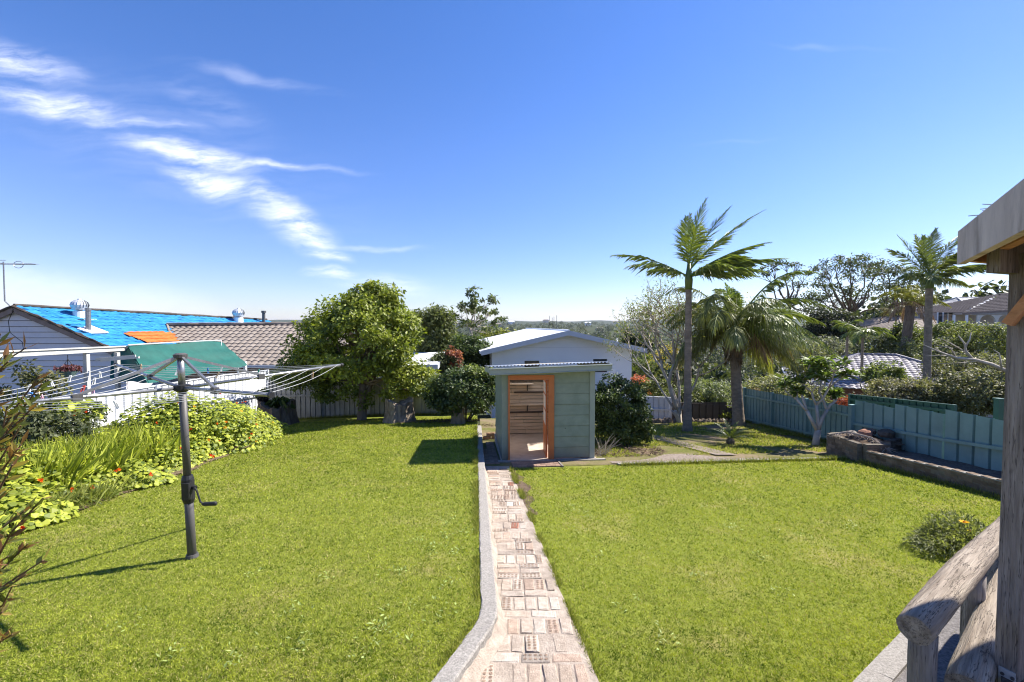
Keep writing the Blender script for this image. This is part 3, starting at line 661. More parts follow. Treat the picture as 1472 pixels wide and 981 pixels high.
mb.grid(rfn, xs, np.linspace(-0.28, 0.55, 3)); mb.grid(rfn, xs, np.linspace(2.3, SDp + 0.2, 2)); mb.grid(rfn, xs[xs < xm0 + .007], np.linspace(0.55, 2.3, 3)); mb.grid(rfn, xs[xs > xm1 - .007], np.linspace(0.55, 2.3, 3))
rf = mb.build('roof', M['zinc'], shed, smooth=True)
mb = MB(); xk = xs[(xs > xm0 - .03) & (xs < xm1 + .03)]; mb.grid(lambda x, y: rfn(x, y) + np.array([0, 0, .004]), xk, np.linspace(0.50, 2.34, 3)); mb.build('added_roof_light', M['clear_sheet'], rf, smooth=True)  # clear roof panel added to let sun brighten the shed interior
mb = MB()
mb.hexa([(-0.29, -0.33, roofz(-0.29, 0) - 0.04), (SW + 0.29, -0.33, roofz(SW + 0.29, 0) - 0.04), (SW + 0.29, -0.26, roofz(SW + 0.29, 0) - 0.04), (-0.29, -0.26, roofz(-0.29, 0) - 0.04)],
        [(-0.29, -0.33, roofz(-0.29, 0) + 0.095), (SW + 0.29, -0.33, roofz(SW + 0.29, 0) + 0.095), (SW + 0.29, -0.26, roofz(SW + 0.29, 0) + 0.095), (-0.29, -0.26, roofz(-0.29, 0) + 0.095)])
mb.tube([(-0.30, -0.34, roofz(-0.3, 0) + 0.085), (SW + 0.3, -0.34, roofz(SW + 0.3, 0) + 0.085)], 0.014, 8)
mb.tube([(-0.30, -0.335, roofz(-0.3, 0) - 0.035), (SW + 0.3, -0.335, roofz(SW + 0.3, 0) - 0.035)], 0.01, 8)
mb.build('gutter', M['green_trim'], rf)
mb = MB()
for x in (-0.275, SW + 0.255): mb = MB(); mb.beam((x, -0.25, roofz(x, -0.25) + 0.03), (x, SDp + 0.18, roofz(x, SDp + 0.18) + 0.03), 0.03, 0.12); mb.build('barge_board', M['green_trim'], rf)
mb = MB(); mb.hexa([(-0.24, -0.25, roofz(-0.24, 0) - 0.03), (SW + 0.23, -0.25, roofz(SW, 0) - 0.03), (SW + 0.23, 0.06, roofz(SW, 0) - 0.03), (-0.24, 0.06, roofz(-0.24, 0) - 0.03)],
        [(-0.24, -0.25, roofz(-0.24, 0)), (SW + 0.23, -0.25, roofz(SW, 0)), (SW + 0.23, 0.06, roofz(SW, 0)), (-0.24, 0.06, roofz(-0.24, 0))])
mb.build('soffit', M['green_paint'], rf)

# paved apron before the door, concrete strips
def shedpt(x, y, z=0.0): 
    ca, sa = math.cos(SA), math.sin(SA); X, Y = SO[0] + x*ca - y*sa, SO[1] + x*sa + y*ca
    return V3(X, Y, float(gz(X, Y, False)) + z)
mb = MB(); k = 0
for j in range(5):
    for i in range(6):
        x0 = 0.18 + i*0.2 + (0.1 if j % 2 else 0) - 0.1; y0 = -0.66 + j*0.115
        x1 = min(x0 + 0.194, 1.18); x0 = max(x0, 0.18)
        if x1 - x0 < 0.03: continue
        t = 0.02 + random.uniform(-0.002, 0.003); c = np.array([0.36, 0.25, 0.20])*random.uniform(0.8, 1.15)
        q = [shedpt(x0, y0, -0.05), shedpt(x1, y0, -0.05), shedpt(x1, y0 + 0.109, -0.05), shedpt(x0, y0 + 0.109, -0.05)]
        mb.hexa(q, [p + V3(0, 0, 0.05 + t) for p in q], c)
tag(mb.build('pavers', M['brick']), 'brown brick apron before the shed door', kind='structure')
mb = MB(); q = [shedpt(1.19, -0.72), shedpt(1.23, -0.72), shedpt(1.23, -0.08), shedpt(1.19, -0.08)]; mb.hexa([p - V3(0, 0, .05) for p in q], [p + V3(0, 0, .03) for p in q])
o = mb.build('timber_edging', M['weathered']); tag(o, 'short pale timber edging strip at the end of the brick apron', 'edging')
mb = MB()
def strip(mb, pts, w, h, zoff=0.0, raised=False):
    pts = [np.array(p, float) for p in pts]
    for a, b in zip(pts[:-1], pts[1:]):
        n = max(1, int(np.linalg.norm(b[:2]-a[:2])/0.35))
        for k in range(n):
            p = a + (b-a)*k/n; q = a + (b-a)*(k+1)/n; d = (q-p)[:2]; d /= np.linalg.norm(d); r = np.array([-d[1], d[0]])*w/2
            c = []
            for e, s_ in ((p, -1), (q, -1), (q, 1), (p, 1)):
                xy = e[:2] + r*s_; c.append(V3(xy[0], xy[1], float(gz(xy[0], xy[1], raised)) + zoff))
            mb.hexa([x - V3(0, 0, 0.06) for x in c], [x + V3(0, 0, h + random.uniform(-.004, .004)) for x in c])
strip(mb, [shedpt(-0.1, -0.10), shedpt(2.3, -0.08)], 0.14, 0.025)
strip(mb, [(2.25, EDGE_Y(2.25)-0.03), (4.5, EDGE_Y(4.5)), (7.6, EDGE_Y(7.6))], 0.11, 0.035)
tag(mb.build('path_edging', M['concrete']), 'thin concrete strip at the end of the right lawn', kind='structure')
mb = MB()
mb.grid(lambda s, t: np.stack([s, EDGE_Y(s) + 0.06 + t*(0.75 + 0.12*np.sin(s*2)), gz(s, EDGE_Y(s) + t, False) + 0.012], 1), np.linspace(2.15, 5.6, 30), np.linspace(0, 1, 5))
mb.grid(lambda s, t: np.stack([4.75 - s*1.05 + t*0.5, 10.5 + s*3.2, gz(4.75 - s*1.05, 10.5 + s*3.2, False) + 0.03], 1), np.linspace(0, 1, 16), np.linspace(0, 1, 4))
tag(mb.build('path', surf('gravel', (0.14, 0.11, 0.09), (0.36, 0.30, 0.25), 22, 1.0, 1.0, 70, 0.05)), 'gravelly worn track behind the concrete strip', kind='structure')
mb = MB()
for i in range(4):
    for j in range(22):
        x0 = -0.30 - 0.08*(j*0.115) + i*0.10 - 0.36; 
        p = shedpt(-0.44 + i*0.105, -0.25 + j*0.12)
        if p[0] < kerb_x(p[1]) + 0.12: continue
        mb.box((p[0], p[1], p[2] - 0.01), (0.098, 0.112, 0.06), SA, np.array([0.34, 0.25, 0.20])*random.uniform(0.75, 1.15))
tag(mb.build('path', M['brick']), 'brick path beside the shed', kind='structure')
mb = MB()
for i, (dx, dy, dz) in enumerate([(0, 0, 0), (0.24, 0.05, 0), (0.1, 0.02, 0.09)]):
    p = G(705, 632); mb.box((p[0] + dx - 0.1, p[1] + dy, p[2] + 0.05 + dz), (0.22, 0.11, 0.085), 0.1*i, (0.46, 0.27, 0.16))
o = mb.build('brick_stack', M['wall_brick']); tag(o, 'few loose orange bricks stacked behind the shed by the kerb', 'bricks')

# ================================================================== rotary clothesline
hb = G(279, 801)
HX, HY = hb[0] - 0.02, hb[1]
hubz = float(P(262, 558, HY)[2]); topz = float(P(262, 512, HY)[2]); bz = hb[2]
line = thing('rotary_clothesline', 'grey steel rotary clothesline standing on the lawn with wind-up handle', 'clothesline', (HX, HY, bz))
lean = (P(262, 512, HY)[0] - hb[0])
def pl(z): return V3(lean*z/(topz-bz), 0, z)                # the mast leans slightly
H1, HT = hubz - bz, topz - bz
mb = MB(); mb.tube([pl(-0.15), pl(0.82)], 0.042, 16); mb.build('lower_pole', M['galv_dark'], line, True)
mb = MB(); mb.tube([pl(0.8), pl(H1 - 0.02)], 0.036, 16); mb.build('upper_pole', M['galv_dark'], line, True)
mb = MB(); mb.tube([pl(H1), pl(HT)], 0.033, 16); mb.build('mast_head', M['galv'], line, True)
mb = MB(); mb.tube([pl(0.0), pl(0.035)], [0.062, 0.055], 16); mb.build('base_collar', M['galv_dark'], line)
mb = MB(); p0 = pl(0.62); mb.tube([pl(0.58), pl(0.62), pl(0.83), pl(0.87)], [0.046, 0.058, 0.058, 0.046], 14); mb.box(pl(0.72) + V3(0.02, -0.05, 0), (0.075, 0.05, 0.17))
gb = mb.build('gear_housing', M['black_plastic'], line)
mb = MB(); c = pl(0.75); mb.tube([c, c + V3(0.10, -0.03, 0.0)], 0.022, 10); mb.tube([c + V3(0.09, -0.03, 0.0), c + V3(0.115, -0.035, -0.03), c + V3(0.16, -0.05, -0.14), c + V3(0.19, -0.05, -0.165)], 0.009, 8); mb.tube([c + V3(0.18, -0.05, -0.165), c + V3(0.20, -0.05, -0.165), c + V3(0.32, -0.05, -0.16), c + V3(0.33, -0.05, -0.16)], [0.014, 0.02, 0.022, 0.014], 10)
mb.build('winding_handle', M['black_plastic'], gb)
mb = MB(); mb.tube([pl(HT - 0.02), pl(HT + 0.015), pl(HT + 0.03)], [0.06, 0.065, 0.04], 14); mb.build('top_cap', M['galv_dark'], line)
mb = MB(); mb.tube([pl(H1 - 0.04), pl(H1 - 0.02), pl(H1 + 0.03), pl(H1 + 0.04)], [0.042, 0.075, 0.075, 0.045], 14); mb.build('hub', M['black_plastic'], line)
ends_px = [(508, 520, None)]
b = np.array([1.13, 1.72]); AL = 1.93
th0 = math.atan2(b[1], b[0]); ARM = []
for k, rise in ((0, 0.10), (1, 0.15), (2, 0.02), (3, 0.07)):
    th = th0 + k*pi/2; Lk = AL if k != 3 else 1.70; e = pl(H1) + V3(math.cos(th)*Lk, math.sin(th)*Lk, rise); ARM.append(e)
    a = pl(H1); mb = MB(); mb.tube([a, a + (e-a)*0.5, e], 0.0185, 10); am = mb.build('arm', M['galv'], line, True)
    mb = MB(); mb.tube([e - (e-a)*0.012, e + (e-a)*0.006], 0.026, 10); mb.build('end_cap', M['black_plastic'], am)
    mb = MB(); s = a + (e-a)*0.42; mb.beam(pl(HT), s + V3(0, 0, 0.02), 0.022, 0.026); mb.build('strut', M['galv'], line)
    mb = MB(); mb.box(s, (0.07, 0.05, 0.06), th); mb.build('strut_bracket', M['galv_dark'], line)
FR = (0.40, 0.52, 0.64, 0.75, 0.86, 0.97)
WIRES = []
for f in FR:
    mb = MB()
    for k in range(4):
        p = pl(H1) + (ARM[k]-pl(H1))*f; q = pl(H1) + (ARM[(k+1) % 4]-pl(H1))*f
        t = np.linspace(0, 1, 9)[:, None]; w_ = p + (q-p)*t; w_[:, 2] -= 0.035*np.sin(t[:, 0]*pi)*(0.6 + f*0.6) - 0.012
        mb.tube(w_, 0.0022, 5, False); WIRES.append((f, k, w_))
    mb.build('line_wire', M['wire'], line)
for f in FR:
    pass
pegcol = {'white': (0.75, 0.75, 0.74), 'wooden': (0.55, 0.40, 0.24), 'green': (0.05, 0.36, 0.25), 'red': (0.55, 0.07, 0.05), 'blue': (0.06, 0.2, 0.5), 'pink': (0.7, 0.4, 0.5)}
def peg_mesh(c):
    mb = MB()
    for s_ in (-1, 1):
        mb.hexa([(-0.006, s_*0.002, 0.018), (0.006, s_*0.002, 0.018), (0.006, s_*0.009, 0.018), (-0.006, s_*0.009, 0.018)], [(-0.006, s_*0.013, -0.055), (0.006, s_*0.013, -0.055), (0.006, s_*0.007, -0.055), (-0.006, s_*0.007, -0.055)], c)
    return mb
pegs = [(1, 4, .18, 'white'), (1, 5, .3, 'white'), (1, 5, .4, 'white'), (1, 5, .5, 'white'), (1, 4, .55, 'wooden'), (1, 5, .64, 'white'), (1, 3, .3, 'white'), (1, 2, .5, 'red'), (1, 3, .7, 'blue'),
        (0, 3, .3, 'green'), (0, 4, .45, 'white'), (0, 4, .6, 'blue'), (0, 5, .55, 'white'), (0, 2, .5, 'wooden'), (0, 5, .8, 'green'), (0, 3, .75, 'white'), (0, 5, .9, 'wooden'), (3, 4, .75, 'wooden'),
        (2, 3, .5, 'white'), (1, 1, .6, 'pink'), (2, 5, .3, 'white'), (1, 2, .8, 'pink')]
src = {}
for k, ri, t, cname in pegs:
    wl = [w_ for f, kk, w_ in WIRES if kk == k and abs(f - FR[ri]) < 1e-6][0]
    i = t*8; i0 = int(i); p = wl[i0]*(1-(i-i0)) + wl[min(i0+1, 8)]*(i-i0); d = wl[-1]-wl[0]
    if cname not in src:
        o = peg_mesh(pegcol[cname]).build('clothes_peg', M['colour']); src[cname] = o
    else: o = src[cname].copy(); COL.objects.link(o)
    o.location = (HX + p[0], HY + p[1], bz + p[2]); o.rotation_euler = (random.uniform(-.2, .2), random.uniform(-.5, .5), math.atan2(d[1], d[0]) + pi/2*0)
    tag(o, {'white': 'white plastic clothes peg clipped on the clothesline wire', 'wooden': 'wooden clothes peg clipped on the clothesline wire', 'green': 'green plastic clothes peg clipped on the clothesline wire', 'red': 'red plastic clothes peg clipped on the clothesline wire', 'blue': 'blue plastic clothes peg clipped on the clothesline wire', 'pink': 'pink plastic clothes peg clipped on the clothesline wire'}[cname], 'clothes peg', cname + ' pegs on the clothesline')

# ================================================================== fences
def ribbed(mb, a, b, zb, zt, pitch=0.19, depth=0.03, flat=0.6):
    """ribbed steel sheet standing from a to b; zb, zt give its bottom and top at a fraction of its length"""
    a = np.array(a, float)[:2]; b = np.array(b, float)[:2]; Ln = np.linalg.norm(b-a); d = (b-a)/Ln; nrm = np.array([d[1], -d[0]])
    n = max(1, round(Ln/pitch)); p = Ln/n; s = []; o = []
    tp = []
    for k in range(n):
        s0 = k*p; s += [s0 + .001, s0 + p*flat, s0 + p*(flat + 0.03), s0 + p*0.97]; o += [0, 0, -depth*1.5, -depth*1.5]; tp += [(s0 + p*.5)/Ln]*4
    s = np.array(s); o = np.array(o); t = np.array(tp)
    xy = a + s[:, None]*d + o[:, None]*nrm
    m = len(s)
    lo = np.column_stack([xy, [zb(x) for x in t]]); hi = np.column_stack([xy, [zt(x) for x in t]])
    i = np.arange(m-1); mb.add(np.vstack([lo, hi]), np.stack([i, i+1, m+i+1, m+i], 1))
    lo2 = lo + np.append(nrm*-0.004*np.sign(depth), 0); hi2 = hi + np.append(nrm*-0.004*np.sign(depth), 0)
    mb.add(np.vstack([lo2, hi2]), np.stack([i, m+i, m+i+1, i+1], 1))
def fence(name, label, a, b, zb, zt, nbay, m, mpost=None, pitch=0.19, rails=(0.12, 0.9), cap=True, side=1, posts=True, group=None, post_up=0.03, flat=0.8):
    a = np.array(a, float)[:2]; b = np.array(b, float)[:2]; d = (b-a)/np.linalg.norm(b-a); nrm = np.array([d[1], -d[0]])*side
    c = (a+b)/2; org = V3(c[0], c[1], zb(0.5)); t = thing(name, label, 'fence', org, 0, group)
    L3 = lambda xy, z: V3(xy[0]-org[0], xy[1]-org[1], z-org[2])
    for k in range(nbay):
        t0, t1 = k/nbay, (k+1)/nbay; p, q = a + (b-a)*t0, a + (b-a)*t1
        mb = MB(); ribbed(mb, p-org[:2], q-org[:2], lambda x: zb(t0 + (t1-t0)*x) - org[2], lambda x: zt(t0 + (t1-t0)*x) - org[2], pitch, 0.03*side, flat)
        mb.build('panel', m, t)
        for f in rails:
            mb = MB(); za = zb(t0)*(1-f) + zt(t0 + 1e-6)*f; zc = zb(t1)*(1-f) + zt(t1 - 1e-6)*f
            mb.beam(L3(p + nrm*0.045, za), L3(q + nrm*0.045, zc), 0.05, 0.06); mb.build('rail', mpost or m, t)
        if cap:
            mb = MB(); mb.beam(L3(p, zt(t0 + 1e-6) + 0.012), L3(q, zt(t1 - 1e-6) + 0.012), 0.06, 0.025); mb.build('cap_rail', mpost or m, t)
    if posts:
        for k in range(nbay + 1):
            p = a + (b-a)*k/nbay; mb = MB(); z0, z1 = zb(k/nbay) - 0.1, max(zt(min(k/nbay + 1e-6, 1)), zt(max(k/nbay - 1e-6, 0))) + post_up
            mb.box(L3(p + nrm*0.04, (z0+z1)/2), (0.075, 0.075, z1-z0), math.atan2(d[1], d[0])); mb.build('post', mpost or m, t)
    return t
lerp = lambda a, b: (lambda t: a + (b-a)*t)
# right boundary
fence('steel_fence', 'blue green ribbed steel fence with straight capped top behind the frangipani', (8.72, 16.9), (8.72, 11.55), lerp(-1.55, -1.02), lerp(-0.20, 0.06), 3, M['fence_green'], pitch=0.2, rails=(0.16, 0.80), cap=False, side=1)
fq = lambda t: 0.26 + 0.10*math.floor(t*5.999)
fence('steel_fence', 'blue green ribbed steel fence with stepped top behind the low brick wall', (8.72, 11.5), (8.72, 4.3), lerp(-1.0, -0.1), fq, 3, M['fence_green'], pitch=0.30, rails=(0.52,), cap=False, side=1, posts=False, flat=0.82)
mb = MB(); p = V3(8.66, 11.52, -0.95); mb.box((0, 0, 0.5), (0.10, 0.10, 1.12)); mb.box((0, 0, 1.07), (0.12, 0.12, 0.03)); o = mb.build('fence_post', M['fence_green'], loc=(0, 0, 0)); o.location = p
tag(o, 'blue green square steel post where the straight and stepped fences meet', 'post')
fence('steel_fence', 'dark green steel fence showing above the stepped blue green fence', (10.2, 13.6), (10.2, 10.4), lerp(-1.2, -1.0), lerp(0.06, 0.30), 2, M['fence_dark'], cap=True, side=1)
mb = MB(); p = P(1424, 600, 8.9); mb.box((0, 0, -0.4), (0.10, 0.10, 1.5)); mb.box((0, 0, 0.36), (0.13, 0.13, 0.03)); o = mb.build('fence_post', M['fence_dark']); o.location = p + V3(0.15, 0, 0)
tag(o, 'dark green fence post standing behind the stepped fence near the timber pergola post', 'post')
# left boundary
fence('steel_fence', 'white ribbed steel fence behind the flower bed', (-9.95, 5.0), (-9.95, 15.2), lerp(-0.9, -1.3), lambda t: 0.52 - 0.06*t + (0 if t < .34 else -.02), 4, M['fence_white'], pitch=0.26, rails=(0.55,), side=1, cap=True)
fence('steel_fence', 'white ribbed steel fence in tree shade behind the black flower pot', (-9.95, 15.3), (-9.95, 18.4), lerp(-1.3, -1.6), lerp(0.44, 0.32), 1, M['fence_white'], pitch=0.2, rails=(0.5,), side=1, cap=True)
# rear boundary
ry = lambda x: 18.5 - 0.075*(x + 9.9)
rz_ = lambda x: float(gz(x, ry(x)))
fence('steel_fence', 'grey ribbed rear fence under the large round tree', (-9.8, ry(-9.8)), (-1.6, ry(-1.6)), lambda t: rz_(-9.8 + 8.2*t) - 0.05, lambda t: 0.05 - 0.05*t, 4, M['fence_grey'], M['fence_grey'], pitch=0.2, rails=(0.58,), side=1)
fence('steel_fence', 'pale grey rear fence between the white house and the brown fence', (3.4, ry(3.4)), (6.05, ry(6.05)), lambda t: rz_(4.5) - 0.15, lambda t: -0.52 - 0.1*t, 1, M['fence_white'], M['fence_white'], pitch=0.2, rails=(0.55,), side=1)
fence('steel_fence', 'brown ribbed rear fence behind the two palms', (6.15, ry(6.15)), (8.9, ry(8.9)), lambda t: rz_(7.3) - 0.1, lambda t: -0.80 + 0.06*t - (0.2 if t > .72 else 0), 1, M['fence_brown'], pitch=0.25, rails=(), side=1)
fence('steel_fence', 'white corrugated fence running off beside the white house', (5.0, 17.7), (4.6, 23.5), lerp(-2.0, -2.6), lerp(-0.50, -0.72), 2, M['fence_white'], pitch=0.12, rails=(), cap=False, posts=False)
# rock edging along the rear fence
mb = MB()
for k in range(26):
    x = 3.2 + k*0.2 + random.uniform(-.05, .05); y = ry(x) - 0.75 + random.uniform(-.05, .05)
    d = rdirs(1)[0]; nn = 8; an = np.linspace(0, 2*pi, nn, endpoint=False); zc = float(gz(x, y, False))
    pr = [(0.04, 0.16), (0.11, 0.11), (0.14, 0.02), (0.13, -0.06)]; VV = []
    for r_, z_ in pr: VV += [(x + math.cos(a_)*r_*random.uniform(.8, 1.3), y + math.sin(a_)*r_*random.uniform(.7, 1.0), zc + z_*random.uniform(.7, 1.2)) for a_ in an]
    i0 = np.arange(3)[:, None]*nn; j = np.arange(nn); mb.add(VV, np.vstack([np.stack([i0+j, i0+nn+j, i0+nn+(j+1) % nn, i0+(j+1) % nn], -1).reshape(-1, 4)])); mb.f.append(np.array([np.arange(nn) + mb.n - 4*nn]))
tag(mb.build('rock_edging', M['rock']), 'row of rough stones edging the ground before the rear fence', 'edging', kind='stuff')

# ================================================================== low brick wall, raised bed, corner planter
def brick_run(mb, a, b, zb, zt, th, bl=0.23, bh=0.076, base=(0.20, 0.155, 0.12)):
    a = np.array(a, float); b = np.array(b, float); Ln = np.linalg.norm(b-a); d = (b-a)/Ln; ang = math.atan2(d[1], d[0])
    row = 0; nz_ = 6
    hmax = max(zt(0)-zb(0), zt(1)-zb(1)); rows = max(1, int(round(hmax/bh)))
    for r_ in range(rows):
        s = -0.5*bl*(r_ % 2)
        while s < Ln:
            s0, s1 = max(s, 0), min(s + bl, Ln); s += bl
            if s1 - s0 < 0.03: continue
            t = (s0+s1)/2/Ln; z0 = zb(t) + r_*bh
            if z0 + bh*0.5 > zt(t): continue
            c = a + d*(s0+s1)/2
            mb.box((c[0] + random.uniform(-.004, .004), c[1] + random.uniform(-.004, .004), z0 + bh/2), (s1-s0-0.012, th*random.uniform(.97, 1.0), bh-0.012), ang, np.array(base)*random.uniform(0.7, 1.3))
    p = np.array([-d[1], d[0]])*th*0.46
    mb.hexa([(*(a-p), zb(0)-.1), (*(b-p), zb(1)-.1), (*(b+p), zb(1)-.1), (*(a+p), zb(0)-.1)], [(*(a-p), zt(0)-.02), (*(b-p), zt(1)-.02), (*(b+p), zt(1)-.02), (*(a+p), zt(0)-.02)], (0.2, 0.18, 0.15))
WA, WB = np.array([7.68, 9.7]), np.array([8.15, 4.6])
wzb = lambda t: float(gz(WA[0], WA[1] + (WB[1]-WA[1])*t, False)) - 0.02
wt = thing('retaining_wall', 'low dark brick retaining wall with pale coping before the stepped fence', 'wall', (7.8, 7.6, wzb(.5)))
mb = MB(); brick_run(mb, WA, WB, wzb, lambda t: wzb(t) + 0.28, 0.12); mb.v = [v - np.array([7.8, 7.6, wzb(.5)]) for v in mb.v]; mb.build('brickwork', M['wall_brick'], wt)
mb = MB(); mb.beam((*WA, wzb(0) + 0.285), (*WB, wzb(1) + 0.285), 0.13, 0.02); mb.v = [v - np.array([7.8, 7.6, wzb(.5)]) for v in mb.v]; mb.build('lit_edge_strip', M['concrete'], wt)  # pale strip gives the wall's thin sunlit top edge as colour
mb = MB(); mb.grid(lambda s, t: np.stack([WA[0] + (WB[0]-WA[0])*s + 0.05 + t*(8.75 - WA[0] - (WB[0]-WA[0])*s - 0.05), WA[1] + (WB[1]-WA[1])*s, np.array([wzb(q) for q in s]) + 0.25 + 0.02*np.sin(s*40)*np.sin(t*9)], 1), np.linspace(-0.1, 1, 40), np.linspace(0, 1, 8))
tag(mb.build('raised_bed', M['mulch']), 'bare mulched soil between low brick wall and fence', kind='structure')
pz = float(gz(7.7, 10.3, False)) - 0.02; po = V3(8.1, 10.3, pz)
pt = thing('brick_planter', 'old brick corner planter heaped with rubble by the fence', 'planter', po)
mb = MB()
for a_, b_ in (((-0.48, -0.42), (-0.48, 0.55)), ((-0.42, -0.48), (0.08, -0.48)), ((-0.42, 0.58), (0.5, 0.58))): brick_run(mb, a_, b_, lambda t: 0.0, lambda t: 0.48, 0.12, base=(0.26, 0.20, 0.15))
brick_run(mb, (0.1, -0.45), (0.55, -0.2), lambda t: 0.0, lambda t: 0.52, 0.12, base=(0.12, 0.10, 0.085)); mb.build('brickwork', M['wall_brick'], pt)
mb = MB(); mb.grid(lambda s, t: np.stack([-0.42 + s*0.95, -0.42 + t*0.95, 0.42 + 0.06*np.sin(s*9)*np.sin(t*7)], 1), np.linspace(0, 1, 12), np.linspace(0, 1, 12)); mb.build('soil', M['soil'], pt)
def rock(mb, c, r, col=None):
    nn = 9; VV = []
    for k, (rr, zz) in enumerate([(0.5, 0.55), (0.9, 0.3), (1.0, -0.1), (0.8, -0.5)]):
        VV += [(c[0] + math.cos(a_)*r*rr*random.uniform(.75, 1.2), c[1] + math.sin(a_)*r*rr*random.uniform(.75, 1.1), c[2] + r*zz*random.uniform(.8, 1.15)) for a_ in np.linspace(0, 2*pi, nn, endpoint=False)]
    i0 = np.arange(3)[:, None]*nn; j = np.arange(nn)
    k0 = mb.n; mb.add(VV, np.stack([i0+j, i0+nn+j, i0+nn+(j+1) % nn, i0+(j+1) % nn], -1).reshape(-1, 4), col); mb.f.append(np.array([np.arange(nn) + k0]))
for k, (dx, dy, dz, r_, nm) in enumerate([(0.12, 0.2, 0.60, 0.16, 'reddish rock on the rubble of the brick planter'), (0.40, -0.05, 0.66, 0.17, 'large dark rock at the back of the brick planter'), (0.34, 0.35, 0.62, 0.13, 'small brown rock in the brick planter next to the fence'), (-0.05, 0.38, 0.56, 0.11, 'small grey rock at the front corner of the brick planter')]):
    mb = MB(); rock(mb, (0, 0, 0), r_); o = mb.build('rock', surf('rock%d' % k, *[((0.26, 0.13, 0.09), (0.36, 0.2, 0.14)), ((0.07, 0.06, 0.05), (0.13, 0.11, 0.09)), ((0.16, 0.11, 0.08), (0.24, 0.17, 0.13)), ((0.2, 0.18, 0.16), (0.28, 0.25, 0.22))][k], 7, 0.95, 0.8, 25, 0.1)); o.location = po + V3(dx, dy, dz - .07); tag(o, nm, 'rock')
mb = MB(); q = [V3(-0.75, 0.15, 0.60), V3(-0.4, 0.05, 0.68), V3(-0.1, -0.25, 0.62), V3(0.0, -0.5, 0.50), V3(0.03, -0.6, 0.38)]
mb.tube(np.array(q), [0.012, 0.03, 0.025, 0.015, 0.006], 6, col=(0.42, 0.34, 0.27))
n = 220; t = rng.uniform(0, 1, n); pp = np.array([np.interp(t, np.linspace(0, 1, 5), np.array(q)[:, k]) for k in range(3)]).T
leaves(mb, pp, rdirs(n)*[1, 1, 0.4] + V3(0.1, -0.5, -0.4), rdirs(n), rng.uniform(0.1, 0.25, n), 0.012, np.array([0.42, 0.35, 0.29])*rng.uniform(0.6, 1.3, (n, 1)))
o = mb.build('dead_palm_frond', M['dry']); o.location = po - V3(0, 0, .08); tag(o, 'dried grey palm frond lying over the brick planter', 'palm frond')
# ================================================================== houses
def inpoly(s, t, poly):
    ok = np.ones(len(s), bool); n = len(poly); sg = np.sign(sum(poly[i][0]*poly[(i+1) % n][1] - poly[(i+1) % n][0]*poly[i][1] for i in range(n)))
    for i in range(n):
        a, b = poly[i], poly[(i+1) % n]
        ok &= sg*((b[0]-a[0])*(t-a[1]) - (b[1]-a[1])*(s-a[0])) > -1e-6
    return ok
def tile_plane(mb, pts, tw=0.3, rh=0.33, amp=0.025, step=0.03, div=4, hole=None, jit=0.0):
    pts = [np.array(p, float) for p in pts]; e1 = pts[1]-pts[0]; e1 /= np.linalg.norm(e1)
    n = np.zeros(3)
    for i in range(1, len(pts)-1): n += np.cross(pts[i]-pts[0], pts[i+1]-pts[0])
    n /= np.linalg.norm(n); e2 = np.cross(n, e1)
    if n[2] < 0: n = -n
    st = [((p-pts[0]) @ e1, (p-pts[0]) @ e2) for p in pts]
    s0, s1 = min(a for a, _ in st), max(a for a, _ in st); t0, t1 = min(b for _, b in st), max(b for _, b in st)
    S = np.arange(s0, s1 + tw/div, tw/div); rows = int(math.ceil((t1-t0)/rh))
    for r_ in range(rows):
        ta, tb = t0 + r_*rh, min(t0 + (r_+1)*rh, t1)
        wav = amp*(np.abs(np.sin(S/tw*pi))*2 - 1) if amp else 0*S
        ju = rng.normal(0, jit, len(S)) if jit else 0
        m = len(S)
        B = pts[0] + S[:, None]*e1 + ta*e2 + (wav + step + ju)[:, None]*n
        B0 = pts[0] + S[:, None]*e1 + ta*e2 + (wav*0.3 - 0.01)[:, None]*n
        Tt = pts[0] + S[:, None]*e1 + tb*e2 + (wav + ju)[:, None]*n
        i = np.arange(m-1); cs = (S[:-1]+S[1:])/2; ok = inpoly(cs, np.full(m-1, (ta+tb)/2), st)
        if hole is not None: ok &= ~hole(cs, np.full(m-1, (ta+tb)/2))
        i = i[ok]
        if len(i) == 0: continue
        mb.add(np.vstack([B0, B, Tt]), np.vstack([np.stack([i, i+1, m+i+1, m+i], 1), np.stack([m+i, m+i+1, 2*m+i+1, 2*m+i], 1)]))
def gable_boards(mb, A, Lp, Rp, zbot, board=0.2, out=None, apexw=0.0):
    """weatherboards filling the wall under a gable: apex A, left and right eave points"""
    A, Lp, Rp = map(lambda q: np.array(q, float), (A, Lp, Rp)); d = (Rp-Lp); d[2] = 0; d /= np.linalg.norm(d); nr = np.array([d[1], -d[0], 0])
    sA = (A-Lp) @ d; sR = (Rp-Lp) @ d; z = zbot
    def ext(zq):
        l = 0 if zq <= Lp[2] else (zq-Lp[2])/(A[2]-Lp[2])*sA
        r = sR if zq <= Rp[2] else sR - (zq-Rp[2])/(A[2]-Rp[2])*(sR-sA)
        return l, r
    base = np.array([Lp[0], Lp[1], 0])
    while z < A[2]-0.02:
        z1 = min(z + board, A[2]-0.01); l0, r0 = ext(z); l1, r1 = ext(z1)
        q = lambda s, zz, o: base + d*s + nr*o + V3(0, 0, zz)
        mb.hexa([q(l0, z + .018, .045), q(r0, z + .018, .045), q(r0, z + .018, -.02), q(l0, z + .018, -.02)], [q(l1, z1, .006), q(r1, z1, .006), q(r1, z1, -.02), q(l1, z1, -.02)]); z = z1
def shift(mb, org): mb.v = [v - np.array(org) for v in mb.v]; return mb

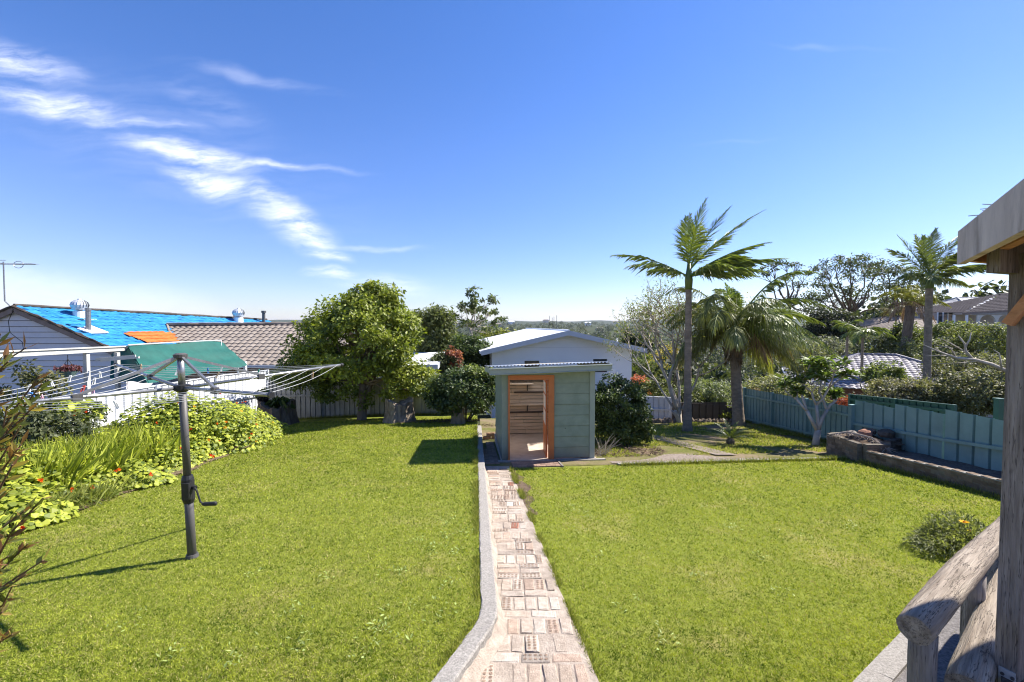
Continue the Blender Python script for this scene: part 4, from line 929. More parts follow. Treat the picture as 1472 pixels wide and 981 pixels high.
# ---- L shaped neighbour with blue tarpaulin roof
A = P(20, 440, 18.6); E = P(190, 513, 18.6); EL = V3(2*A[0]-E[0], 18.6, E[2]); RV = V3(3.2, 13.2, -0.42); gzb = -2.6
org = V3(A[0], A[1] + 4, gzb)
ha = thing('weatherboard_house', 'pale weatherboard house with blue tarpaulin over its tiled gable roof', 'house', org)
mb = MB(); gable_boards(mb, A + V3(0, .12, -.10), EL + V3(.35, .12, -.02), E + V3(-.35, .12, -.02), gzb, 0.235); gw = shift(mb, org).build('gable_wall', M['white_board'], ha)
mb = MB(); mb.hexa([V3(E[0]-.4, E[1]+.2, gzb), V3(E[0]-.38, E[1]+.2, gzb), V3(E[0]+2.8, E[1]+13, gzb), V3(E[0]+2.78, E[1]+13, gzb)], [V3(E[0]-.4, E[1]+.2, E[2]-.1), V3(E[0]-.38, E[1]+.2, E[2]-.1), V3(E[0]+2.8, E[1]+13, E[2]-.5), V3(E[0]+2.78, E[1]+13, E[2]-.5)]); shift(mb, org).build('side_wall', M['white_board'], ha)
mb = MB(); tile_plane(mb, [E, E + RV, A + RV, A], 0.3, 0.36, 0.008, 0.022, 3, jit=0.014); tr = shift(mb, org).build('roof_tarpaulin', M['tarp'], ha)
mb = MB(); tile_plane(mb, [EL + RV, EL, A, A + RV], 0.3, 0.36, 0.012, 0.025, 3); shift(mb, org).build('roof', M['tile_dark'], ha)
# exposed orange tiles where the tarpaulin stops
up = (A-E)/np.linalg.norm(A-E); al = RV/np.linalg.norm(RV); nn_ = np.cross(al, up); nn_ = nn_ if nn_[2] > 0 else -nn_
def onroof(u, v):
    d = ray(u, v); o = V3(0, 0, CAMZ); k = ((A - o) @ nn_)/(d @ nn_); return o + d*k
mb = MB(); q = [onroof(208, 493) + nn_*.05, onroof(262, 491) + nn_*.05, onroof(236, 477) + nn_*.05, onroof(172, 479) + nn_*.05]
q = [onroof(214, 494), onroof(262, 492), onroof(248, 480), onroof(228, 477.5), onroof(172, 479.5), onroof(190, 486)]
tile_plane(mb, [p + nn_*0.045 for p in q], 0.3, 0.36, 0.01, 0.03, 3); shift(mb, org).build('exposed_tiles', M['tarp_orange'], ha)
mb = MB(); mb.tube([A + V3(0, 0, .03) + RV*t for t in np.linspace(0, 1, 34)], 0.07, 8, wob=0.12); shift(mb, org).build('ridge_cap', M['dark_timber'], ha)
for S_, nm in ((E, 'barge_board'), (EL, 'barge_board')):
    mb = MB(); mb.beam(A + V3(0, -.03, -.14), S_ + V3(0, -.03, -.14), 0.04, 0.24); bb = shift(mb, org).build(nm, M['brown_timber'], ha)
    mb = MB(); mb.tube([A + (S_-A)*t + V3(0, -.05, 0.0) for t in np.linspace(0, 1, 26)], 0.055, 6, wob=0.25); shift(mb, org).build('verge_tiles', M['dark_timber'], bb)
mb = MB(); c = [P(20, 444, 18.45), P(12, 462, 18.4), P(14, 478, 18.4), P(32, 492, 18.4), P(35, 510, 18.4)]; mb.tube(c, 0.012, 5); shift(mb, org).build('cable', M['dark'], ha)
# whirlybird vents and flues belong to the roof
def whirly(p, r, nm='roof_vent'):
    mb = MB(); mb.lathe([(r*.75, -r*1.3), (r*.72, -.1*r), (r*.62, 0.0)], 16, p); mb.box(p + V3(0, 0, -r*1.15), (r*2.6, r*2.8, 0.02), 0.2); v = shift(mb, org).build(nm, M['white_paint'], ha)
    mb = MB(); n = 18
    for k in range(n):
        a = 2*pi*k/n; q = []
        for t in np.linspace(-pi/2, pi/2, 7): q.append((math.cos(t), math.sin(t)))
        V = []
        for (cr_, sz_) in q:
            for da, rr in ((0, 1.0), (0.30, 0.9)): V.append(p + V3(math.cos(a + da)*r*rr*max(cr_, .15), math.sin(a + da)*r*rr*max(cr_, .15), r*0.75 + sz_*r*0.75))
        i = np.arange(6)*2; mb.add(V, np.stack([i, i+1, i+3, i+2], 1)); 
    mb.lathe([(r*.8, 0.1*r), (r*.88, .75*r), (r*.6, 1.3*r)], 14, p); mb.lathe([(r*.25, 1.45*r), (r*.2, 1.58*r), (0.01, 1.6*r)], 10, p)
    shift(mb, org).build('turbine', M['zinc'], v)
whirly(onroof(115, 455) + V3(0, 0, .25), 0.33); whirly(onroof(343, 463) + V3(0, 0, .3), 0.36)
mb = MB(); f0 = onroof(127, 476); mb.tube([f0, P(126.5, 447, f0[1]), ], 0.095, 12); mb.tube([P(126.5, 447, f0[1]), P(126.5, 443, f0[1])], [0.11, 0.11], 12); fl = shift(mb, org).build('flue_pipe', M['galv'], ha)
mb = MB(); q = [onroof(110, 474.5), onroof(130, 481), onroof(156, 480), onroof(130, 470)]; mb.hexa([p + nn_*.03 for p in q], [p + nn_*.075 for p in q]); shift(mb, org).build('flashing', M['white_roof'], fl)
mb = MB(); f0 = onroof(379, 464); mb.tube([f0 - V3(0, 0, .3), P(379, 450, f0[1])], 0.10, 10); mb.tube([P(379, 450, f0[1]), P(379, 447, f0[1])], 0.15, 10); shift(mb, org).build('flue_pipe', M['galv_dark'], ha)
# tiled wing
vt = onroof(240, 467.5); vb = onroof(252, 493); wr = P(500, 466, vt[1] + .3); we = P(500, 525, 19.9); sl = (vt - vb)
yE = 19.9; ve = P(270, 525, yE); ve = V3(vb[0] + (vb[0]-vt[0])*0.9, yE, we[2])
mb = MB(); tile_plane(mb, [ve, we, wr, vt], 0.30, 0.33, 0.022, 0.03, 6); rw = shift(mb, org).build('wing_roof', M['tile_brown'], ha)
mb = MB(); mb.tube([vt + (wr-vt)*t + V3(0, 0, .04) for t in np.linspace(0, 1, 30)], 0.08, 8, wob=.06); mb.tube([vt + (ve-vt)*t + V3(0, 0, .03) for t in np.linspace(0, 1, 20)], 0.06, 6, wob=.1); shift(mb, org).build('ridge_cap', M['tile_brown'], rw)
mb = MB(); mb.beam(ve + V3(-.1, -.06, -.06), we + V3(.1, -.06, -.06), 0.13, 0.12); shift(mb, org).build('gutter', M['grey_fascia'], rw)
mb = MB(); a_, b_ = ve + V3(0, .5, -.1), we + V3(-.3, .5, -.1); mb.hexa([V3(a_[0], a_[1], gzb), V3(b_[0], b_[1], gzb), V3(b_[0], b_[1]+.2, gzb), V3(a_[0], a_[1]+.2, gzb)], [a_, b_, b_ + V3(0, .2, 0), a_ + V3(0, .2, 0)]); shift(mb, org).build('wing_wall', surf('brown_brick', (0.22, 0.15, 0.11), (0.32, 0.23, 0.17), 14, 0.9, 0.3), ha)
mb = MB(); q = wr + V3(0, 3.2, -1.55); tile_plane(mb, [q, V3(vt[0], q[1], q[2]), vt, wr], 0.3, 0.33, .02, .03, 4); mb.hexa([V3(we[0]-.3, we[1]+.5, gzb), V3(we[0]-.2, we[1]+.5, gzb), V3(wr[0]-.2, wr[1]+3, gzb), V3(wr[0]-.3, wr[1]+3, gzb)], [we + V3(-.3, .5, -.1), we + V3(-.2, .5, -.1), wr + V3(-.2, 0, -.1), wr + V3(-.3, 0, -.1)]); shift(mb, org).build('wing_roof', M['tile_brown'], ha)
# aerial on its mast
ap = P(7, 438, 18.9); at_ = thing('tv_aerial', 'thin television aerial on a mast at the weatherboard gable', 'aerial', ap)
top = P(5, 380, 18.9) - ap
mb = MB(); mb.tube([V3(0.55, 0, -.15), V3(0.25, 0, -.1), V3(0, 0, .15), top + V3(0, 0, .1)], 0.025, 8); mb.build('mast', M['galv'], at_)
mb = MB(); mb.beam(top + V3(-.5, 0, 0), top + V3(1.55, -.2, -.04), 0.025, 0.025)
for k in range(13):
    c = top + V3(0.5 + k*.085, -.14 - .006*k, -.02); mb.beam(c - V3(0.02, .22 - .006*k, 0), c + V3(.02, .22 - .006*k, 0.0), 0.012, 0.012)
for k in range(4): c = top + V3(-.45 + k*.13, 0, .04 + .0*k); mb.beam(c + V3(0, -.35, .0), c + V3(0, .35, 0), 0.014, 0.014)
mb.beam(top + V3(-.45, 0, .16), top + V3(.1, 0, .16), 0.02, 0.02)
a = np.linspace(0, 2*pi, 15); mb.tube(np.stack([top[0] + .62 + .2*np.cos(a), top[1] + 0*a, top[2] - .02 + .14*np.sin(a)], 1), 0.012, 5, False); mb.build('antenna', M['galv'], at_)

# ---- pergola along the side fence, with green shade cloth
pg = thing('pergola', 'cream painted pergola frame beyond the white fence', 'pergola', V3(-11.4, 12, -1.4))
po_ = V3(-11.4, 12, -1.4); bz_ = CAMZ - 0.66
mb = MB(); mb.beam(P(-60, 513, 9.4), P(182, 501, 13.6), 0.14, 0.13); mb.beam(P(-60, 508, 9.4), P(182, 498, 13.6), 0.2, 0.03); shift(mb, po_).build('beam', M['pergola_paint'], pg)
mb = MB(); mb.beam(P(182, 500, 13.5), P(318, 493, 17.5), 0.06, 0.05); shift(mb, po_).build('beam', M['pergola_paint'], pg)
mb = MB(); mb.beam(P(138, 517, 12.6), P(195, 512, 12.9), 0.05, 0.07); mb.beam(P(145, 519, 12.4), P(200, 514, 12.5), 0.05, 0.05); shift(mb, po_).build('rafter', M['pergola_paint'], pg)
for u, Y, mm in ((124, 12.3, 'pergola_paint'), (168, 13.1, 'pergola_paint'), (352, 17.6, 'white_paint')):
    p = P(u, 507 if u < 300 else 520, Y); mb = MB(); mb.box((p[0], p[1], (p[2]-1.6)/2), (0.10, 0.10, p[2]+1.6)); shift(mb, po_).build('post', M[mm], pg)
def cloth(q, nu, nv, sag, seed):
    r = np.random.default_rng(seed); ph = r.uniform(0, 6, 6)
    def fn(s, t):
        p = (q[0]*((1-s)*(1-t))[:, None] + q[1]*(s*(1-t))[:, None] + q[2]*(s*t)[:, None] + q[3]*((1-s)*t)[:, None])
        p = p + np.outer(-sag*np.sin(s*pi)*np.sin(t*pi) + 0.03*np.sin(s*11 + ph[0] + 3*t) + 0.02*np.sin(t*17 + s*6 + ph[1]), [0, 0, 1.0]); return p
    mb = MB(); mb.grid(fn, np.linspace(0, 1, nu), np.linspace(0, 1, nv)); return mb
sc_o = P(270, 520, 14)
sc_ = thing('shade_cloth', 'dark green shade cloth sloping from the pergola beam to the white fence', 'shade cloth', sc_o)
mb = cloth([P(212, 551, 12.56), P(356, 526, 17.2), P(318, 490, 17.5), P(184, 497, 13.5)], 40, 16, 0.12, 1); shift(mb, sc_o).build('sheet', M['shade_cloth'], sc_, True)
mb = cloth([P(158, 546, 13.0), P(214, 551, 12.6), P(186, 498, 13.5), P(160, 508, 13.7)], 16, 16, 0.1, 2); shift(mb, sc_o).build('side_flap', M['shade_cloth'], sc_, True)
mb = MB(); mb.tube([P(184, 496.5, 13.48), P(250, 492.5, 15.2), P(318, 489.5, 17.48)], 0.025, 6); mb.tube([P(318, 490, 17.45), P(320, 525, 16.4), P(321, 540, 15.9)], 0.012, 5); shift(mb, sc_o).build('hem_rope', M['wire'], sc_)
bo = P(98, 534, 11.7); hbk = thing('hanging_basket', 'small hanging basket of dark red plants under the pergola beam', 'hanging basket', bo)
mb = MB(); mb.lathe([(0.02, -.16), (0.13, -.14), (0.19, 0), (0.2, 0.01), (0.17, 0.0)], 14); mb.build('bowl', surf('basket_green', (0.10, 0.16, 0.14), (0.14, 0.2, 0.18), 5), hbk)
mb = MB()
for a in (0.3, 2.4, 4.5): mb.tube([V3(math.cos(a)*.19, math.sin(a)*.19, 0), V3(0, 0, .32), V3(0, 0, .42)], 0.008, 5)
mb.build('hanger', M['dark'], hbk)
mb = MB(); crown(mb, (0, 0, .07), (.24, .24, .09), 24, 16, .06, .07, [(0.07, 0.02, 0.03), (0.16, 0.06, 0.06)]); mb.build('leaves', M['leaf'], hbk)

# ---- white house behind the shed
def house_frame(p0, ang):
    ca, sa = math.cos(ang), math.sin(ang); return lambda x, y, z: V3(p0[0] + x*ca - y*sa, p0[1] + x*sa + y*ca, z)
w0 = P(707, 560, 23.6); wa = 0.115
wz = -3.4; wo = V3(w0[0], w0[1], wz)
wh = thing('white_house', 'white gabled house with grey barge boards and white metal roof beyond the shed', 'house', wo, wa)
zE = CAMZ - 1.28; zA = CAMZ - 0.28; zR = CAMZ - 1.22; Wd = 7.55; Dp = 14.0
eL, eR, zA, zE, zR = -0.45, Wd + .5, zA - wz, zE - wz, zR - wz; xm = 3.95
apx = lambda y: V3(xm, y, zA - .012*y)
mb = MB(); ops = [(1.72, 2.5, zE - 1.0, zE - .58), (5.42, 6.2, zE - 1.22, zE - .52)]
rl = lambda x: (zE + (zA - zE)*(x - eL)/(xm - eL) if x < xm else zR + (zA - zR)*(eR - x)/(eR - xm)) - 0.16
xs_ = sorted([0, Wd, xm] + [a for o in ops for a in o[:2]])
for a, b_ in zip(xs_[:-1], xs_[1:]):
    o = [q for q in ops if q[0] <= a + 1e-6 and q[1] >= b_ - 1e-6]
    segs = [(0, None)] if not o else [(0, o[0][2]), (o[0][3], None)]
    for z0, z1 in segs: mb.hexa([(a, 0, z0), (b_, 0, z0), (b_, .15, z0), (a, .15, z0)], [(a, 0, z1 if z1 else rl(a)), (b_, 0, z1 if z1 else rl(b_)), (b_, .15, z1 if z1 else rl(b_)), (a, .15, z1 if z1 else rl(a))])
mb.build('front_wall', surf('white_wall', (0.74, 0.75, 0.765), (0.80, 0.81, 0.82), 1.0, 0.7, 0.05, 30), wh)
mb = MB()
for k in range(8): z = 0.5 + k*0.34
mb.box((xm, -0.004, zE + .12), (Wd - 1.5, 0.012, 0.015)); mb.build('wall_joint', M['grey_fascia'], wh)
for o in ops:
    mb = MB(); mb.box(((o[0]+o[1])/2, 0.09, (o[2]+o[3])/2), (o[1]-o[0] + .02, .03, o[3]-o[2] + .02)); wn = mb.build('window', M['glass'], wh)
    mb = MB(); mb.box(((o[0]+o[1])/2, 0.03, o[2] - .02), (o[1]-o[0] + .1, .12, .04)); mb.build('sill', M['white_paint'], wn)
mb = MB(); mb.hexa([(0, .15, 0), (.15, .15, 0), (.15, Dp, 0), (0, Dp, 0)], [(0, .15, zE), (.15, .15, zE), (.15, Dp, zE), (0, Dp, zE)]); mb.hexa([(Wd-.15, .15, 0), (Wd, .15, 0), (Wd, Dp, 0), (Wd-.15, Dp, 0)], [(Wd-.15, .15, zR), (Wd, .15, zR), (Wd, Dp, zR), (Wd-.15, Dp, zR)]); mb.build('side_wall', M['white_paint'], wh)
for yy in (1.2, 3.5):
    mb = MB(); mb.box((-0.01, yy, zE - .55), (.04, .8, .7)); wn = mb.build('window', M['glass'], wh)
    mb = MB()
    for dy_ in (-.44, .44): mb.box((-.03, yy + dy_, zE - .55), (.05, .08, .85))
    mb.box((-.03, yy, zE - .16), (.05, .8, .07)); mb.box((-.03, yy, zE - .94), (.05, .8, .07)); mb.build('frame', M['white_paint'], wn)
ro = -0.55
mb = MB()
def sheet(fx0, fx1):
    (xa, za), (xb, zb_) = fx0, fx1; n = 1
    ysr = np.arange(ro, Dp + .4, 0.09)
    mb.grid(lambda s, y: np.stack([xa + (xb-xa)*s, y, za + (zb_-za)*s - .012*y*0 + 0.012*(np.round((y - ro)/0.09) % 2)], 1), np.linspace(0, 1, 2), ysr)
sheet((eL - .1, zE - .02), (xm, zA)); sheet((xm, zA), (eR + .1, zR - .02)); rfo = mb.build('roof', M['white_roof'], wh)
mb = MB(); mb.tube([(xm, ro, zA + .01), (xm, Dp + .4, zA + .01)], 0.06, 8); mb.build('ridge_cap', M['white_roof'], rfo)
for (xa, za) in ((eL - .12, zE - .03), (eR + .12, zR - .03)):
    mb = MB(); mb.hexa([(xa, ro - .03, za - .22), (xm, ro - .03, zA - .235), (xm, ro + .03, zA - .235), (xa, ro + .03, za - .22)], [(xa, ro - .03, za + .03), (xm, ro - .03, zA + .02), (xm, ro + .03, zA + .02), (xa, ro + .03, za + .03)]); mb.build('barge_board', M['grey_fascia'], wh)
    mb = MB(); mb.hexa([(xa, ro, za - .17), (xm, ro, zA - .17), (xm, .02, zA - .17), (xa, .02, za - .17)], [(xa, ro, za - .15), (xm, ro, zA - .15), (xm, .02, zA - .15), (xa, .02, za - .15)]); mb.build('soffit', M['white_paint'], wh)
mb = MB(); mb.beam((eL - .14, ro, zE - .09), (eL - .14, Dp + .4, zE - .09), .1, .13); mb.build('gutter', M['white_paint'], rfo)
mb = MB(); mb.box((6.72, -.05, 1.0), (.09, .08, 4.2)); mb.tube([V3(6.72, -.06, zR - .3), V3(6.72, -.06, zR + .55)], .04, 8); mb.build('downpipe', M['white_paint'], wh)

# ---- small white carport left of it
c0 = P(600, 548, 22.0); co = V3(c0[0], c0[1], -3.0); cp_ = thing('carport', 'small white flat roofed carport beside the large round tree', 'carport', co)
cq = [P(560, 526, 21.0), P(628, 524, 21.2), P(641, 506, 26.0), P(560, 508, 26.0)]
mb = MB(); mb.hexa([p - co - V3(0, 0, .05) for p in cq], [p - co for p in cq]); cr_ = mb.build('roof', M['white_roof'], cp_)
mb = MB(); mb.beam(cq[0] - co + V3(0, -.03, -.13), cq[1] - co + V3(.02, -.03, -.13), .05, .24); mb.beam(cq[1] - co + V3(.03, 0, -.13), cq[2] - co + V3(.03, 0, -.13), .05, .24); mb.build('fascia', M['grey_fascia'], cr_)
for p in (P(624, 530, 21.4), P(600, 530, 21.4), P(632, 522, 25.0)): mb = MB(); q = p - co; mb.box((q[0], q[1], q[2]/2 - .1), (.1, .1, q[2] + .2)); mb.build('post', M['white_paint'], cp_)
mb = MB(); a_, b_ = P(626, 546, 21.3) - co, P(611, 566, 20.6) - co
for k in range(2): mb.beam(a_ - V3(0, 0, .5*k), b_ - V3(0, 0, .5*k), .06, .07)
mb.build('handrail', M['white_paint'], cp_)

# ---- right hand neighbours
def hip_house(name, label, cx, cy, ang, hx, hy, zeave, zridge, rl_, zb, mroof, mwall, tw=0.3, extra=None, div=3):
    o = thing(name, label, 'house', V3(cx, cy, zb), ang); e, r_ = zeave - zb, zridge - zb
    a, b_, c, d = V3(-hx, -hy, e), V3(hx, -hy, e), V3(hx, hy, e), V3(-hx, hy, e); m0, m1 = V3(-rl_, 0, r_), V3(rl_, 0, r_)
    mb = MB()
    for q in ([a, b_, m1, m0], [b_, c, m1], [c, d, m0, m1], [d, a, m0]): tile_plane(mb, q, tw, 0.34, 0.02, 0.03, div)
    rr = mb.build('roof', mroof, o); mb = MB()
    for p, q in ((a, m0), (b_, m1), (c, m1), (d, m0), (m0, m1)): mb.tube([p + (q-p)*t + V3(0, 0, .03) for t in np.linspace(0, 1, 16)], .09, 6, wob=.08)
    mb.build('ridge_cap', mroof, rr); mb = MB()
    for p, q in ((a, b_), (b_, c), (c, d), (d, a)): mb.beam(p - V3(0, 0, .06), q - V3(0, 0, .06), .12, .13)
    mb.build('gutter', M['white_paint'], rr); mb = MB(); x, y = hx - .55, hy - .55
    mb.hexa([(-x, -y, -.5), (x, -y, -.5), (x, y, -.5), (-x, y, -.5)], [(-x, -y, e - .05), (x, -y, e - .05), (x, y, e - .05), (-x, y, e - .05)]); mb.build('wall', mwall, o)
    return o, e, r_
def windows(o, spec, m=None):
    for (x, y, z, w_, h, side) in spec:
        mb = MB(); mb.box((x, y, z), (w_, .06, h) if side == 'y' else (.06, w_, h)); wn = mb.build('window', M['glass'], o)
        mb = MB(); t = .07
        for s_ in (-1, 1):
            mb.box((x + (s_*w_/2 if side == 'y' else 0), y + (0 if side == 'y' else s_*w_/2), z), (t, .1, h + t) if side == 'y' else (.1, t, h + t)); 
        for zz_ in (z - h/2, z + h/2): mb.box((x, y, zz_), (w_ - t, .1, t) if side == 'y' else (.1, w_ - t, t))
        mb.build('frame', M['white_paint'], wn)
rh_, e_, r__ = hip_house('tiled_house', 'low house with purplish grey tiled hip roof beyond the fence', 22.9, 28.5, -0.5, 4.9, 4.7, CAMZ - 3.25, CAMZ - 1.85, 0.9, -4.6, M['tile_grey'], M['cream_wall'], 0.33)
mb = MB(); ez = e_; a, b_, m0, m1 = V3(-4.3, -6.7, ez - .05), V3(-.5, -6.7, ez - .05), V3(-2.4, -4.8, ez + .52), V3(-2.4, -2.4, ez + .56)
for q in ([a, b_, m0], [b_, V3(-.5, -2.4, ez - .05), m1, m0], [V3(-4.3, -2.4, ez - .05), a, m0, m1]): tile_plane(mb, q, .33, .34, .02, .03, 3)
for p, q in ((a, m0), (b_, m0), (m0, m1)): mb.tube([p + (q-p)*t + V3(0, 0, .04) for t in np.linspace(0, 1, 12)], .08, 6, wob=.08)
mb.build('wing_roof', M['tile_grey'], rh_)
mb = MB(); mb.hexa([(-3.9, -6.3, -.4), (-.9, -6.3, -.4), (-.9, -4.2, -.4), (-3.9, -4.2, -.4)], [(-3.9, -6.3, ez - .1), (-.9, -6.3, ez - .1), (-.9, -4.2, ez - .1), (-3.9, -4.2, ez - .1)]); mb.build('wing_wall', surf('red_brick', (.20, .09, .06), (.28, .13, .09), 14, .9), rh_)
mb = MB(); mb.tube([(-3.1, -2.9, ez + .3), (-3.1, -2.9, ez + 1.05)], .09, 10); mb.tube([(-3.1, -2.9, ez + 1.02), (-3.1, -2.9, ez + 1.1)], .12, 10); mb.build('flue_pipe', M['galv'], rh_)
h2, e2, r2 = hip_house('brown_roof_house', 'long low cream house with flat brown roof below the umbrella trees', 58.0, 66.0, 0.0, 8.5, 5, CAMZ - .35, CAMZ + 1.15, 4.5, -2.0, surf('beige_tile', (.24, .19, .15), (.32, .26, .21), 3, .8), M['cream_wall'], .6, div=2)
windows(h2, [(-4.0, -4.47, e2 - 1.0, 1.6, 1.0, 'y'), (0, -4.47, e2 - 1.0, 1.6, 1.0, 'y')])
h5, e5, r5 = hip_house('garage', 'cream garage with brown gabled roof below the cabbage palm', 50.5, 57.0, 0.0, 5.0, 4, CAMZ - .55, CAMZ + .75, 2.0, -2.0, surf('beige_tile2', (.22, .18, .145), (.30, .245, .20), 3, .8), M['white_paint'], .6, div=2)
windows(h5, [(-3.0, -3.47, e5 - 1.2, 2.2, 1.6, 'y')])
h3, e3, r3 = hip_house('grey_roof_house', 'upper house with pale grey roof and small vented gable', 62.5, 62.0, 0.0, 5.0, 5, CAMZ + 2.0, CAMZ + 3.75, 2.0, 0, surf('pale_grey_tile', (.40, .39, .39), (.52, .51, .50), 3, .7), surf('grey_board', (.35, .34, .35), (.42, .41, .42), 3), .6, div=2)
mb = MB(); mb.prism([(-2.2, -4.2, e3 + .75), (1.6, -4.2, e3 + .75), (-.3, -4.2, e3 + 1.5)], (0, 3, 0)); mb.build('vented_gable', M['grey_fascia'], h3)
h4 = thing('arched_verandah_house', 'cream house with dark tiled roof and arched verandah behind the timber post', 'house', V3(46, 44, -1.0)); O4 = V3(46, 44, -1.0)
ea, eb = P(1384, 449.5, 44), P(1500, 443, 44); ra, rb = P(1440, 422, 48), P(1560, 414, 48)
mb = MB(); tile_plane(mb, [ea, eb, rb, ra], .35, .36, .02, .03, 3); tile_plane(mb, [ea + V3(1, 9, .2), ea, ra], .35, .36, .02, .03, 3); h4r = shift(mb, O4).build('roof', M['tile_dark'], h4)
mb = MB(); mb.beam(ea + V3(-.1, -.1, -.1), eb + V3(.1, -.1, -.1), .15, .2); shift(mb, O4).build('fascia', M['brown_timber'], h4r)
fz = float(P(1384, 476, 44)[2]); zt_ = ea[2] - .25
mb = MB(); mb.box((ea[0] + 5, 46.2, (fz + zt_)/2), (9.6, .2, zt_ - fz + .2)); mb.box((ea[0] + 5, 45, fz - 1.3), (9.8, 2.6, 2.6)); shift(mb, O4).build('wall', M['cream_wall'], h4)
mb = MB()                                                   # arcade with round arches
bay = 1.75; x0 = float(P(1407, 460, 43.9)[0]); za = fz + 1.0
for k in range(4):
    xa, xb = x0 + k*bay, x0 + (k+1)*bay; xm_ = (xa+xb)/2; rr_ = bay/2 - .14; n = 10
    top_ = [V3(xa, 43.9, zt_), V3(xb, 43.9, zt_)]
    arc = [V3(xm_ - rr_*math.cos(t), 43.9, za + rr_*0.75*math.sin(t)) for t in np.linspace(0, pi, n)]
    for i in range(n-1): p, q = arc[i], arc[i+1]; mb.hexa([p, q, q + V3(0, .15, 0), p + V3(0, .15, 0)], [V3(p[0], p[1], zt_), V3(q[0], q[1], zt_), V3(q[0], q[1] + .15, zt_), V3(p[0], p[1] + .15, zt_)])
    mb.box((xa, 43.975, (fz + zt_)/2), (.27, .148, zt_ - fz))
shift(mb, O4).build('arcade', surf('pale_render', (.58, .53, .45), (.66, .61, .53), 3, .8), h4)
mb = MB()
for k in range(26): mb.box((ea[0] + .2 + k*.36, 43.8, fz + .25), (.05, .05, .6))
mb.beam((ea[0], 43.8, fz + .57), (eb[0], 43.8, fz + .57), .08, .07); shift(mb, O4).build('balustrade', M['white_paint'], h4)
mb = MB(); mb.box((x0 - 1.3, 46.0, fz + 1.2), (1.5, .1, 1.2)); wn = shift(mb, O4).build('window', M['glass'], h4)
mb = MB()
for dx in (-.78, -.25, .25, .78): mb.box((x0 - 1.3 + dx, 45.93, fz + 1.2), (.07, .08, 1.3))
shift(mb, O4).build('frame', M['white_paint'], wn)
for px_ in (ea[0] + .3, x0 - 2.4): mb = MB(); mb.box((px_, 43.9, (fz + zt_)/2), (.15, .15, zt_ - fz)); shift(mb, O4).build('post', M['white_paint'], h4)

# road, hedge and far houses in the valley
mb = MB(); mb.grid(lambda s, t: np.stack([-5 + s*40, 38 + t*5 + s*3, gz(-5 + s*40, 38 + t*5 + s*3) + .12], 1), np.linspace(0, 1, 40), np.linspace(0, 1, 4)); tag(mb.build('road', M['asphalt'], smooth=True), 'grey suburban street below the yard', kind='structure')
# ================================================================== foreground timber structure
PY = 2.3; bedz = 0.34
pc = P(1452, 700, PY); xp = pc[0] + 0.035
po2 = V3(xp, PY, bedz); PR = R(25); pw = 0.09
pgl = thing('timber_pergola', 'weathered timber pergola post with brace, beam and roof edge', 'pergola', po2)
ca, sa = math.cos(PR), math.sin(PR)
def pp3(a, b_, z): return V3(xp + a*ca - b_*sa, PY + a*sa + b_*ca, z)
mb = MB(); zs = np.linspace(bedz - .1, CAMZ + .36, 12); V = []; hw = pw/2; ch = .004
for z in zs:
    for a_, b_ in ((-hw + ch, -hw), (hw - ch, -hw), (hw, -hw + ch), (hw, hw - ch), (hw - ch, hw), (-hw + ch, hw), (-hw, hw - ch), (-hw, -hw + ch)): V.append(pp3(a_ + random.uniform(-.001, .001), b_ + random.uniform(-.001, .001), z))
i0 = np.arange(11)[:, None]*8; j = np.arange(8); mb.add(V, np.stack([i0+j, i0+(j+1) % 8, i0+8+(j+1) % 8, i0+8+j], -1).reshape(-1, 4)); mb.f.append(np.array([list(range(88, 96))]))
shift(mb, po2).build('post', M['weathered'], pgl)
C0 = P(1377, 333, 2.42); C1 = P(1383, 381, 2.42); zt_, zb_ = C0[2], C1[2]
dirn = unit(V3(-0.60, -0.83, 0)); inw = V3(-dirn[1], dirn[0], 0); inw = inw if inw[0] > 0 else -inw; fe = unit(V3(0.93, 0.36, 0))
bz0, bz1 = float(P(1430, 392, 2.25)[2]), float(P(1430, 346, 2.25)[2])
bs = P(1428, 370, 2.25); bdir = fe
mb = MB(); mb.beam(V3(bs[0], bs[1], (bz0+bz1)/2), V3(bs[0], bs[1], (bz0+bz1)/2) + bdir*2.4, 0.05, bz1 - bz0); shift(mb, po2).build('beam', M['weathered'], pgl)
mb = MB(); b0 = pp3(-hw - .021, .03, float(P(1441, 466, PY)[2])); b1 = pp3(-hw - .021, -.12, bz0 + .015); mb.beam(b0, b1, 0.038, 0.075, up=(ca, sa, 0)); mb.beam(b1, b1 + (b1 - b0)*.6, 0.038, 0.075, up=(ca, sa, 0)); shift(mb, po2).build('brace', M['orange_timber'], pgl)
mb = MB(); zbk = float(P(1425, 975, PY)[2]); M3 = [[ca, -sa, 0], [sa, ca, 0], [0, 0, 1]]
mb.box(pp3(-hw - .004, -.005, zbk), (.006, .062, .13), M=M3); br = shift(mb, po2).build('post_bracket', surf('bracket_steel', (.42, .42, .42), (.55, .55, .54), 20, .5, .1, 40, .4, .2, stain=(.22, .2, .18), stain_scale=8), pgl)
for yy, zz in ((.015, .035), (-.022, .035), (-.004, -.03)):
    mb = MB(); q = pp3(-hw - .006, -.005 + yy, zbk + zz); q2 = pp3(-hw - .014, -.005 + yy, zbk + zz); mb.tube([q, q2], .008, 8); shift(mb, po2).build('bolt', M['galv_dark'], br)
cth = np.array([C0[0], C0[1], 0]); Ln = 1.7
def wall_board(a, b_, off, z0, z1, th): return [V3(*a[:2], z0), V3(*b_[:2], z0), V3(*(b_ + off*th)[:2], z0), V3(*(a + off*th)[:2], z0)], [V3(*a[:2], z1), V3(*b_[:2], z1), V3(*(b_ + off*th)[:2], z1), V3(*(a + off*th)[:2], z1)]
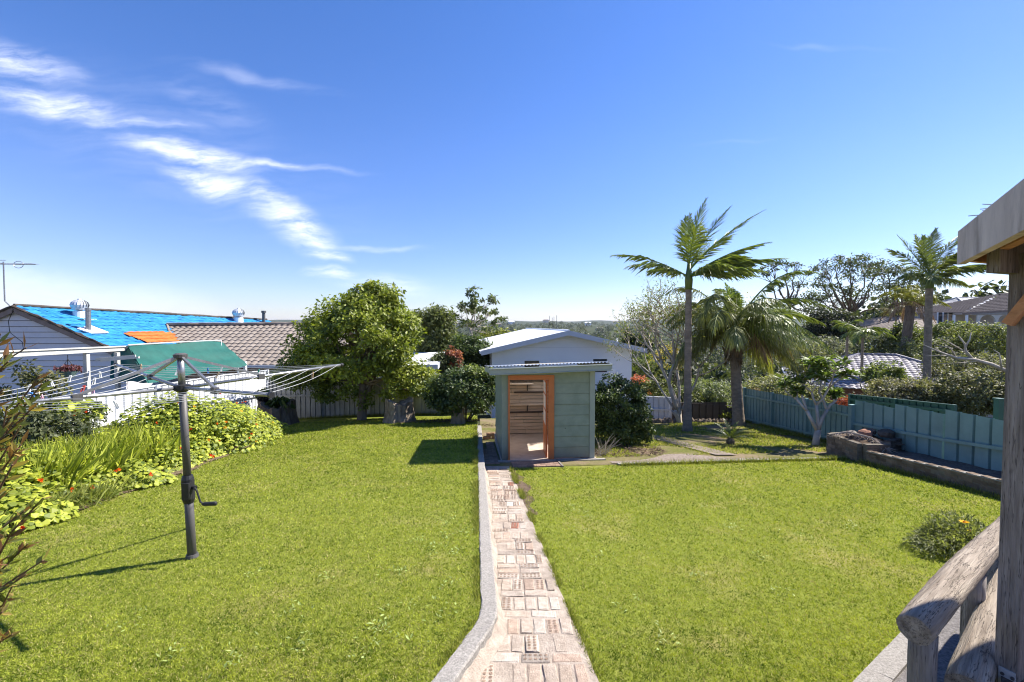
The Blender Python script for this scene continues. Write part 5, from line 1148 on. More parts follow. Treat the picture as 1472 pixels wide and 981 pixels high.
mb = MB(); mb.hexa(*wall_board(cth, cth + dirn*Ln, inw, zb_, zt_, .032)); shift(mb, po2).build('fascia_board', M['weathered_board'], pgl)
nb_ = V3(fe[1], -fe[0], 0); a = cth + inw*.034
mb = MB(); mb.hexa(*wall_board(a, a + fe*2.6, nb_, zb_ + .012, zt_ - .004, .032)); shift(mb, po2).build('fascia_board', M['orange_timber'], pgl)
mb = MB(); q = [a + fe*.0 - nb_*.01, a + fe*2.6 - nb_*.01, cth + dirn*Ln + inw*.034 + fe*2.6, cth + dirn*Ln + inw*.036]
mb.hexa([V3(*p[:2], zt_ - .03) for p in q], [V3(*p[:2], zt_ + .006) for p in q]); shift(mb, po2).build('roof', M['weathered_board'], pgl)
for k in range(4):
    mb = MB(); p = a + nb_*.06 + fe*(.12 + .55*k); mb.beam(V3(*p[:2], zt_ - .08), V3(*(p + dirn*1.45)[:2], zt_ - .08), .04, .09); shift(mb, po2).build('rafter', M['orange_timber'], pgl)
mb = MB()
for k in range(7):
    p = cth + dirn*(.25 + .07*k) + inw*.02; q = p + V3(random.uniform(-.04, .04), random.uniform(-.04, .04), 0); mb.tube([V3(*p[:2], zt_ + .009), V3(*q[:2], zt_ + .012 + random.uniform(0, .01))], .0016, 5)
p = cth + dirn*.36; mb.tube([V3(*(p - inw*.02)[:2], zt_ + .014), V3(*(p + inw*.06)[:2], zt_ + .012)], .0018, 5)
o = mb.build('twigs', M['bark']); tag(o, 'few dry twigs lying on the timber pergola roof edge', 'twigs', kind='stuff')

# ---- terrace bed, logs and kerb at the right
TL = [V3(1.75, 1.55, 0), V3(2.6, 2.36, 0), V3(3.6, 3.25, 0), V3(4.7, 4.1, 0), V3(9, 5.6, 0), V3(9, -1, 0), V3(1.9, -1, 0)]
mb = MB(); mb.prism([V3(p[0], p[1], bedz - 1.2) for p in TL], (0, 0, 1.2)); o = tag(mb.build('garden_bed', M['mulch']), 'mulched terrace beside the timber post', kind='structure')
mb = MB(); n = 500; xy = np.stack([rng.uniform(1.9, 5, n), rng.uniform(0.8, 4, n)], 1); k = (xy[:, 1] < xy[:, 0]*.86 - .15); xy = xy[k]; n = len(xy)
leaves(mb, np.column_stack([xy, np.full(n, bedz + .015)]), rdirs(n)*[1, 1, .25], np.tile([0, 0, 1.], (n, 1)) + .4*rdirs(n), rng.uniform(.03, .09, n), rng.uniform(.012, .03, n), np.array([.22, .155, .11])*rng.uniform(.5, 1.5, (n, 1)))
tag(mb.build('leaf_litter', M['dry']), 'brown leaf litter on the mulched terrace', 'leaf litter', kind='stuff')
def log(name, label, a, b_, r, loc_seed, bend=0.0, cat='log'):
    a = np.array(a, float); b_ = np.array(b_, float); c = (a+b_)/2; d = b_-a; Ln = np.linalg.norm(d); ang = math.atan2(d[1], d[0]); el = math.asin(d[2]/Ln)
    rr = np.random.default_rng(loc_seed); n, m = 26, 40; V = []
    ph = rr.uniform(0, 6, 8)
    for i in range(m):
        t = i/(m-1); x = (t-.5)*Ln
        end = min(i, m-1-i); k = 0.93 if end == 0 else 1.0
        for q in range(n):
            th = 2*pi*q/n; rad = r*k*(1 + .05*math.sin(2*th + ph[0] + t*3) + .03*math.sin(3*th + ph[1] - t*5) + .045*math.sin(t*9 + ph[2]) + .012*rr.standard_normal() - (0.06 if (q in (3, 9, 17) and rr.random() < .8) else 0))
            V.append((x, math.cos(th)*rad + bend*math.sin(t*pi), math.sin(th)*rad + bend*.4*math.sin(t*pi)))
    mb = MB(); i0 = np.arange(m-1)[:, None]*n; j = np.arange(n); mb.add(V, np.stack([i0+j, i0+n+j, i0+n+(j+1) % n, i0+(j+1) % n], -1).reshape(-1, 4))
    mb.f.append(np.array([np.arange(n)])); mb.f.append(np.array([np.arange(n)[::-1] + (m-1)*n]))
    o = mb.build(name, M['log'], smooth=False); 
    for p in o.data.polygons: p.use_smooth = len(p.vertices) == 4
    o.location = c; o.rotation_euler = (0, -el, ang); return tag(o, label, cat) if label else o
la, lb = P(1314, 906, 2.12), P(1432, 776, 3.2)
lb = lb + (lb - la)*0.5
rail = thing('log_rail', 'thick cracked grey log rail resting on short round posts beside the lawn', 'log rail', la - V3(0, 0, .8))
o = log('rail_log', None, la, lb, 0.072, 3, 0.012); o.parent = rail; o.location = Vector(o.location) - rail.location
for k, t in enumerate((0.04, 0.42, 0.8)):
    p = la + (lb-la)*t; g = float(gz(p[0], p[1], False)); mb = MB(); m_ = 8; zz = np.linspace(g - .1, p[2] - .06, m_)
    mb.tube([(p[0] + .03, p[1] + .02, z) for z in zz], .055, 16, wob=.02); v = mb.v[0] - np.array(rail.location); mb.v[0] = v; mb.build('post', M['weathered'], rail, True)
d_ = unit((lb - la)*[1, 1, 0]); rt = V3(d_[1], -d_[0], 0)
a = V3(2.15, 1.62, bedz - .02) ; 
ll = log('edging_log', 'mossy brown edging log lying along the mulched terrace', P(1388, 992, 2.2), P(1452, 815, 3.2) + V3(.6, .5, 0), 0.078, 8, 0.0)
mb = MB(); strip(mb, [P(1225, 1015, 0)*0 + G(1232, 1012), G(1292, 944), G(1360, 868), G(1440, 785)], .15, .035); tag(mb.build('kerb', M['concrete']), 'straight concrete mowing strip under the log rail', kind='structure')
mb = MB(); g0, g1 = G(1262, 1010), G(1445, 800); 
mb.grid(lambda s, t: np.stack([g0[0] + (g1[0]-g0[0])*s + t*.8, g0[1] + (g1[1]-g0[1])*s - t*.35, gz(g0[0] + (g1[0]-g0[0])*s + t*.8, g0[1] + (g1[1]-g0[1])*s - t*.35, False) + .02], 1), np.linspace(-.3, 1, 16), np.linspace(0, 1, 6))
tag(mb.build('gravel', surf('grey_gravel', (.13, .12, .115), (.30, .28, .27), 40, 1, 1, 90, .05)), 'grey gravel between the mowing strip and the edging log', 'gravel', kind='stuff')

# ================================================================== trees and shrubs
G1, G2 = (0.045, 0.070, 0.014), (0.17, 0.20, 0.032)
def tree(name, label, base, parts, trunk, cat='tree', mat='leaf', bark='bark', group=None):
    t = thing(name, label, cat, base, 0, group)
    mb = MB(); K = []
    for q in parts: K.append(crown(mb, **q))
    mb.build('crown', M[mat], t); K = np.vstack(K)
    tb = MB(); trunk(tb, K); tb.build('trunk', M[bark], t, True); return t
# large round tree
b = G(520, 604)
def trk(tb, K):
    f = V3(0.05, 0, 1.35)
    tb.tube([V3(0, 0, -.1), V3(0, 0, .05), V3(.03, .02, .6), f], [.24, .18, .15, .14], 12, wob=.05)
    tb.tube([V3(.02, 0, .55), V3(.3, .05, 1.2), V3(.55, .1, 1.9)], [.10, .085, .06], 9)
    sel = K[rng.choice(len(K), 60, False)]; branches(tb, None, [f, V3(.55, .1, 1.9), f], sel, .055, .008, -.02)
tree('round_tree', 'large round dense green tree by the rear fence', b, [
    dict(c=(0.05, 0, 2.9), rad=(2.3, 2.0, 1.8), ncl=260, nl=85, cr=.36, ls=.15, cols=[G1, (0.25, 0.275, 0.032)], seed=4, lump=.10, shell=.55),
    dict(c=(0.25, 0, 4.15), rad=(1.1, 1.1, .95), ncl=70, nl=80, cr=.3, ls=.15, cols=[G1, (0.27, 0.29, 0.035)], seed=5, lump=.10),
    dict(c=(-1.95, .2, 1.95), rad=(1.2, 1.0, .95), ncl=85, nl=75, cr=.3, ls=.14, cols=[G1, (0.19, 0.21, 0.03)], seed=6, lump=.12),
    dict(c=(1.75, -.1, 1.45), rad=(.95, .9, .75), ncl=60, nl=80, cr=.28, ls=.14, cols=[G1, (0.26, 0.28, 0.038)], seed=7, lump=.12),
    dict(c=(-.9, .1, .95), rad=(1.2, .8, .55), ncl=30, nl=60, cr=.26, ls=.14, cols=[G1, G2], seed=9, lump=.15)], trk, mat='leaf_gloss')
def shrub(name, label, base, parts, cat='shrub', mat='leaf', bark='bark', nst=7, group=None):
    t = thing(name, label, cat, base, 0, group); mb = MB(); K = np.vstack([crown(mb, **q) for q in parts]); mb.build('foliage', M[mat], t)
    tb = MB()
    for q in K[rng.choice(len(K), min(nst, len(K)), False)]: tb.tube(limb((random.uniform(-.08, .08), random.uniform(-.08, .08), -.08), q, 6, .05), np.linspace(.035, .01, 6), 6)
    tb.build('stem', M[bark], t, True); return t
DK1, DK2 = (0.022, 0.040, 0.014), (0.075, 0.105, 0.030)
b = G(668, 606)
shrub('dark_shrub', 'wide dark glossy shrub left of the shed', b, [dict(c=(0, 0, 1.0), rad=(1.25, 1.0, .85), ncl=170, nl=70, cr=.22, ls=.12, cols=[DK1, (0.10, 0.13, 0.045)], seed=12, lump=.1, shell=.6), dict(c=(.45, 0, 1.55), rad=(.6, .6, .35), ncl=30, nl=70, cr=.2, ls=.12, cols=[DK2, (0.20, 0.22, 0.05)], seed=13)], mat='leaf_gloss')
b = G(893, 638)
shrub('dark_shrub', 'dense dark shrub right of the shed', b, [dict(c=(0, 0.25, .85), rad=(.78, .75, .85), ncl=150, nl=85, cr=.17, ls=.085, cols=[DK1, (0.085, 0.115, 0.03)], seed=15, lump=.12, shell=.6), dict(c=(.1, 0.0, .45), rad=(.8, .6, .4), ncl=60, nl=70, cr=.15, ls=.085, cols=[DK1, (0.11, 0.14, 0.03)], seed=16)], mat='leaf_gloss')
mb = MB(); p = G(862, 655)
for k in range(26): a_ = random.uniform(-.3, .8); mb.tube([p + V3(random.uniform(-.1, .2), random.uniform(-.05, .2), 0), p + V3(a_*.6, random.uniform(-.2, .3), random.uniform(.15, .5))], [.008, .003], 4)
o = mb.build('dry_twigs', M['bark_pale']); tag(o, 'dry bare twigs at the foot of the dark shrub by the shed corner', 'twigs')
# mulch / leaf litter beneath
for c, rx, ry_ in ((G(893, 648), 1.1, .8), (G(640, 606), 1.9, .5)):
    n = 900; a_ = rng.uniform(0, 2*pi, n); r_ = np.sqrt(rng.uniform(0, 1, n)); x, y = c[0] + rx*r_*np.cos(a_), c[1] + ry_*r_*np.sin(a_); mb = MB()
    leaves(mb, np.stack([x, y, gz(x, y, c[0] < 0) + .02], 1), rdirs(n)*[1, 1, .3], np.tile([0, 0, 1.], (n, 1)) + .5*rdirs(n), rng.uniform(.05, .12, n), rng.uniform(.02, .05, n), np.array([.16, .11, .075])*rng.uniform(.4, 1.5, (n, 1)))
    tag(mb.build('leaf_litter', M['dry']), 'brown leaf litter under a dark shrub', 'leaf litter', kind='stuff')

# stumps
def stump(label, base, r, h, pale=True, seed=1):
    rr = np.random.default_rng(seed); n, m = 30, 9; V = []; ph = rr.uniform(0, 6, 5)
    for i in range(m):
        t = i/(m-1)
        for q in range(n):
            th = 2*pi*q/n; flare = 1 + .35*(1-t)**3; rad = r*flare*(1 + .10*math.sin(3*th + ph[0]) + .07*math.sin(7*th + ph[1]) + .05*math.sin(13*th + ph[2]) + .02*rr.standard_normal())
            V.append((math.cos(th)*rad, math.sin(th)*rad, -.1 + t*(h + .1) + (.10*math.sin(2*th + ph[3]) + .04*math.sin(9*th))*t))
    V.append((0, 0, h*.86)); mb = MB(); i0 = np.arange(m-1)[:, None]*n; j = np.arange(n)
    mb.add(V, np.stack([i0+j, i0+(j+1) % n, i0+n+(j+1) % n, i0+n+j], -1).reshape(-1, 4)); q = (m-1)*n; mb.f.append(np.stack([q+j, q+(j+1) % n, np.full(n, m*n)], 1))
    o = mb.build('tree_stump', M['stump'] if pale else M['bark'], smooth=False); o.location = base; return tag(o, label, 'tree stump')
stump('pale split tree stump right of the round tree', G(574, 606), .44, .72, True, 2)
stump('short pale stump under the dark shrub left of the shed', G(659, 609), .2, .42, True, 5)
stp = G(396, 612); stump('dark mossy stump at the end of the flower bed', stp, .56, .80, False, 4)
pp_ = stp + V3(-.48, .15, .74); pt_ = thing('flower_pot', 'tilted black plastic flower pot standing on the dark stump', 'flower pot', pp_); pt_.rotation_euler = (0.0, -.16, .3)
mb = MB(); mb.lathe([(.17, 0), (.20, .3), (.225, .31), (.225, .36), (.20, .36), (.19, .30)], 18); mb.build('pot', M['black_plastic'], pt_, True)
mb = MB(); crown(mb, (0, 0, .42), (.24, .24, .16), 26, 24, .07, .09, [G1, (0.18, .22, .04)]); mb.build('plant', M['leaf'], pt_)
p_ = stp + V3(.15, 0, .72); fr_ = thing('fern', 'dark green drooping fern growing out of the dark stump', 'fern', p_); mb = MB()
n = 170; th = rng.uniform(0, 2*pi, n); el = rng.uniform(.1, 1.2, n); D = np.stack([np.cos(th)*np.cos(el), np.sin(th)*np.cos(el), np.sin(el)], 1); leaves(mb, D*.03, D, rdirs(n)*.3 + [0, 0, 1], rng.uniform(.35, .7, n), .05, np.array([.04, .06, .015])*rng.uniform(.6, 1.8, (n, 1)), 'strap', .5); mb.build('fronds', M['leaf'], fr_)

# ------------------------------------------------ palms
def frond(mb, base, az, el, Ln, droop, ll, wind=(0, 0, 0), n=55, cols=((.035, .055, .014), (.10, .13, .03)), w=.028, hang=.5, dead=False, twist=0.0):
    m = 14; pts = [np.array(base, float)]; d0 = V3(math.cos(az)*math.cos(el), math.sin(az)*math.cos(el), math.sin(el)); wv = np.array(wind, float)
    for i in range(m):
        t = (i + .5)/m; d = d0*(1 - .15*t) + V3(0, 0, -1)*droop*t**1.4*1.6 + wv*t; d /= np.linalg.norm(d); pts.append(pts[-1] + d*Ln/m)
    pts = np.array(pts); mb.tube(pts, np.linspace(.028, .004, m+1)*(Ln/2.4), 5, col=np.array(cols[0])*2.2 if not dead else np.array(cols[1]))
    tt = np.repeat(np.linspace(.14, .99, n), 2); k = tt*m; i = np.minimum(k.astype(int), m-1); fr = (k - i)[:, None]
    pos = pts[i]*(1-fr) + pts[i+1]*fr; T = unit(pts[i+1]-pts[i]); up = np.array([0, 0, 1.]) + twist*rdirs(1)[0]; side = unit(np.cross(T, up)); sg = np.tile([1, -1], n)[:, None]
    upv = np.cross(side, T)
    D = unit(side*sg*(.85 - .35*tt[:, None]) + T*(.55 + .4*tt[:, None]) - np.array([0, 0, 1.])*hang*rng.uniform(.4, 1.3, (2*n, 1)) + wv*.8 + .13*rdirs(2*n) + .2*upv)
    ln = ll*np.sin(np.clip(tt*1.02 + .06, 0, 1)*pi*.86 + .22)*rng.uniform(.8, 1.15, 2*n)
    t = rng.uniform(0, 1, (2*n, 1)); col = (np.array(cols[0])*(1-t) + np.array(cols[1])*t)*rng.uniform(.8, 1.2, (2*n, 1))
    leaves(mb, pos, D, np.cross(D, side*sg) + .2*rdirs(2*n), ln, w, col, 'strap', .35*hang)
def palm(name, label, base, top, r0, r1, fronds, bark='bark_grey', dead=None, extra=None, shaft=True, rings=True, leanm=None):
    t = thing(name, label, 'palm tree', base); top = np.array(top, float) - base
    mb = MB(); m = 40; tt = np.linspace(0, 1, m); pth = np.outer(tt, top); pth[0, 2] -= .12
    if leanm is not None: pth += np.outer(np.sin(tt*pi), leanm)
    rad = r0 + (r1-r0)*tt**.6 + .35*r0*np.exp(-tt*14) + (.006*(np.arange(m) % 2) if rings else 0); mb.tube(pth, rad, 14, wob=.02); mb.build('trunk', M[bark], t, True)
    if shaft:
        mb = MB(); mb.tube([top - V3(0, 0, .1), top + V3(0, 0, .2), top + V3(0, 0, .75)], [r1*1.15, r1*1.35, r1*.5], 12, col=(.12, .16, .05)); mb.build('crown_shaft', M['palm'], t, True)
    for f in fronds:
        mb = MB(); f = dict(f); dz = f.pop('dz', .3); frond(mb, top + V3(0, 0, dz), **f); mb.build('frond', M['palm'], t)
    for f in dead or []:
        mb = MB(); f = dict(f); dz = f.pop('dz', .3); frond(mb, top + V3(0, 0, dz), dead=True, cols=((.20, .13, .07), (.36, .24, .13)), **f); mb.build('dead_frond', M['dry'], t)
    if extra: extra(t, top)
    return t
b1 = G(988, 621); t1 = P(990, 412, b1[1])
YG = ((.06, .085, .015), (.22, .25, .04))
fr1 = []
for az, el, Ln, dr, wx, hg, cc in [(1.0, 1.35, 2.5, .08, .30, .10, 0), (.4, 1.10, 2.6, .10, .34, .10, 0), (.0, .85, 3.0, .14, .36, .15, 0), (.2, .45, 2.6, .30, .34, .45, 0), (-.4, .32, 2.7, .22, .36, .55, 0), (-.9, .25, 2.2, .4, .3, .65, 0),
        (2.95, .52, 2.5, .34, .05, .6, 0), (3.35, .40, 2.2, .42, .05, .6, 0), (1.8, 1.3, 1.9, .22, .18, .3, 1), (4.4, 1.1, 1.6, .4, .2, .45, 1), (2.3, .5, 1.6, .5, .15, .6, 0), (3.9, 1.4, 1.7, .2, .15, .3, 1), (5.6, .6, 1.8, .45, .25, .5, 1), (.6, .75, 2.5, .2, .38, .3, 0), (.1, .2, 2.3, .3, .36, .55, 0), (-.3, .62, 2.5, .25, .38, .4, 0), (4.9, .4, 1.8, .5, .3, .6, 0)]:
    fr1.append(dict(az=az, el=el, Ln=Ln, droop=dr, ll=.62, wind=(wx, 0, .06), hang=hg, dz=.5 if el > .7 else .3, n=54, w=.024, cols=YG if cc else ((.07, .10, .025), (.22, .25, .06))))
palm('wind_blown_palm', 'tall slender palm with fronds blown to one side near the rear fence', b1, t1, .13, .09, fr1)
b2 = G(1062, 613); t2 = P(1055, 484, b2[1])
fr2 = []
for k in range(36):
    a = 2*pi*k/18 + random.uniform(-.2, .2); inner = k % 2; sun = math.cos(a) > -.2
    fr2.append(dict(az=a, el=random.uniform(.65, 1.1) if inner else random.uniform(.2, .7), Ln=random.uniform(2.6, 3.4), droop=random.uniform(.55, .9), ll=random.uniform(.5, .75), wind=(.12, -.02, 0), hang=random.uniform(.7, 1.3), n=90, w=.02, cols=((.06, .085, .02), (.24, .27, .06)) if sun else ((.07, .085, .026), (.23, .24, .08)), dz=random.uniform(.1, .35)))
for k in range(18):
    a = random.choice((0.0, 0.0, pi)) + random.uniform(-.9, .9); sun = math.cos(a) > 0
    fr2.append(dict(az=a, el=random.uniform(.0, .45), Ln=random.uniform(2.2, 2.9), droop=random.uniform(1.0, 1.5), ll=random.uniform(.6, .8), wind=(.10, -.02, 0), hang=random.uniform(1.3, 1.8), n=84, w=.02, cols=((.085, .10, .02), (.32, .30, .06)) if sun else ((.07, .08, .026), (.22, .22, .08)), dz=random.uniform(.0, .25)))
for k in range(5): fr2.append(dict(az=random.uniform(0, 6.28), el=1.35, Ln=random.uniform(1.0, 1.4), droop=.45, ll=.4, wind=(.1, 0, 0), hang=.35, cols=((.06, .09, .02), (.18, .22, .05)), dz=.5))
dd = [dict(az=.5, el=.3, Ln=2.4, droop=1.5, ll=.5, hang=1.5, w=.02), dict(az=-.1, el=.35, Ln=2.5, droop=1.4, ll=.5, hang=1.5, w=.02), dict(az=-1.2, el=.1, Ln=1.9, droop=1.7, ll=.5, hang=1.5, w=.02), dict(az=-.35, el=.2, Ln=2.0, droop=1.7, ll=.45, hang=1.4, w=.02), dict(az=.15, el=.1, Ln=2.1, droop=1.6, ll=.45, hang=1.5, w=.02), dict(az=-.8, el=.2, Ln=1.7, droop=1.9, ll=.4, hang=1.4, w=.02), dict(az=3.3, el=.1, Ln=1.3, droop=1.8, ll=.35, hang=1.5, w=.02)]
def boots(t, top):
    mb = MB()
    for k in range(26):
        a = k*2.4; z = -.75 + k*.04; c = top + V3(math.cos(a)*.16, math.sin(a)*.16, z); mb.tube([c, c + V3(math.cos(a)*.10, math.sin(a)*.10, .16), c + V3(math.cos(a)*.22, math.sin(a)*.22, .36)], [.07, .05, .02], 6, col=(.23, .16, .11))
    n = 380; a = rng.uniform(0, 2*pi, n); C = top + np.stack([np.cos(a)*.2, np.sin(a)*.2, rng.uniform(-.8, .1, n)], 1); leaves(mb, C, np.stack([np.cos(a)*.35, np.sin(a)*.35, -np.ones(n)], 1), rdirs(n), rng.uniform(.15, .45, n), .02, np.array([.22, .16, .11])*rng.uniform(.5, 1.4, (n, 1)), 'strap', .1)
    mb.build('leaf_bases', M['dry'], t)
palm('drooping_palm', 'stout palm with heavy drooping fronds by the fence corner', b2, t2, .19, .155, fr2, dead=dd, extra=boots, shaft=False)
o = MB(); q = G(1090, 606); n = 240; C = np.stack([q[0] + rng.normal(-.15, .13, n), q[1] + rng.normal(0, .1, n), q[2] + rng.uniform(.1, 1.3, n)], 1); leaves(o, C, rdirs(n)*.35 + V3(.25, 0, -1), rdirs(n), rng.uniform(.3, .6, n), .018, np.array([.33, .20, .10])*rng.uniform(.6, 1.4, (n, 1)), 'strap'); o = o.build('dead_palm_frond', M['dry'])
tag(o, 'hanging brown dead palm frond against the stout palm trunk', 'palm frond')
# palm beyond the fence
b3 = V3(19.4, 21.2, -3.6); t3 = P(1336, 412, 21.2)
fr3 = []
for az, el, Ln, dr, wx, hg, cc in [(1.0, 1.25, 2.6, .15, .28, .15, 0), (.3, 1.05, 2.9, .2, .42, .2, 0), (.1, .8, 2.6, .25, .42, .3, 0), (2.6, 1.05, 2.3, .15, .05, .25, 0), (2.9, .8, 2.2, .3, .05, .45, 0), (-.3, .5, 2.5, .4, .32, .6, 0), (.5, .6, 2.5, .4, .35, .6, 1), (3.4, .4, 1.9, .5, .08, .8, 0), (4.6, .8, 1.9, .5, .2, .6, 0), (5.5, .6, 2.2, .5, .22, .7, 0), (1.9, 1.35, 2.0, .2, .18, .3, 1), (.2, .2, 2.2, .5, .3, .8, 0), (3.1, 1.2, 2.0, .2, .1, .4, 0), (-.8, .9, 2.2, .4, .3, .5, 1), (4.0, .3, 1.7, .6, .1, .9, 0)]:
    fr3.append(dict(az=az, el=el, Ln=Ln, droop=dr, ll=.72, wind=(wx, 0, .05), hang=hg, dz=.5 if el > .7 else .3, n=58, w=.034, cols=YG if cc else ((.06, .08, .022), (.19, .21, .055))))
palm('wind_blown_palm', 'windswept palm standing in front of the tiled hip roof', b3, t3, .17, .135, fr3)
b4 = V3(27.0, 31.5, -2.2); t4 = P(1309, 440, 31.5)
fr4 = [dict(az=k*.63 + .2, el=random.uniform(.3, 1.2), Ln=random.uniform(1.8, 2.5), droop=random.uniform(.6, 1.2), ll=.6, wind=(.15, 0, 0), hang=.8, w=.05, n=40, cols=((.10, .11, .02), (.30, .28, .06))) for k in range(12)]
palm('date_palm', 'short thick yellowish palm behind the windswept palm', b4, t4, .30, .27, fr4, bark='bark', dead=[dict(az=k*1.1, el=-.1, Ln=2.4, droop=1.2, ll=.5, hang=1.0, n=30, w=.04) for k in range(5)], shaft=False)
def cordy(label, px, pv, Y, h, sc=1.0, cols=((.05, .075, .02), (.18, .21, .05)), group=None):
    tp = P(px, pv, Y); b = tp - V3(0, 0, h); fr = [dict(az=k*.75, el=random.uniform(.2, 1.1), Ln=random.uniform(1.2, 1.7)*sc, droop=random.uniform(.6, 1.1), ll=.5*sc, wind=(.1, 0, 0), hang=.7, w=.06*sc, n=26, cols=cols) for k in range(9)]
    return palm('small_palm', label, b, tp, .07, .06, fr, shaft=False)
cordy('small bright palm left of the other small palm, above the grey tiled roof', 1218, 478, 27.5, 2.3, .8)
cordy('small bright palm nearest the ridge of the grey tiled roof', 1240, 486, 25.5, 1.8, 1.0)
cordy('thin dark cabbage palm before the brown roofed garage', 1288, 455, 36, 3.4, 1.0, ((.12, .11, .06), (.22, .19, .09)))
cy = G(1050, 640); t = thing('cycad', 'small spiky cycad at the lawn edge below the palms', 'cycad', cy)
mb = MB(); mb.tube([V3(0, 0, -.05), V3(0, 0, .12), V3(0, 0, .2)], [.1, .11, .06], 10, wob=.08); mb.build('trunk', M['bark'], t)
for k in range(20):
    mb = MB(); frond(mb, V3(0, 0, .17), k*2.4, .25 + .045*k, .62, .4, .10, n=34, w=.012, cols=((.03, .045, .014), (.09, .11, .03)), hang=.05); mb.build('frond', M['palm'], t)

# bare feathery tree left of the tall palm
bb_ = G(984, 614) + V3(.18, .9, 0); bb_[2] = float(gz(bb_[0], bb_[1], False))
bt = thing('feathery_tree', 'pale thin limbed tree with sparse feathery leaves behind the tall palm', 'tree', bb_)
mb = MB(); lv = MB(); tips = []
def grow(p, d, L_, r, depth):
    n = 5; pts = [p]; dd_ = d.copy()
    for i in range(n): dd_ = unit(dd_ + .12*rng.standard_normal(3) + V3(0, 0, .05)); pts.append(pts[-1] + dd_*L_/n)
    mb.tube(pts, np.linspace(r, r*.62, n+1), 6 if depth > 1 else 4)
    if depth == 0: tips.append(pts[-1]); tips.append(pts[-3]); return
    for k in range(3 if depth > 1 else 3):
        nd_ = unit(dd_ + rng.standard_normal(3)*[.6, .55, .35] + V3(-.05, 0, .06)); grow(pts[-1] if k else pts[-2], nd_, L_*random.uniform(.62, .85), r*.6, depth-1)
for (dx, dyy, dz, L_, r) in ((-.45, 0, 1.0, 1.55, .08), (-.22, .1, 1.0, 1.65, .07), (-.62, .1, .95, 1.4, .045), (.10, .2, 1.0, 1.6, .06), (.40, .1, .95, 1.5, .05)):
    grow(V3(0, 0, 0.0), unit(V3(dx*.5, dyy, 1)), .55, r*1.2, 0); 
    grow(unit(V3(dx*.5, dyy, 1))*.5, unit(V3(dx, dyy, dz)), L_*1.15, r, 3)
mb.build('trunk', M['bark_pale'], bt, True)
tp_ = np.array(tips); tp_ = tp_[tp_[:, 2] > 1.9]
n = len(tp_)*16; C = np.repeat(tp_, 16, 0) + rng.normal(0, .13, (n, 3)); leaves(lv, C, rdirs(n) - [0, 0, .5], rdirs(n), rng.uniform(.06, .13, n), .03, np.where(rng.uniform(0, 1, (n, 1)) < .5, [[.11, .15, .03]], [[.24, .22, .05]])*rng.uniform(.6, 1.3, (n, 1))); lv.build('crown', M['leaf'], bt)

# frangipani before the fence
fb = G(1172, 641); ft = thing('frangipani', 'knobbly frangipani tree with pale forked limbs before the right fence', 'tree', fb)
mb = MB(); tips = []
def fgrow(p, d, L_, r, depth):
    pts = [p, p + d*L_*.5 + rng.standard_normal(3)*.02, p + d*L_]; mb.tube(pts, [r, r*.9, r*.85], 8)
    if depth == 0: tips.append((pts[-1], d)); return
    for k in range(2 if depth > 1 else 3):
        a = rng.uniform(0, 2*pi) + k*2.4; fgrow(pts[-1], unit(d*.75 + V3(math.cos(a)*.65, math.sin(a)*.55, .28)), L_*rng.uniform(.45, 1.0), r*.68, depth-1)
mb.tube([V3(0, 0, -.1), V3(.02, 0, .15), V3(.06, 0, .42)], [.10, .085, .075], 10)
fgrow(V3(.05, 0, .38), unit(V3(-.55, 0, 1)), .62, .05, 3); fgrow(V3(.06, 0, .42), unit(V3(.5, .1, 1)), .58, .05, 3); fgrow(V3(.06, 0, .4), unit(V3(.05, .2, 1)), .66, .045, 3)
mb.build('trunk', M['bark_pale'], ft, True)
lv = MB()
for p, d in tips:
    n = 26; th = rng.uniform(0, 2*pi, n); D = np.stack([np.cos(th), np.sin(th), rng.uniform(-.5, .8, n)], 1); leaves(lv, p + D*.02 - d*rng.uniform(0, .12, (n, 1)), D, np.tile([0, 0, 1.], (n, 1)) + .5*rdirs(n), rng.uniform(.16, .30, n), .085, np.array([.10, .135, .03])*rng.uniform(.5, 1.8, (n, 1)))
lv.build('crown', M['leaf_gloss'], ft)
# ================================================================== flower bed on the left
def bed_pts(n, ya, yb, w0, w1):
    y = rng.uniform(ya, yb, n); x = bed_edge(y) - rng.uniform(w0, w1, n); return x, y
mb = MB(); mb.grid(lambda t, y: np.stack([bed_edge(y) + .12 + .06*np.sin(y*5) - t*3.4, y, gz(bed_edge(y) + .12 - t*3.4, y) + .022 + t*.12], 1), np.linspace(0, 1, 24)[::-1], np.linspace(2, 17.3, 90)); tag(mb.build('flower_bed', M['soil'], smooth=True), 'soil of the flower bed along the white fence', kind='structure')
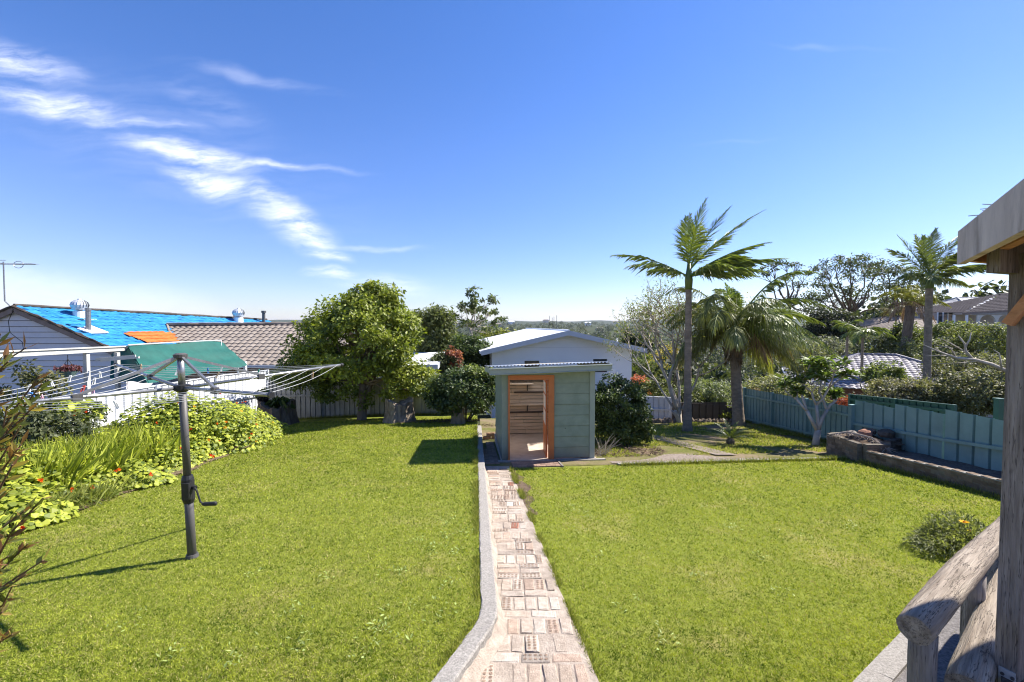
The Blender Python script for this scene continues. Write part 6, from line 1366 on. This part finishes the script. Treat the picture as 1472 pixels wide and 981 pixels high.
# straw at the edge
n = 3500; y = rng.uniform(3, 16, n); x = bed_edge(y) + rng.normal(0.03, .09, n); mb = MB(); leaves(mb, np.stack([x, y, gz(x, y) + .03], 1), rdirs(n)*[1, 1, .25], np.tile([0, 0, 1.], (n, 1)) + .4*rdirs(n), rng.uniform(.03, .10, n), .008, np.array([.40, .32, .18])*rng.uniform(.5, 1.3, (n, 1)))
tag(mb.build('dry_grass', M['dry']), 'dry straw along the flower bed edge', 'dry grass', kind='stuff')
def straps(name, label, n, ya, yb, w0, w1, h0, h1, c0, c1, wid=.03, bendx=.35, cl=60):
    mb = MB(); cx, cy_ = bed_pts(cl, ya, yb, w0, w1); i = rng.integers(0, cl, n); x = cx[i] + rng.normal(0, .14, n); y = cy_[i] + rng.normal(0, .14, n)
    D = np.stack([rng.normal(.12, bendx, n), rng.normal(-.05, bendx, n), np.ones(n)], 1); t = rng.uniform(0, 1, (n, 1)); col = (np.array(c0)*(1-t) + np.array(c1)*t)*rng.uniform(.75, 1.2, (n, 1))
    leaves(mb, np.stack([x, y, gz(x, y) + .02], 1), D, rdirs(n)*[1, 1, .2], rng.uniform(h0, h1, n), wid*rng.uniform(.6, 1.3, n), col, 'strap', .12); o = mb.build(name, M['leaf']); return tag(o, label, 'plants', kind='stuff')
straps('strap_leaf_plants', 'mass of upright strap leaved plants in the flower bed', 9000, 6.8, 11.8, .45, 2.8, .5, 1.3, (.095, .125, .018), (.41, .43, .06), cl=120)
straps('grass_tufts', 'low grassy tufts along the near flower bed edge', 4500, 4.0, 8.2, .0, .7, .2, .5, (.08, .105, .02), (.30, .31, .08), .014, .6)
mb = MB()                                                    # upright sword fern fronds
for k in range(16):
    x, y = bed_pts(1, 6.3, 8.4, .3, 1.6); frond(mb, (x[0], y[0], float(gz(x[0], y[0]))), random.uniform(0, 6.28), random.uniform(1.1, 1.5), random.uniform(.7, 1.0), .35, .09, n=38, w=.03, cols=((.12, .16, .03), (.27, .31, .07)), hang=.1)
tag(mb.build('fern_clump', M['leaf']), 'upright yellow green sword fern fronds in the near flower bed', 'fern')
def nasturtium(label, parts, nleaf, nfl, ls, seed, dark=False):
    lv = MB(); fl = MB(); c00 = np.array(parts[0][0])
    t = thing('nasturtium', label, 'flowering plant', V3(c00[0], c00[1], gz(c00[0], c00[1])))
    og = np.array(t.location)
    for (c, r) in parts:
        c = np.array(c, float); r = np.array(r, float); n = int(nleaf); d = rdirs(n); d[:, 2] = np.abs(d[:, 2])
        p = c + d*r*(rng.uniform(.55, 1.0, n)**.5*lumps(d, seed, .12))[:, None]; p[:, 2] = np.maximum(p[:, 2], gz(p[:, 0], p[:, 1]) + .05)
        N = unit(d*.6 + [0.25, -.1, .8] + .45*rdirs(n)); D = unit(np.cross(N, rdirs(n))); s = ls*rng.uniform(.5, 1.3, n); tt = rng.uniform(0, 1, (n, 1))
        leaves(lv, p - og, D, N, s, s, (np.array([.075, .11, .014])*(1-tt) + np.array([.36, .385, .04])*tt)*rng.uniform(.8, 1.15, (n, 1)), 'round')
        m = max(1, int(nfl)); d = rdirs(m); d[:, 2] = np.abs(d[:, 2]); d[:, 1] = -np.abs(d[:, 1])*.7; d[:, 0] = np.abs(d[:, 0]); p = c + unit(d)*r*1.03; p[:, 2] = np.maximum(p[:, 2], gz(p[:, 0], p[:, 1]) + .08)
        pal_ = np.array([[.75, .13, .015], [.80, .30, .02], [.78, .48, .04], [.62, .07, .015]])
        for k in range(5): leaves(fl, p - og, unit(d + .9*rdirs(m)), d + .2*rdirs(m), .05, .042, pal_[rng.integers(0, 4, 1)[0]] if False else pal_[(np.arange(m)*7) % 4], 'leaf')
    lv.build('leaves', M['leaf'], t); fl.build('blossoms', M['petal'], t)
def gp(u, v, Y, up=0.0):
    p = P(u, v, Y); return (p[0], p[1], float(gz(p[0], p[1])) + up)
nasturtium('large yellow green nasturtium mound with orange flowers at the far end of the flower bed', [(gp(300, 610, 11.3), (1.3, 1.2, 1.45)), (gp(340, 610, 12.6), (1.0, 1.1, 1.15)), (gp(262, 600, 10.8), (.9, .9, 1.65)), (gp(225, 590, 10.6), (.9, .8, 1.55)), (gp(372, 615, 13.6), (.75, .9, .55))], 2600, 9, .08, 31)
nasturtium('low round leaved nasturtium patch at the near end of the flower bed', [(gp(60, 700, 7.0), (.9, .8, .75)), (gp(120, 690, 7.5), (.75, .6, .62)), (gp(20, 680, 6.6), (.7, .7, .8)), (gp(190, 690, 8.0), (.7, .4, .4)), (gp(70, 660, 8.0), (.9, .9, .8)), (gp(150, 660, 8.9), (.9, .8, .8)), (gp(215, 650, 9.6), (.9, .9, .75)), (gp(20, 720, 6.0), (.6, .6, .45)), ((float(bed_edge(9.3)) - .45, 9.3, float(gz(-7, 9.3))), (.5, .9, .5)), ((float(bed_edge(10.4)) - .45, 10.4, float(gz(-7, 10.4))), (.5, .9, .5))], 1300, 2, .078, 32)
nasturtium('nasturtium climbing with yellow leaves over the dark flower bed shrub', [((-9.1, 9.3, 0.20), (.55, .55, .45))], 330, 6, .13, 33)
sb = V3(-9.3, 8.6, -.75); shrub('dark_shrub', 'dark small leaved shrub with pale glints against the white fence', sb, [dict(c=(0, 0, .75), rad=(1.25, 1.2, .8), ncl=170, nl=60, cr=.2, ls=.08, cols=[(.025, .035, .015), (.09, .10, .04)], seed=21, lump=.15, lw=.6)], mat='leaf_gloss')
p = P(50, 545, 11.0); shrub('leafy_bush', 'small leafy bush under the pergola at the white fence', p - V3(0, 0, 1.3), [dict(c=(0, 0, 1.1), rad=(.7, .5, .5), ncl=26, nl=40, cr=.17, ls=.1, cols=[(.03, .045, .02), (.16, .15, .06)], seed=22)])
# taller nasturtium stems climbing the fence: sparse yellow leaves
# ------------------------------------------------ near bush at the left edge
nb = V3(-2.05, 1.35, 0.0); nt_ = thing('near_bush', 'close reddish brown bush with narrow leaves at the camera', 'shrub', nb)
nl_ = MB(); ns_ = MB()
tipsn = [(38, 500), (60, 552), (48, 585), (30, 612), (57, 540), (30, 640), (12, 520), (10, 585), (18, 668), (62, 716), (35, 735), (40, 782), (62, 806), (38, 826), (18, 842), (12, 800), (4, 880), (18, 912), (8, 768), (4, 560), (0, 480)]
for u, v in tipsn:
    e = P(u, v, random.uniform(1.15, 1.5)) - nb; a = V3(random.uniform(-.15, .1), random.uniform(-.1, .2), e[2]*.7 + random.uniform(-.25, .0)); pth = limb(a, e, 7, .03, .02); ns_.tube(pth, np.linspace(.006, .002, 7), 5, col=(.16, .10, .06))
    n = 46; k = rng.uniform(.3, 1.0, n); q = np.array([np.interp(k, np.linspace(0, 1, 7), pth[:, c]) for c in range(3)]).T; D = unit(unit(e - a) + .65*rdirs(n)); t = rng.uniform(0, 1, n)
    colr = np.where((t < .3)[:, None], [[.15, .075, .035]], np.where((t < .75)[:, None], [[.12, .13, .035]], [[.33, .24, .07]]))*rng.uniform(.6, 1.3, (n, 1)); leaves(nl_, q, D, rdirs(n), rng.uniform(.03, .065, n), rng.uniform(.009, .016, n), colr)
for k in range(6): ns_.tube(limb((random.uniform(-.1, .1), random.uniform(-.1, .1), -.1), (random.uniform(-.15, .1), random.uniform(-.1, .2), random.uniform(.9, 1.9)), 8, .02), np.linspace(.016, .006, 8), 6, col=(.12, .07, .05))
nl_.build('foliage', M['leaf'], nt_); ns_.build('stem', M['dry'], nt_)

# gazania bush by the log rail
g_ = G(1366, 795); gt = thing('gazania_bush', 'low bush with yellow flower on the lawn edge behind the log rail', 'flowering plant', g_)
mb = MB(); n = 9000; d = rdirs(n); d[:, 2] = np.abs(d[:, 2])*.9 + .05; r_ = rng.uniform(.1, 1, n)**.5; C = d*np.array([.66, .5, .30])*r_[:, None]*lumps(d, 3, .16)[:, None] + [.36, .1, 0]; t = rng.uniform(0, 1, (n, 1))
leaves(mb, C, unit(d*[1, 1, .6] + .9*rdirs(n) + [-.2, -.2, .1]), rdirs(n)*.7 + [0, 0, 1], rng.uniform(.03, .085, n), .012, (np.array([.06, .075, .022])*(1-t) + np.array([.27, .28, .09])*t)*rng.uniform(.6, 1.2, (n, 1)), 'strap', .1); mb.build('foliage', M['leaf'], gt)
def flower(c, r, colr, np_=12):
    m = MB(); th = np.linspace(0, 2*pi, np_, endpoint=False); D = np.stack([np.cos(th), np.sin(th)*.8, .35 + 0*th], 1); leaves(m, np.tile(c, (np_, 1)), D, np.tile([0, -.3, 1.], (np_, 1)), r, r*.55, colr); m.lathe([(.001, .0), (r*.25, .01), (r*.2, .02), (.001, .025)], 8, c, col=(.5, .2, .02)); return m
fp = P(1386, 752, g_[1] - .1) - g_; flower(fp, .052, (.85, .50, .015)).build('flower', M['petal'], gt)
fp = P(1394, 764, g_[1] + .1) - g_; flower(fp, .04, (.75, .62, .03)).build('flower', M['petal'], gt)

# ================================================================== shrubs beyond the fences
def bush(label, u, v, Y, wpx, hpx, c0, c1, seed, ls=.12, cr=.3, ncl=90, nl=60, lw=.5, name='shrub', mat='leaf', lump=.14, depth=None, shell=.5):
    """shrub whose crown centre shows at (u, v), wpx by hpx of the photo's pixels"""
    p = P(u, v, Y); s = Y/F; rx, rz__ = wpx*s/2, hpx*s/2; g = min(float(gz(p[0], p[1])), p[2] - rz__); b_ = V3(p[0], p[1], g)
    return shrub(name, label, b_, [dict(c=(0, 0, p[2]-g), rad=(rx, depth or rx*.8, rz__), ncl=ncl, nl=nl, cr=cr, ls=ls, cols=[c0, c1], seed=seed, lump=lump, lw=lw, shell=shell)], mat=mat)
OL1, OL2 = (.055, .06, .03), (.19, .185, .085)
bush('big loose olive bush behind the stepped fence, left half', 1300, 572, 15.0, 110, 58, OL1, (.24, .21, .12), 41, .10, .22, 150, 70)
bush('big loose olive bush behind the stepped fence, beside the dark green post', 1395, 570, 14.0, 120, 74, OL1, (.21, .195, .09), 42, .10, .22, 190, 75)
bush('red leaved shrub behind the fence by the frangipani', 1238, 583, 14.6, 75, 26, (.12, .03, .02), (.38, .10, .06), 43, .09, .14, 40, 50)
bush('green shrub rising above the olive bush before the tiled roof', 1275, 540, 17.5, 50, 36, (.05, .07, .02), (.20, .22, .06), 44, .13, .25, 50, 60)
bush('grey green shrub behind the stout palm', 1035, 572, 19.5, 130, 60, (.07, .085, .045), (.25, .27, .13), 45, .11, .25, 150, 60)
bush('pale green shrub behind the rear end of the right fence', 1120, 566, 19.0, 120, 50, (.08, .09, .04), (.30, .28, .14), 46, .11, .25, 130, 60)
bush('shrub with coral red flowers beside the white house', 940, 568, 21.0, 60, 52, (.05, .06, .02), (.17, .18, .05), 47, .12, .25, 90, 60)
bush('coral red flowering shrub against the white house corner', 919, 560, 22.0, 28, 46, (.30, .08, .04), (.62, .22, .12), 48, .10, .2, 40, 50)
bush('dark leafy shrub behind the brown fence', 985, 580, 19.0, 70, 50, (.03, .04, .018), (.13, .14, .05), 49, .12, .25, 90, 60)
bush('yellow green shrub over the brown fence top', 1035, 592, 17.6, 50, 20, (.08, .10, .02), (.28, .29, .06), 50, .1, .16, 40, 50)
bush('clipped green hedge beside the street', 912, 527, 36, 60, 26, (.04, .055, .015), (.17, .20, .035), 51, .14, .3, 90, 60, name='hedge', depth=1.2)
bush('small yellow autumn tree beside the street', 965, 515, 33, 60, 50, (.20, .15, .03), (.42, .31, .05), 52, .14, .3, 40, 18, name='autumn_tree')
bush('conical dark conifer beyond the white house roof', 904, 490, 60, 18, 30, (.015, .025, .012), (.04, .055, .025), 53, .35, .5, 40, 40, name='conifer')
bush('second dark conifer beyond the street, near the feathery tree', 926, 492, 64, 26, 28, (.015, .025, .012), (.04, .055, .025), 54, .35, .5, 40, 40, name='conifer')
bush('dark rounded bushy tree between the round tree and the white house', 624, 482, 27, 60, 78, (.04, .055, .018), (.15, .165, .05), 55, .22, .45, 110, 60, name='bushy_tree')
bush('dark feathery shrub behind the white carport', 676, 512, 25, 66, 56, (.025, .04, .014), (.09, .12, .035), 56, .16, .35, 110, 70)
bush('reddish terracotta coloured shrub behind the dark shrub', 653, 516, 22.5, 20, 36, (.16, .055, .03), (.36, .13, .08), 57, .12, .16, 26, 30)
bush('dark olive shrub beside the white carport', 640, 525, 22.8, 44, 40, (.035, .045, .018), (.11, .125, .04), 58, .14, .25, 70, 60)
bush('yellowish shrub behind the white roof ridge', 716, 486, 46, 60, 22, (.08, .09, .02), (.27, .27, .05), 59, .3, .5, 60, 40)
def talltree(label, px, base_v, Y, clumps, trunkw, c0, c1, ls, name='tall_tree', bark='bark_pale', flat=.55, nl=60, ncl=5, cr=None, forks=None):
    b_ = P(px, base_v, Y); b_[2] = min(b_[2], float(gz(b_[0], b_[1]))); t = thing(name, label, 'tree', b_); s = Y/F; mb = MB(); tb = MB(); f = P(forks[0], forks[1], Y) - b_ if forks else V3(0, 0, 1)
    tb.tube(limb((0, 0, -.2), f, 7, .0, .015), np.linspace(trunkw, trunkw*.7, 7), 8)
    for (u, v, w_, h_) in clumps:
        c = P(u, v, Y + random.uniform(-1, 1)*w_*s*1.2) - b_
        crown(mb, c, (w_*s/2, w_*s/2, h_*s/2), ncl, nl, (cr or .4)*w_*s/2, ls, [c0, c1], random.randint(0, 999), .1, .2, flat, bottom=-.6)
        k = limb(f, c - V3(0, 0, h_*s*.25), 7, -.06, .03); tb.tube(k, np.linspace(trunkw*.5, trunkw*.1, 7), 6)
        for q in range(4): e = c + rng.standard_normal(3)*[w_*s*.28, w_*s*.28, h_*s*.15]; tb.tube(limb(k[-2], e, 4, .02, .03), np.linspace(trunkw*.12, trunkw*.05, 4), 4)
    mb.build('crown', M['leaf'], t); tb.build('trunk', M[bark], t, True); return t
talltree('slender tall tree with open tufted crown beyond the carport', 678, 520, 30, [(684, 424, 26, 22), (700, 432, 26, 22), (668, 438, 26, 20), (660, 450, 24, 18), (680, 445, 26, 18), (705, 448, 24, 18), (645, 455, 22, 14), (716, 462, 26, 16), (692, 462, 26, 16), (670, 464, 26, 16), (700, 475, 36, 18), (685, 440, 20, 16)], .14, (.035, .05, .02), (.13, .15, .05), .19, forks=(676, 470), ncl=5, nl=46)
DKC = ((.022, .030, .014), (.10, .115, .045))
talltree('broad umbrella crowned tree, middle of the three on the skyline', 1226, 490, 74, [(1225, 372, 46, 11), (1205, 378, 44, 11), (1185, 385, 40, 11), (1250, 378, 44, 12), (1265, 384, 44, 11), (1195, 398, 46, 13), (1228, 393, 50, 13), (1255, 400, 46, 13), (1180, 410, 40, 14), (1210, 415, 48, 13), (1240, 420, 50, 14), (1195, 430, 42, 14), (1226, 440, 50, 13), (1178, 428, 36, 16), (1262, 432, 34, 13), (1205, 452, 50, 14), (1175, 446, 40, 16)], .45, *DKC, .36, name='umbrella_tree', bark='bark', forks=(1222, 455), ncl=8, nl=46)
talltree('open umbrella crowned tree, rightmost of the three on the skyline', 1290, 490, 70, [(1290, 386, 44, 11), (1275, 392, 40, 11), (1308, 393, 40, 12), (1322, 402, 36, 12), (1285, 405, 44, 12), (1305, 412, 42, 13), (1270, 412, 36, 12), (1325, 420, 36, 13), (1290, 426, 42, 13), (1275, 440, 36, 13), (1310, 438, 40, 13), (1330, 440, 34, 14), (1295, 452, 44, 12), (1345, 428, 30, 12)], .4, *DKC, .34, name='umbrella_tree', bark='bark', forks=(1288, 462), ncl=8, nl=44)
talltree('sparse umbrella crowned tree, leftmost of the three on the skyline', 1135, 490, 66, [(1128, 378, 28, 8), (1110, 386, 30, 8), (1142, 382, 26, 8), (1156, 392, 30, 9), (1100, 394, 24, 8), (1130, 400, 28, 9), (1150, 412, 30, 11), (1165, 424, 30, 12), (1118, 412, 26, 9), (1140, 430, 36, 12), (1160, 445, 40, 14), (1120, 445, 40, 14)], .32, *DKC, .30, name='umbrella_tree', bark='bark', forks=(1135, 440), ncl=6, nl=36)
bush('dark domed bush below the umbrella trees', 1196, 474, 44, 66, 60, (.012, .018, .010), (.06, .065, .032), 61, .26, .5, 150, 60)
bush('green rounded shrub before the garage', 1305, 486, 33, 50, 40, (.05, .065, .02), (.20, .22, .06), 62, .18, .4, 80, 55)
bush('green shrub below the white verandah posts', 1362, 482, 34, 60, 40, (.045, .06, .02), (.18, .20, .06), 63, .18, .4, 90, 55)
bush('yellow green shrub below the arched verandah', 1415, 492, 29, 90, 56, (.07, .08, .025), (.24, .25, .08), 64, .16, .35, 130, 60)
bush('grey scrub bush above the ridge of the grey tiled roof, left', 1180, 505, 32, 80, 44, (.06, .065, .045), (.20, .20, .13), 65, .18, .4, 90, 40)
bush('grey green scrub behind the grey tiled roof, middle', 1262, 496, 34, 90, 44, (.05, .06, .03), (.18, .19, .09), 66, .18, .4, 110, 50)
bush('grey green scrub behind the grey tiled roof, behind the bare branch', 1340, 510, 30, 90, 44, (.05, .06, .03), (.19, .20, .09), 67, .16, .4, 110, 50)
bush('brown green scrub at the right end of the grey tiled roof', 1400, 530, 24, 110, 44, (.05, .055, .03), (.20, .19, .09), 68, .14, .35, 110, 50)
bush('green bush with pale twigs behind the drooping palm', 1160, 520, 23, 60, 60, (.06, .065, .035), (.22, .21, .11), 69, .14, .35, 70, 44)
# bare dead branch tree
db = P(1452, 530, 13.5); dtt = thing('bare_tree', 'leafless pale grey branching tree over the olive bush', 'tree', V3(db[0] + .3, 13.5, float(gz(db[0], 13.5)))); dt0 = np.array(dtt.location)
mb = MB(); main = [P(1475, 560, 13.5), P(1450, 535, 13.5), P(1425, 524, 13.4), P(1400, 517, 13.3), P(1375, 515, 13.2), P(1350, 506, 13.1), P(1328, 496, 13.0)]; mb.tube([dt0 - V3(0, 0, .1), dt0 + V3(-.02, 0, 1)] + main, [.11, .09, .08, .065, .055, .045, .035, .025, .012], 8)
for q, r0 in (([(1398, 517), (1388, 505), (1387, 495), (1378, 483)], .045), ([(1387, 500), (1394, 488), (1396, 478)], .03), ([(1365, 512), (1350, 511), (1330, 512)], .025), ([(1375, 515), (1366, 500), (1345, 496), (1352, 498)], .02), ([(1384, 504), (1365, 493), (1348, 485)], .02), ([(1355, 508), (1344, 500), (1343, 497)], .016), ([(1440, 530), (1436, 508), (1428, 503)], .025), ([(1410, 519), (1380, 522), (1345, 523)], .015)):
    mb.tube([P(u, v, 13.3) for u, v in q], np.linspace(r0, r0*.3, len(q)), 6)
mb.v = [v - dt0 for v in mb.v]; mb.build('trunk', M['bark_pale'], dtt, True)
mb = MB(); o0 = P(1240, 560, 18)                             # thin bare saplings before the tiled roof
for u in (1245, 1258, 1290, 1300, 1340): p, q = P(u, 575, 17.5), P(u + random.uniform(-18, 4), 512 + random.uniform(0, 20), 17.8); mb.tube(limb(p, q, 6, .0, .02), np.linspace(.03, .008, 6), 5); mb.tube(limb((p+q)/2, q + V3(random.uniform(-.6, .6), 0, -.1), 5, .0, .02), np.linspace(.016, .005, 5), 4)
o = mb.build('bare_sapling', M['bark_grey']); tag(o, 'thin bare saplings crossing the pale tiled roof', 'saplings', kind='stuff')

# ================================================================== wooded valley, roofs and mast in the distance
n = 4600; az = rng.uniform(-R(56), R(60), n); r_ = np.exp(rng.uniform(np.log(75), np.log(2600), n)); x, y = np.sin(az)*r_, np.cos(az)*r_; keep = ~((az > .42) & (r_ < 110)) & ~((az < -.25) & (r_ < 90)); x, y, r_ = x[keep], y[keep], r_[keep]; n = len(x)
z = gz(x, y); s = rng.uniform(2.2, 5.0, n)*np.clip(r_/220, 1.0, 2.6); h = s*rng.uniform(.75, 1.5, n)
k = 80; idx = np.repeat(np.arange(n), k); d = rdirs(n*k); d[:, 2] = np.abs(d[:, 2])*1.1 - .25
C = np.stack([x, y, z + h*.55], 1)[idx] + d*np.stack([s*.8, s*.8, h], 1)[idx]*rng.uniform(.55, 1, (n*k, 1)); hue = rng.uniform(0, 1, (n, 1))[idx]
col = (np.array([.028, .038, .018])*(1-hue) + np.array([.085, .090, .036])*hue)*rng.uniform(.65, 1.35, (n*k, 1)); mb = MB(); Ls = s[idx]*rng.uniform(.16, .38, n*k)
leaves(mb, C, rdirs(n*k), d + .6*rdirs(n*k), Ls, Ls*.7, col); tag(mb.build('far_woods', M['leaf']), 'distant wooded suburb across the valley', 'woods', kind='stuff')
far = [(838, 497, 260, 7, 3.2, 1), (870, 488, 340, 9, 3.4, 1), (893, 484, 420, 10, 3.6, 0), (905, 492, 300, 8, 3.2, 1), (862, 476, 700, 14, 5, 0), (925, 478, 560, 12, 4, 1), (1090, 475, 300, 8, 3.4, 1), (1020, 472, 420, 10, 4, 0), (716, 470, 500, 12, 4.5, 0), (735, 466, 800, 16, 5, 1), (785, 464, 1100, 18, 6, 0), (655, 468, 480, 11, 4, 0), (845, 468, 1300, 22, 7, 1), (885, 466, 1500, 24, 7, 0)]
def hit(u, v):
    """where the ray through a pixel meets the far ground"""
    d = ray(u, v)
    for Y in np.geomspace(70, 5000, 1500):
        p = d*(Y/d[1]); p[2] += CAMZ
        if p[2] <= float(gz(p[0], p[1])): return p
for k, (u, v, Y, w_, h_, wht) in enumerate(far):
    b0 = hit(u, v)
    if b0 is None: continue
    o = thing('far_house', ['tiny distant house with dull roof', 'tiny distant house with bright roof'][wht] + ' among the trees across the valley', 'house', b0, random.uniform(-.3, .3), 'distant houses with %s roofs' % ['dull', 'bright'][wht])
    w_ = max(9.0, 9*b0[1]/F*1.0); zt = w_*.3; zt += 3
    mb = MB(); mb.box((0, 0, zt/2 - 1), (w_, w_*.7, zt + 2)); mb.build('wall', M['cream_wall'] if k % 3 else M['white_paint'], o)
    zt += .02; hh_ = w_*.16
    mb = MB(); mb.add([(-w_*.56, -w_*.42, zt), (w_*.56, -w_*.42, zt), (w_*.56, w_*.42, zt), (-w_*.56, w_*.42, zt), (-w_*.3, 0, zt + hh_), (w_*.3, 0, zt + hh_)], [(0, 1, 5, 4), (1, 2, 5), (2, 3, 4, 5), (3, 0, 4), (3, 2, 1, 0)]); mb.build('roof', M['white_roof'] if wht else M['tile_brown'], o)
mp = P(795, 474, 60); mo = thing('aerial_mast', 'slim multi rod aerial standing beyond the white roof ridge', 'aerial', mp - V3(0, 0, 2))
mb = MB(); mb.tube([(0, 0, 0), (0, 0, 2.6)], .05, 6); mb.build('mast', M['galv_dark'], mo)
mb = MB()
for dx, z0, z1 in ((-.45, 2.0, 3.8), (-.12, 2.3, 3.6), (.12, 2.3, 3.7), (.48, 2.0, 3.9)): mb.tube([(dx, 0, z0), (dx, 0, z1)], .028, 5)
for zz in (2.2, 2.7): mb.beam((-.5, 0, zz), (.5, 0, zz), .04, .04)
mb.build('antenna', M['galv_dark'], mo)

# ================================================================== air over the valley
HAZE = 4.5e-5
mb = MB(); xs0, xs1, ys0, ys1, z0, z1 = -13500, 13500, -3000, 13500, -130, 190
mb.box(((xs0+xs1)/2, (ys0+ys1)/2, (z0+z1)/2), (xs1-xs0, ys1-ys0, z1-z0))
m, nt, out = newmat('haze'); pv = nd(nt, 'ShaderNodeVolumePrincipled', Density=HAZE, Anisotropy=0.3); pv.inputs['Color'].default_value = (.72, .82, 1.0, 1)
nt.links.new(pv.outputs[0], out.inputs['Volume'])
if HAZE: tag(mb.build('haze', m), 'thin blue haze over the valley', 'haze', kind='stuff')
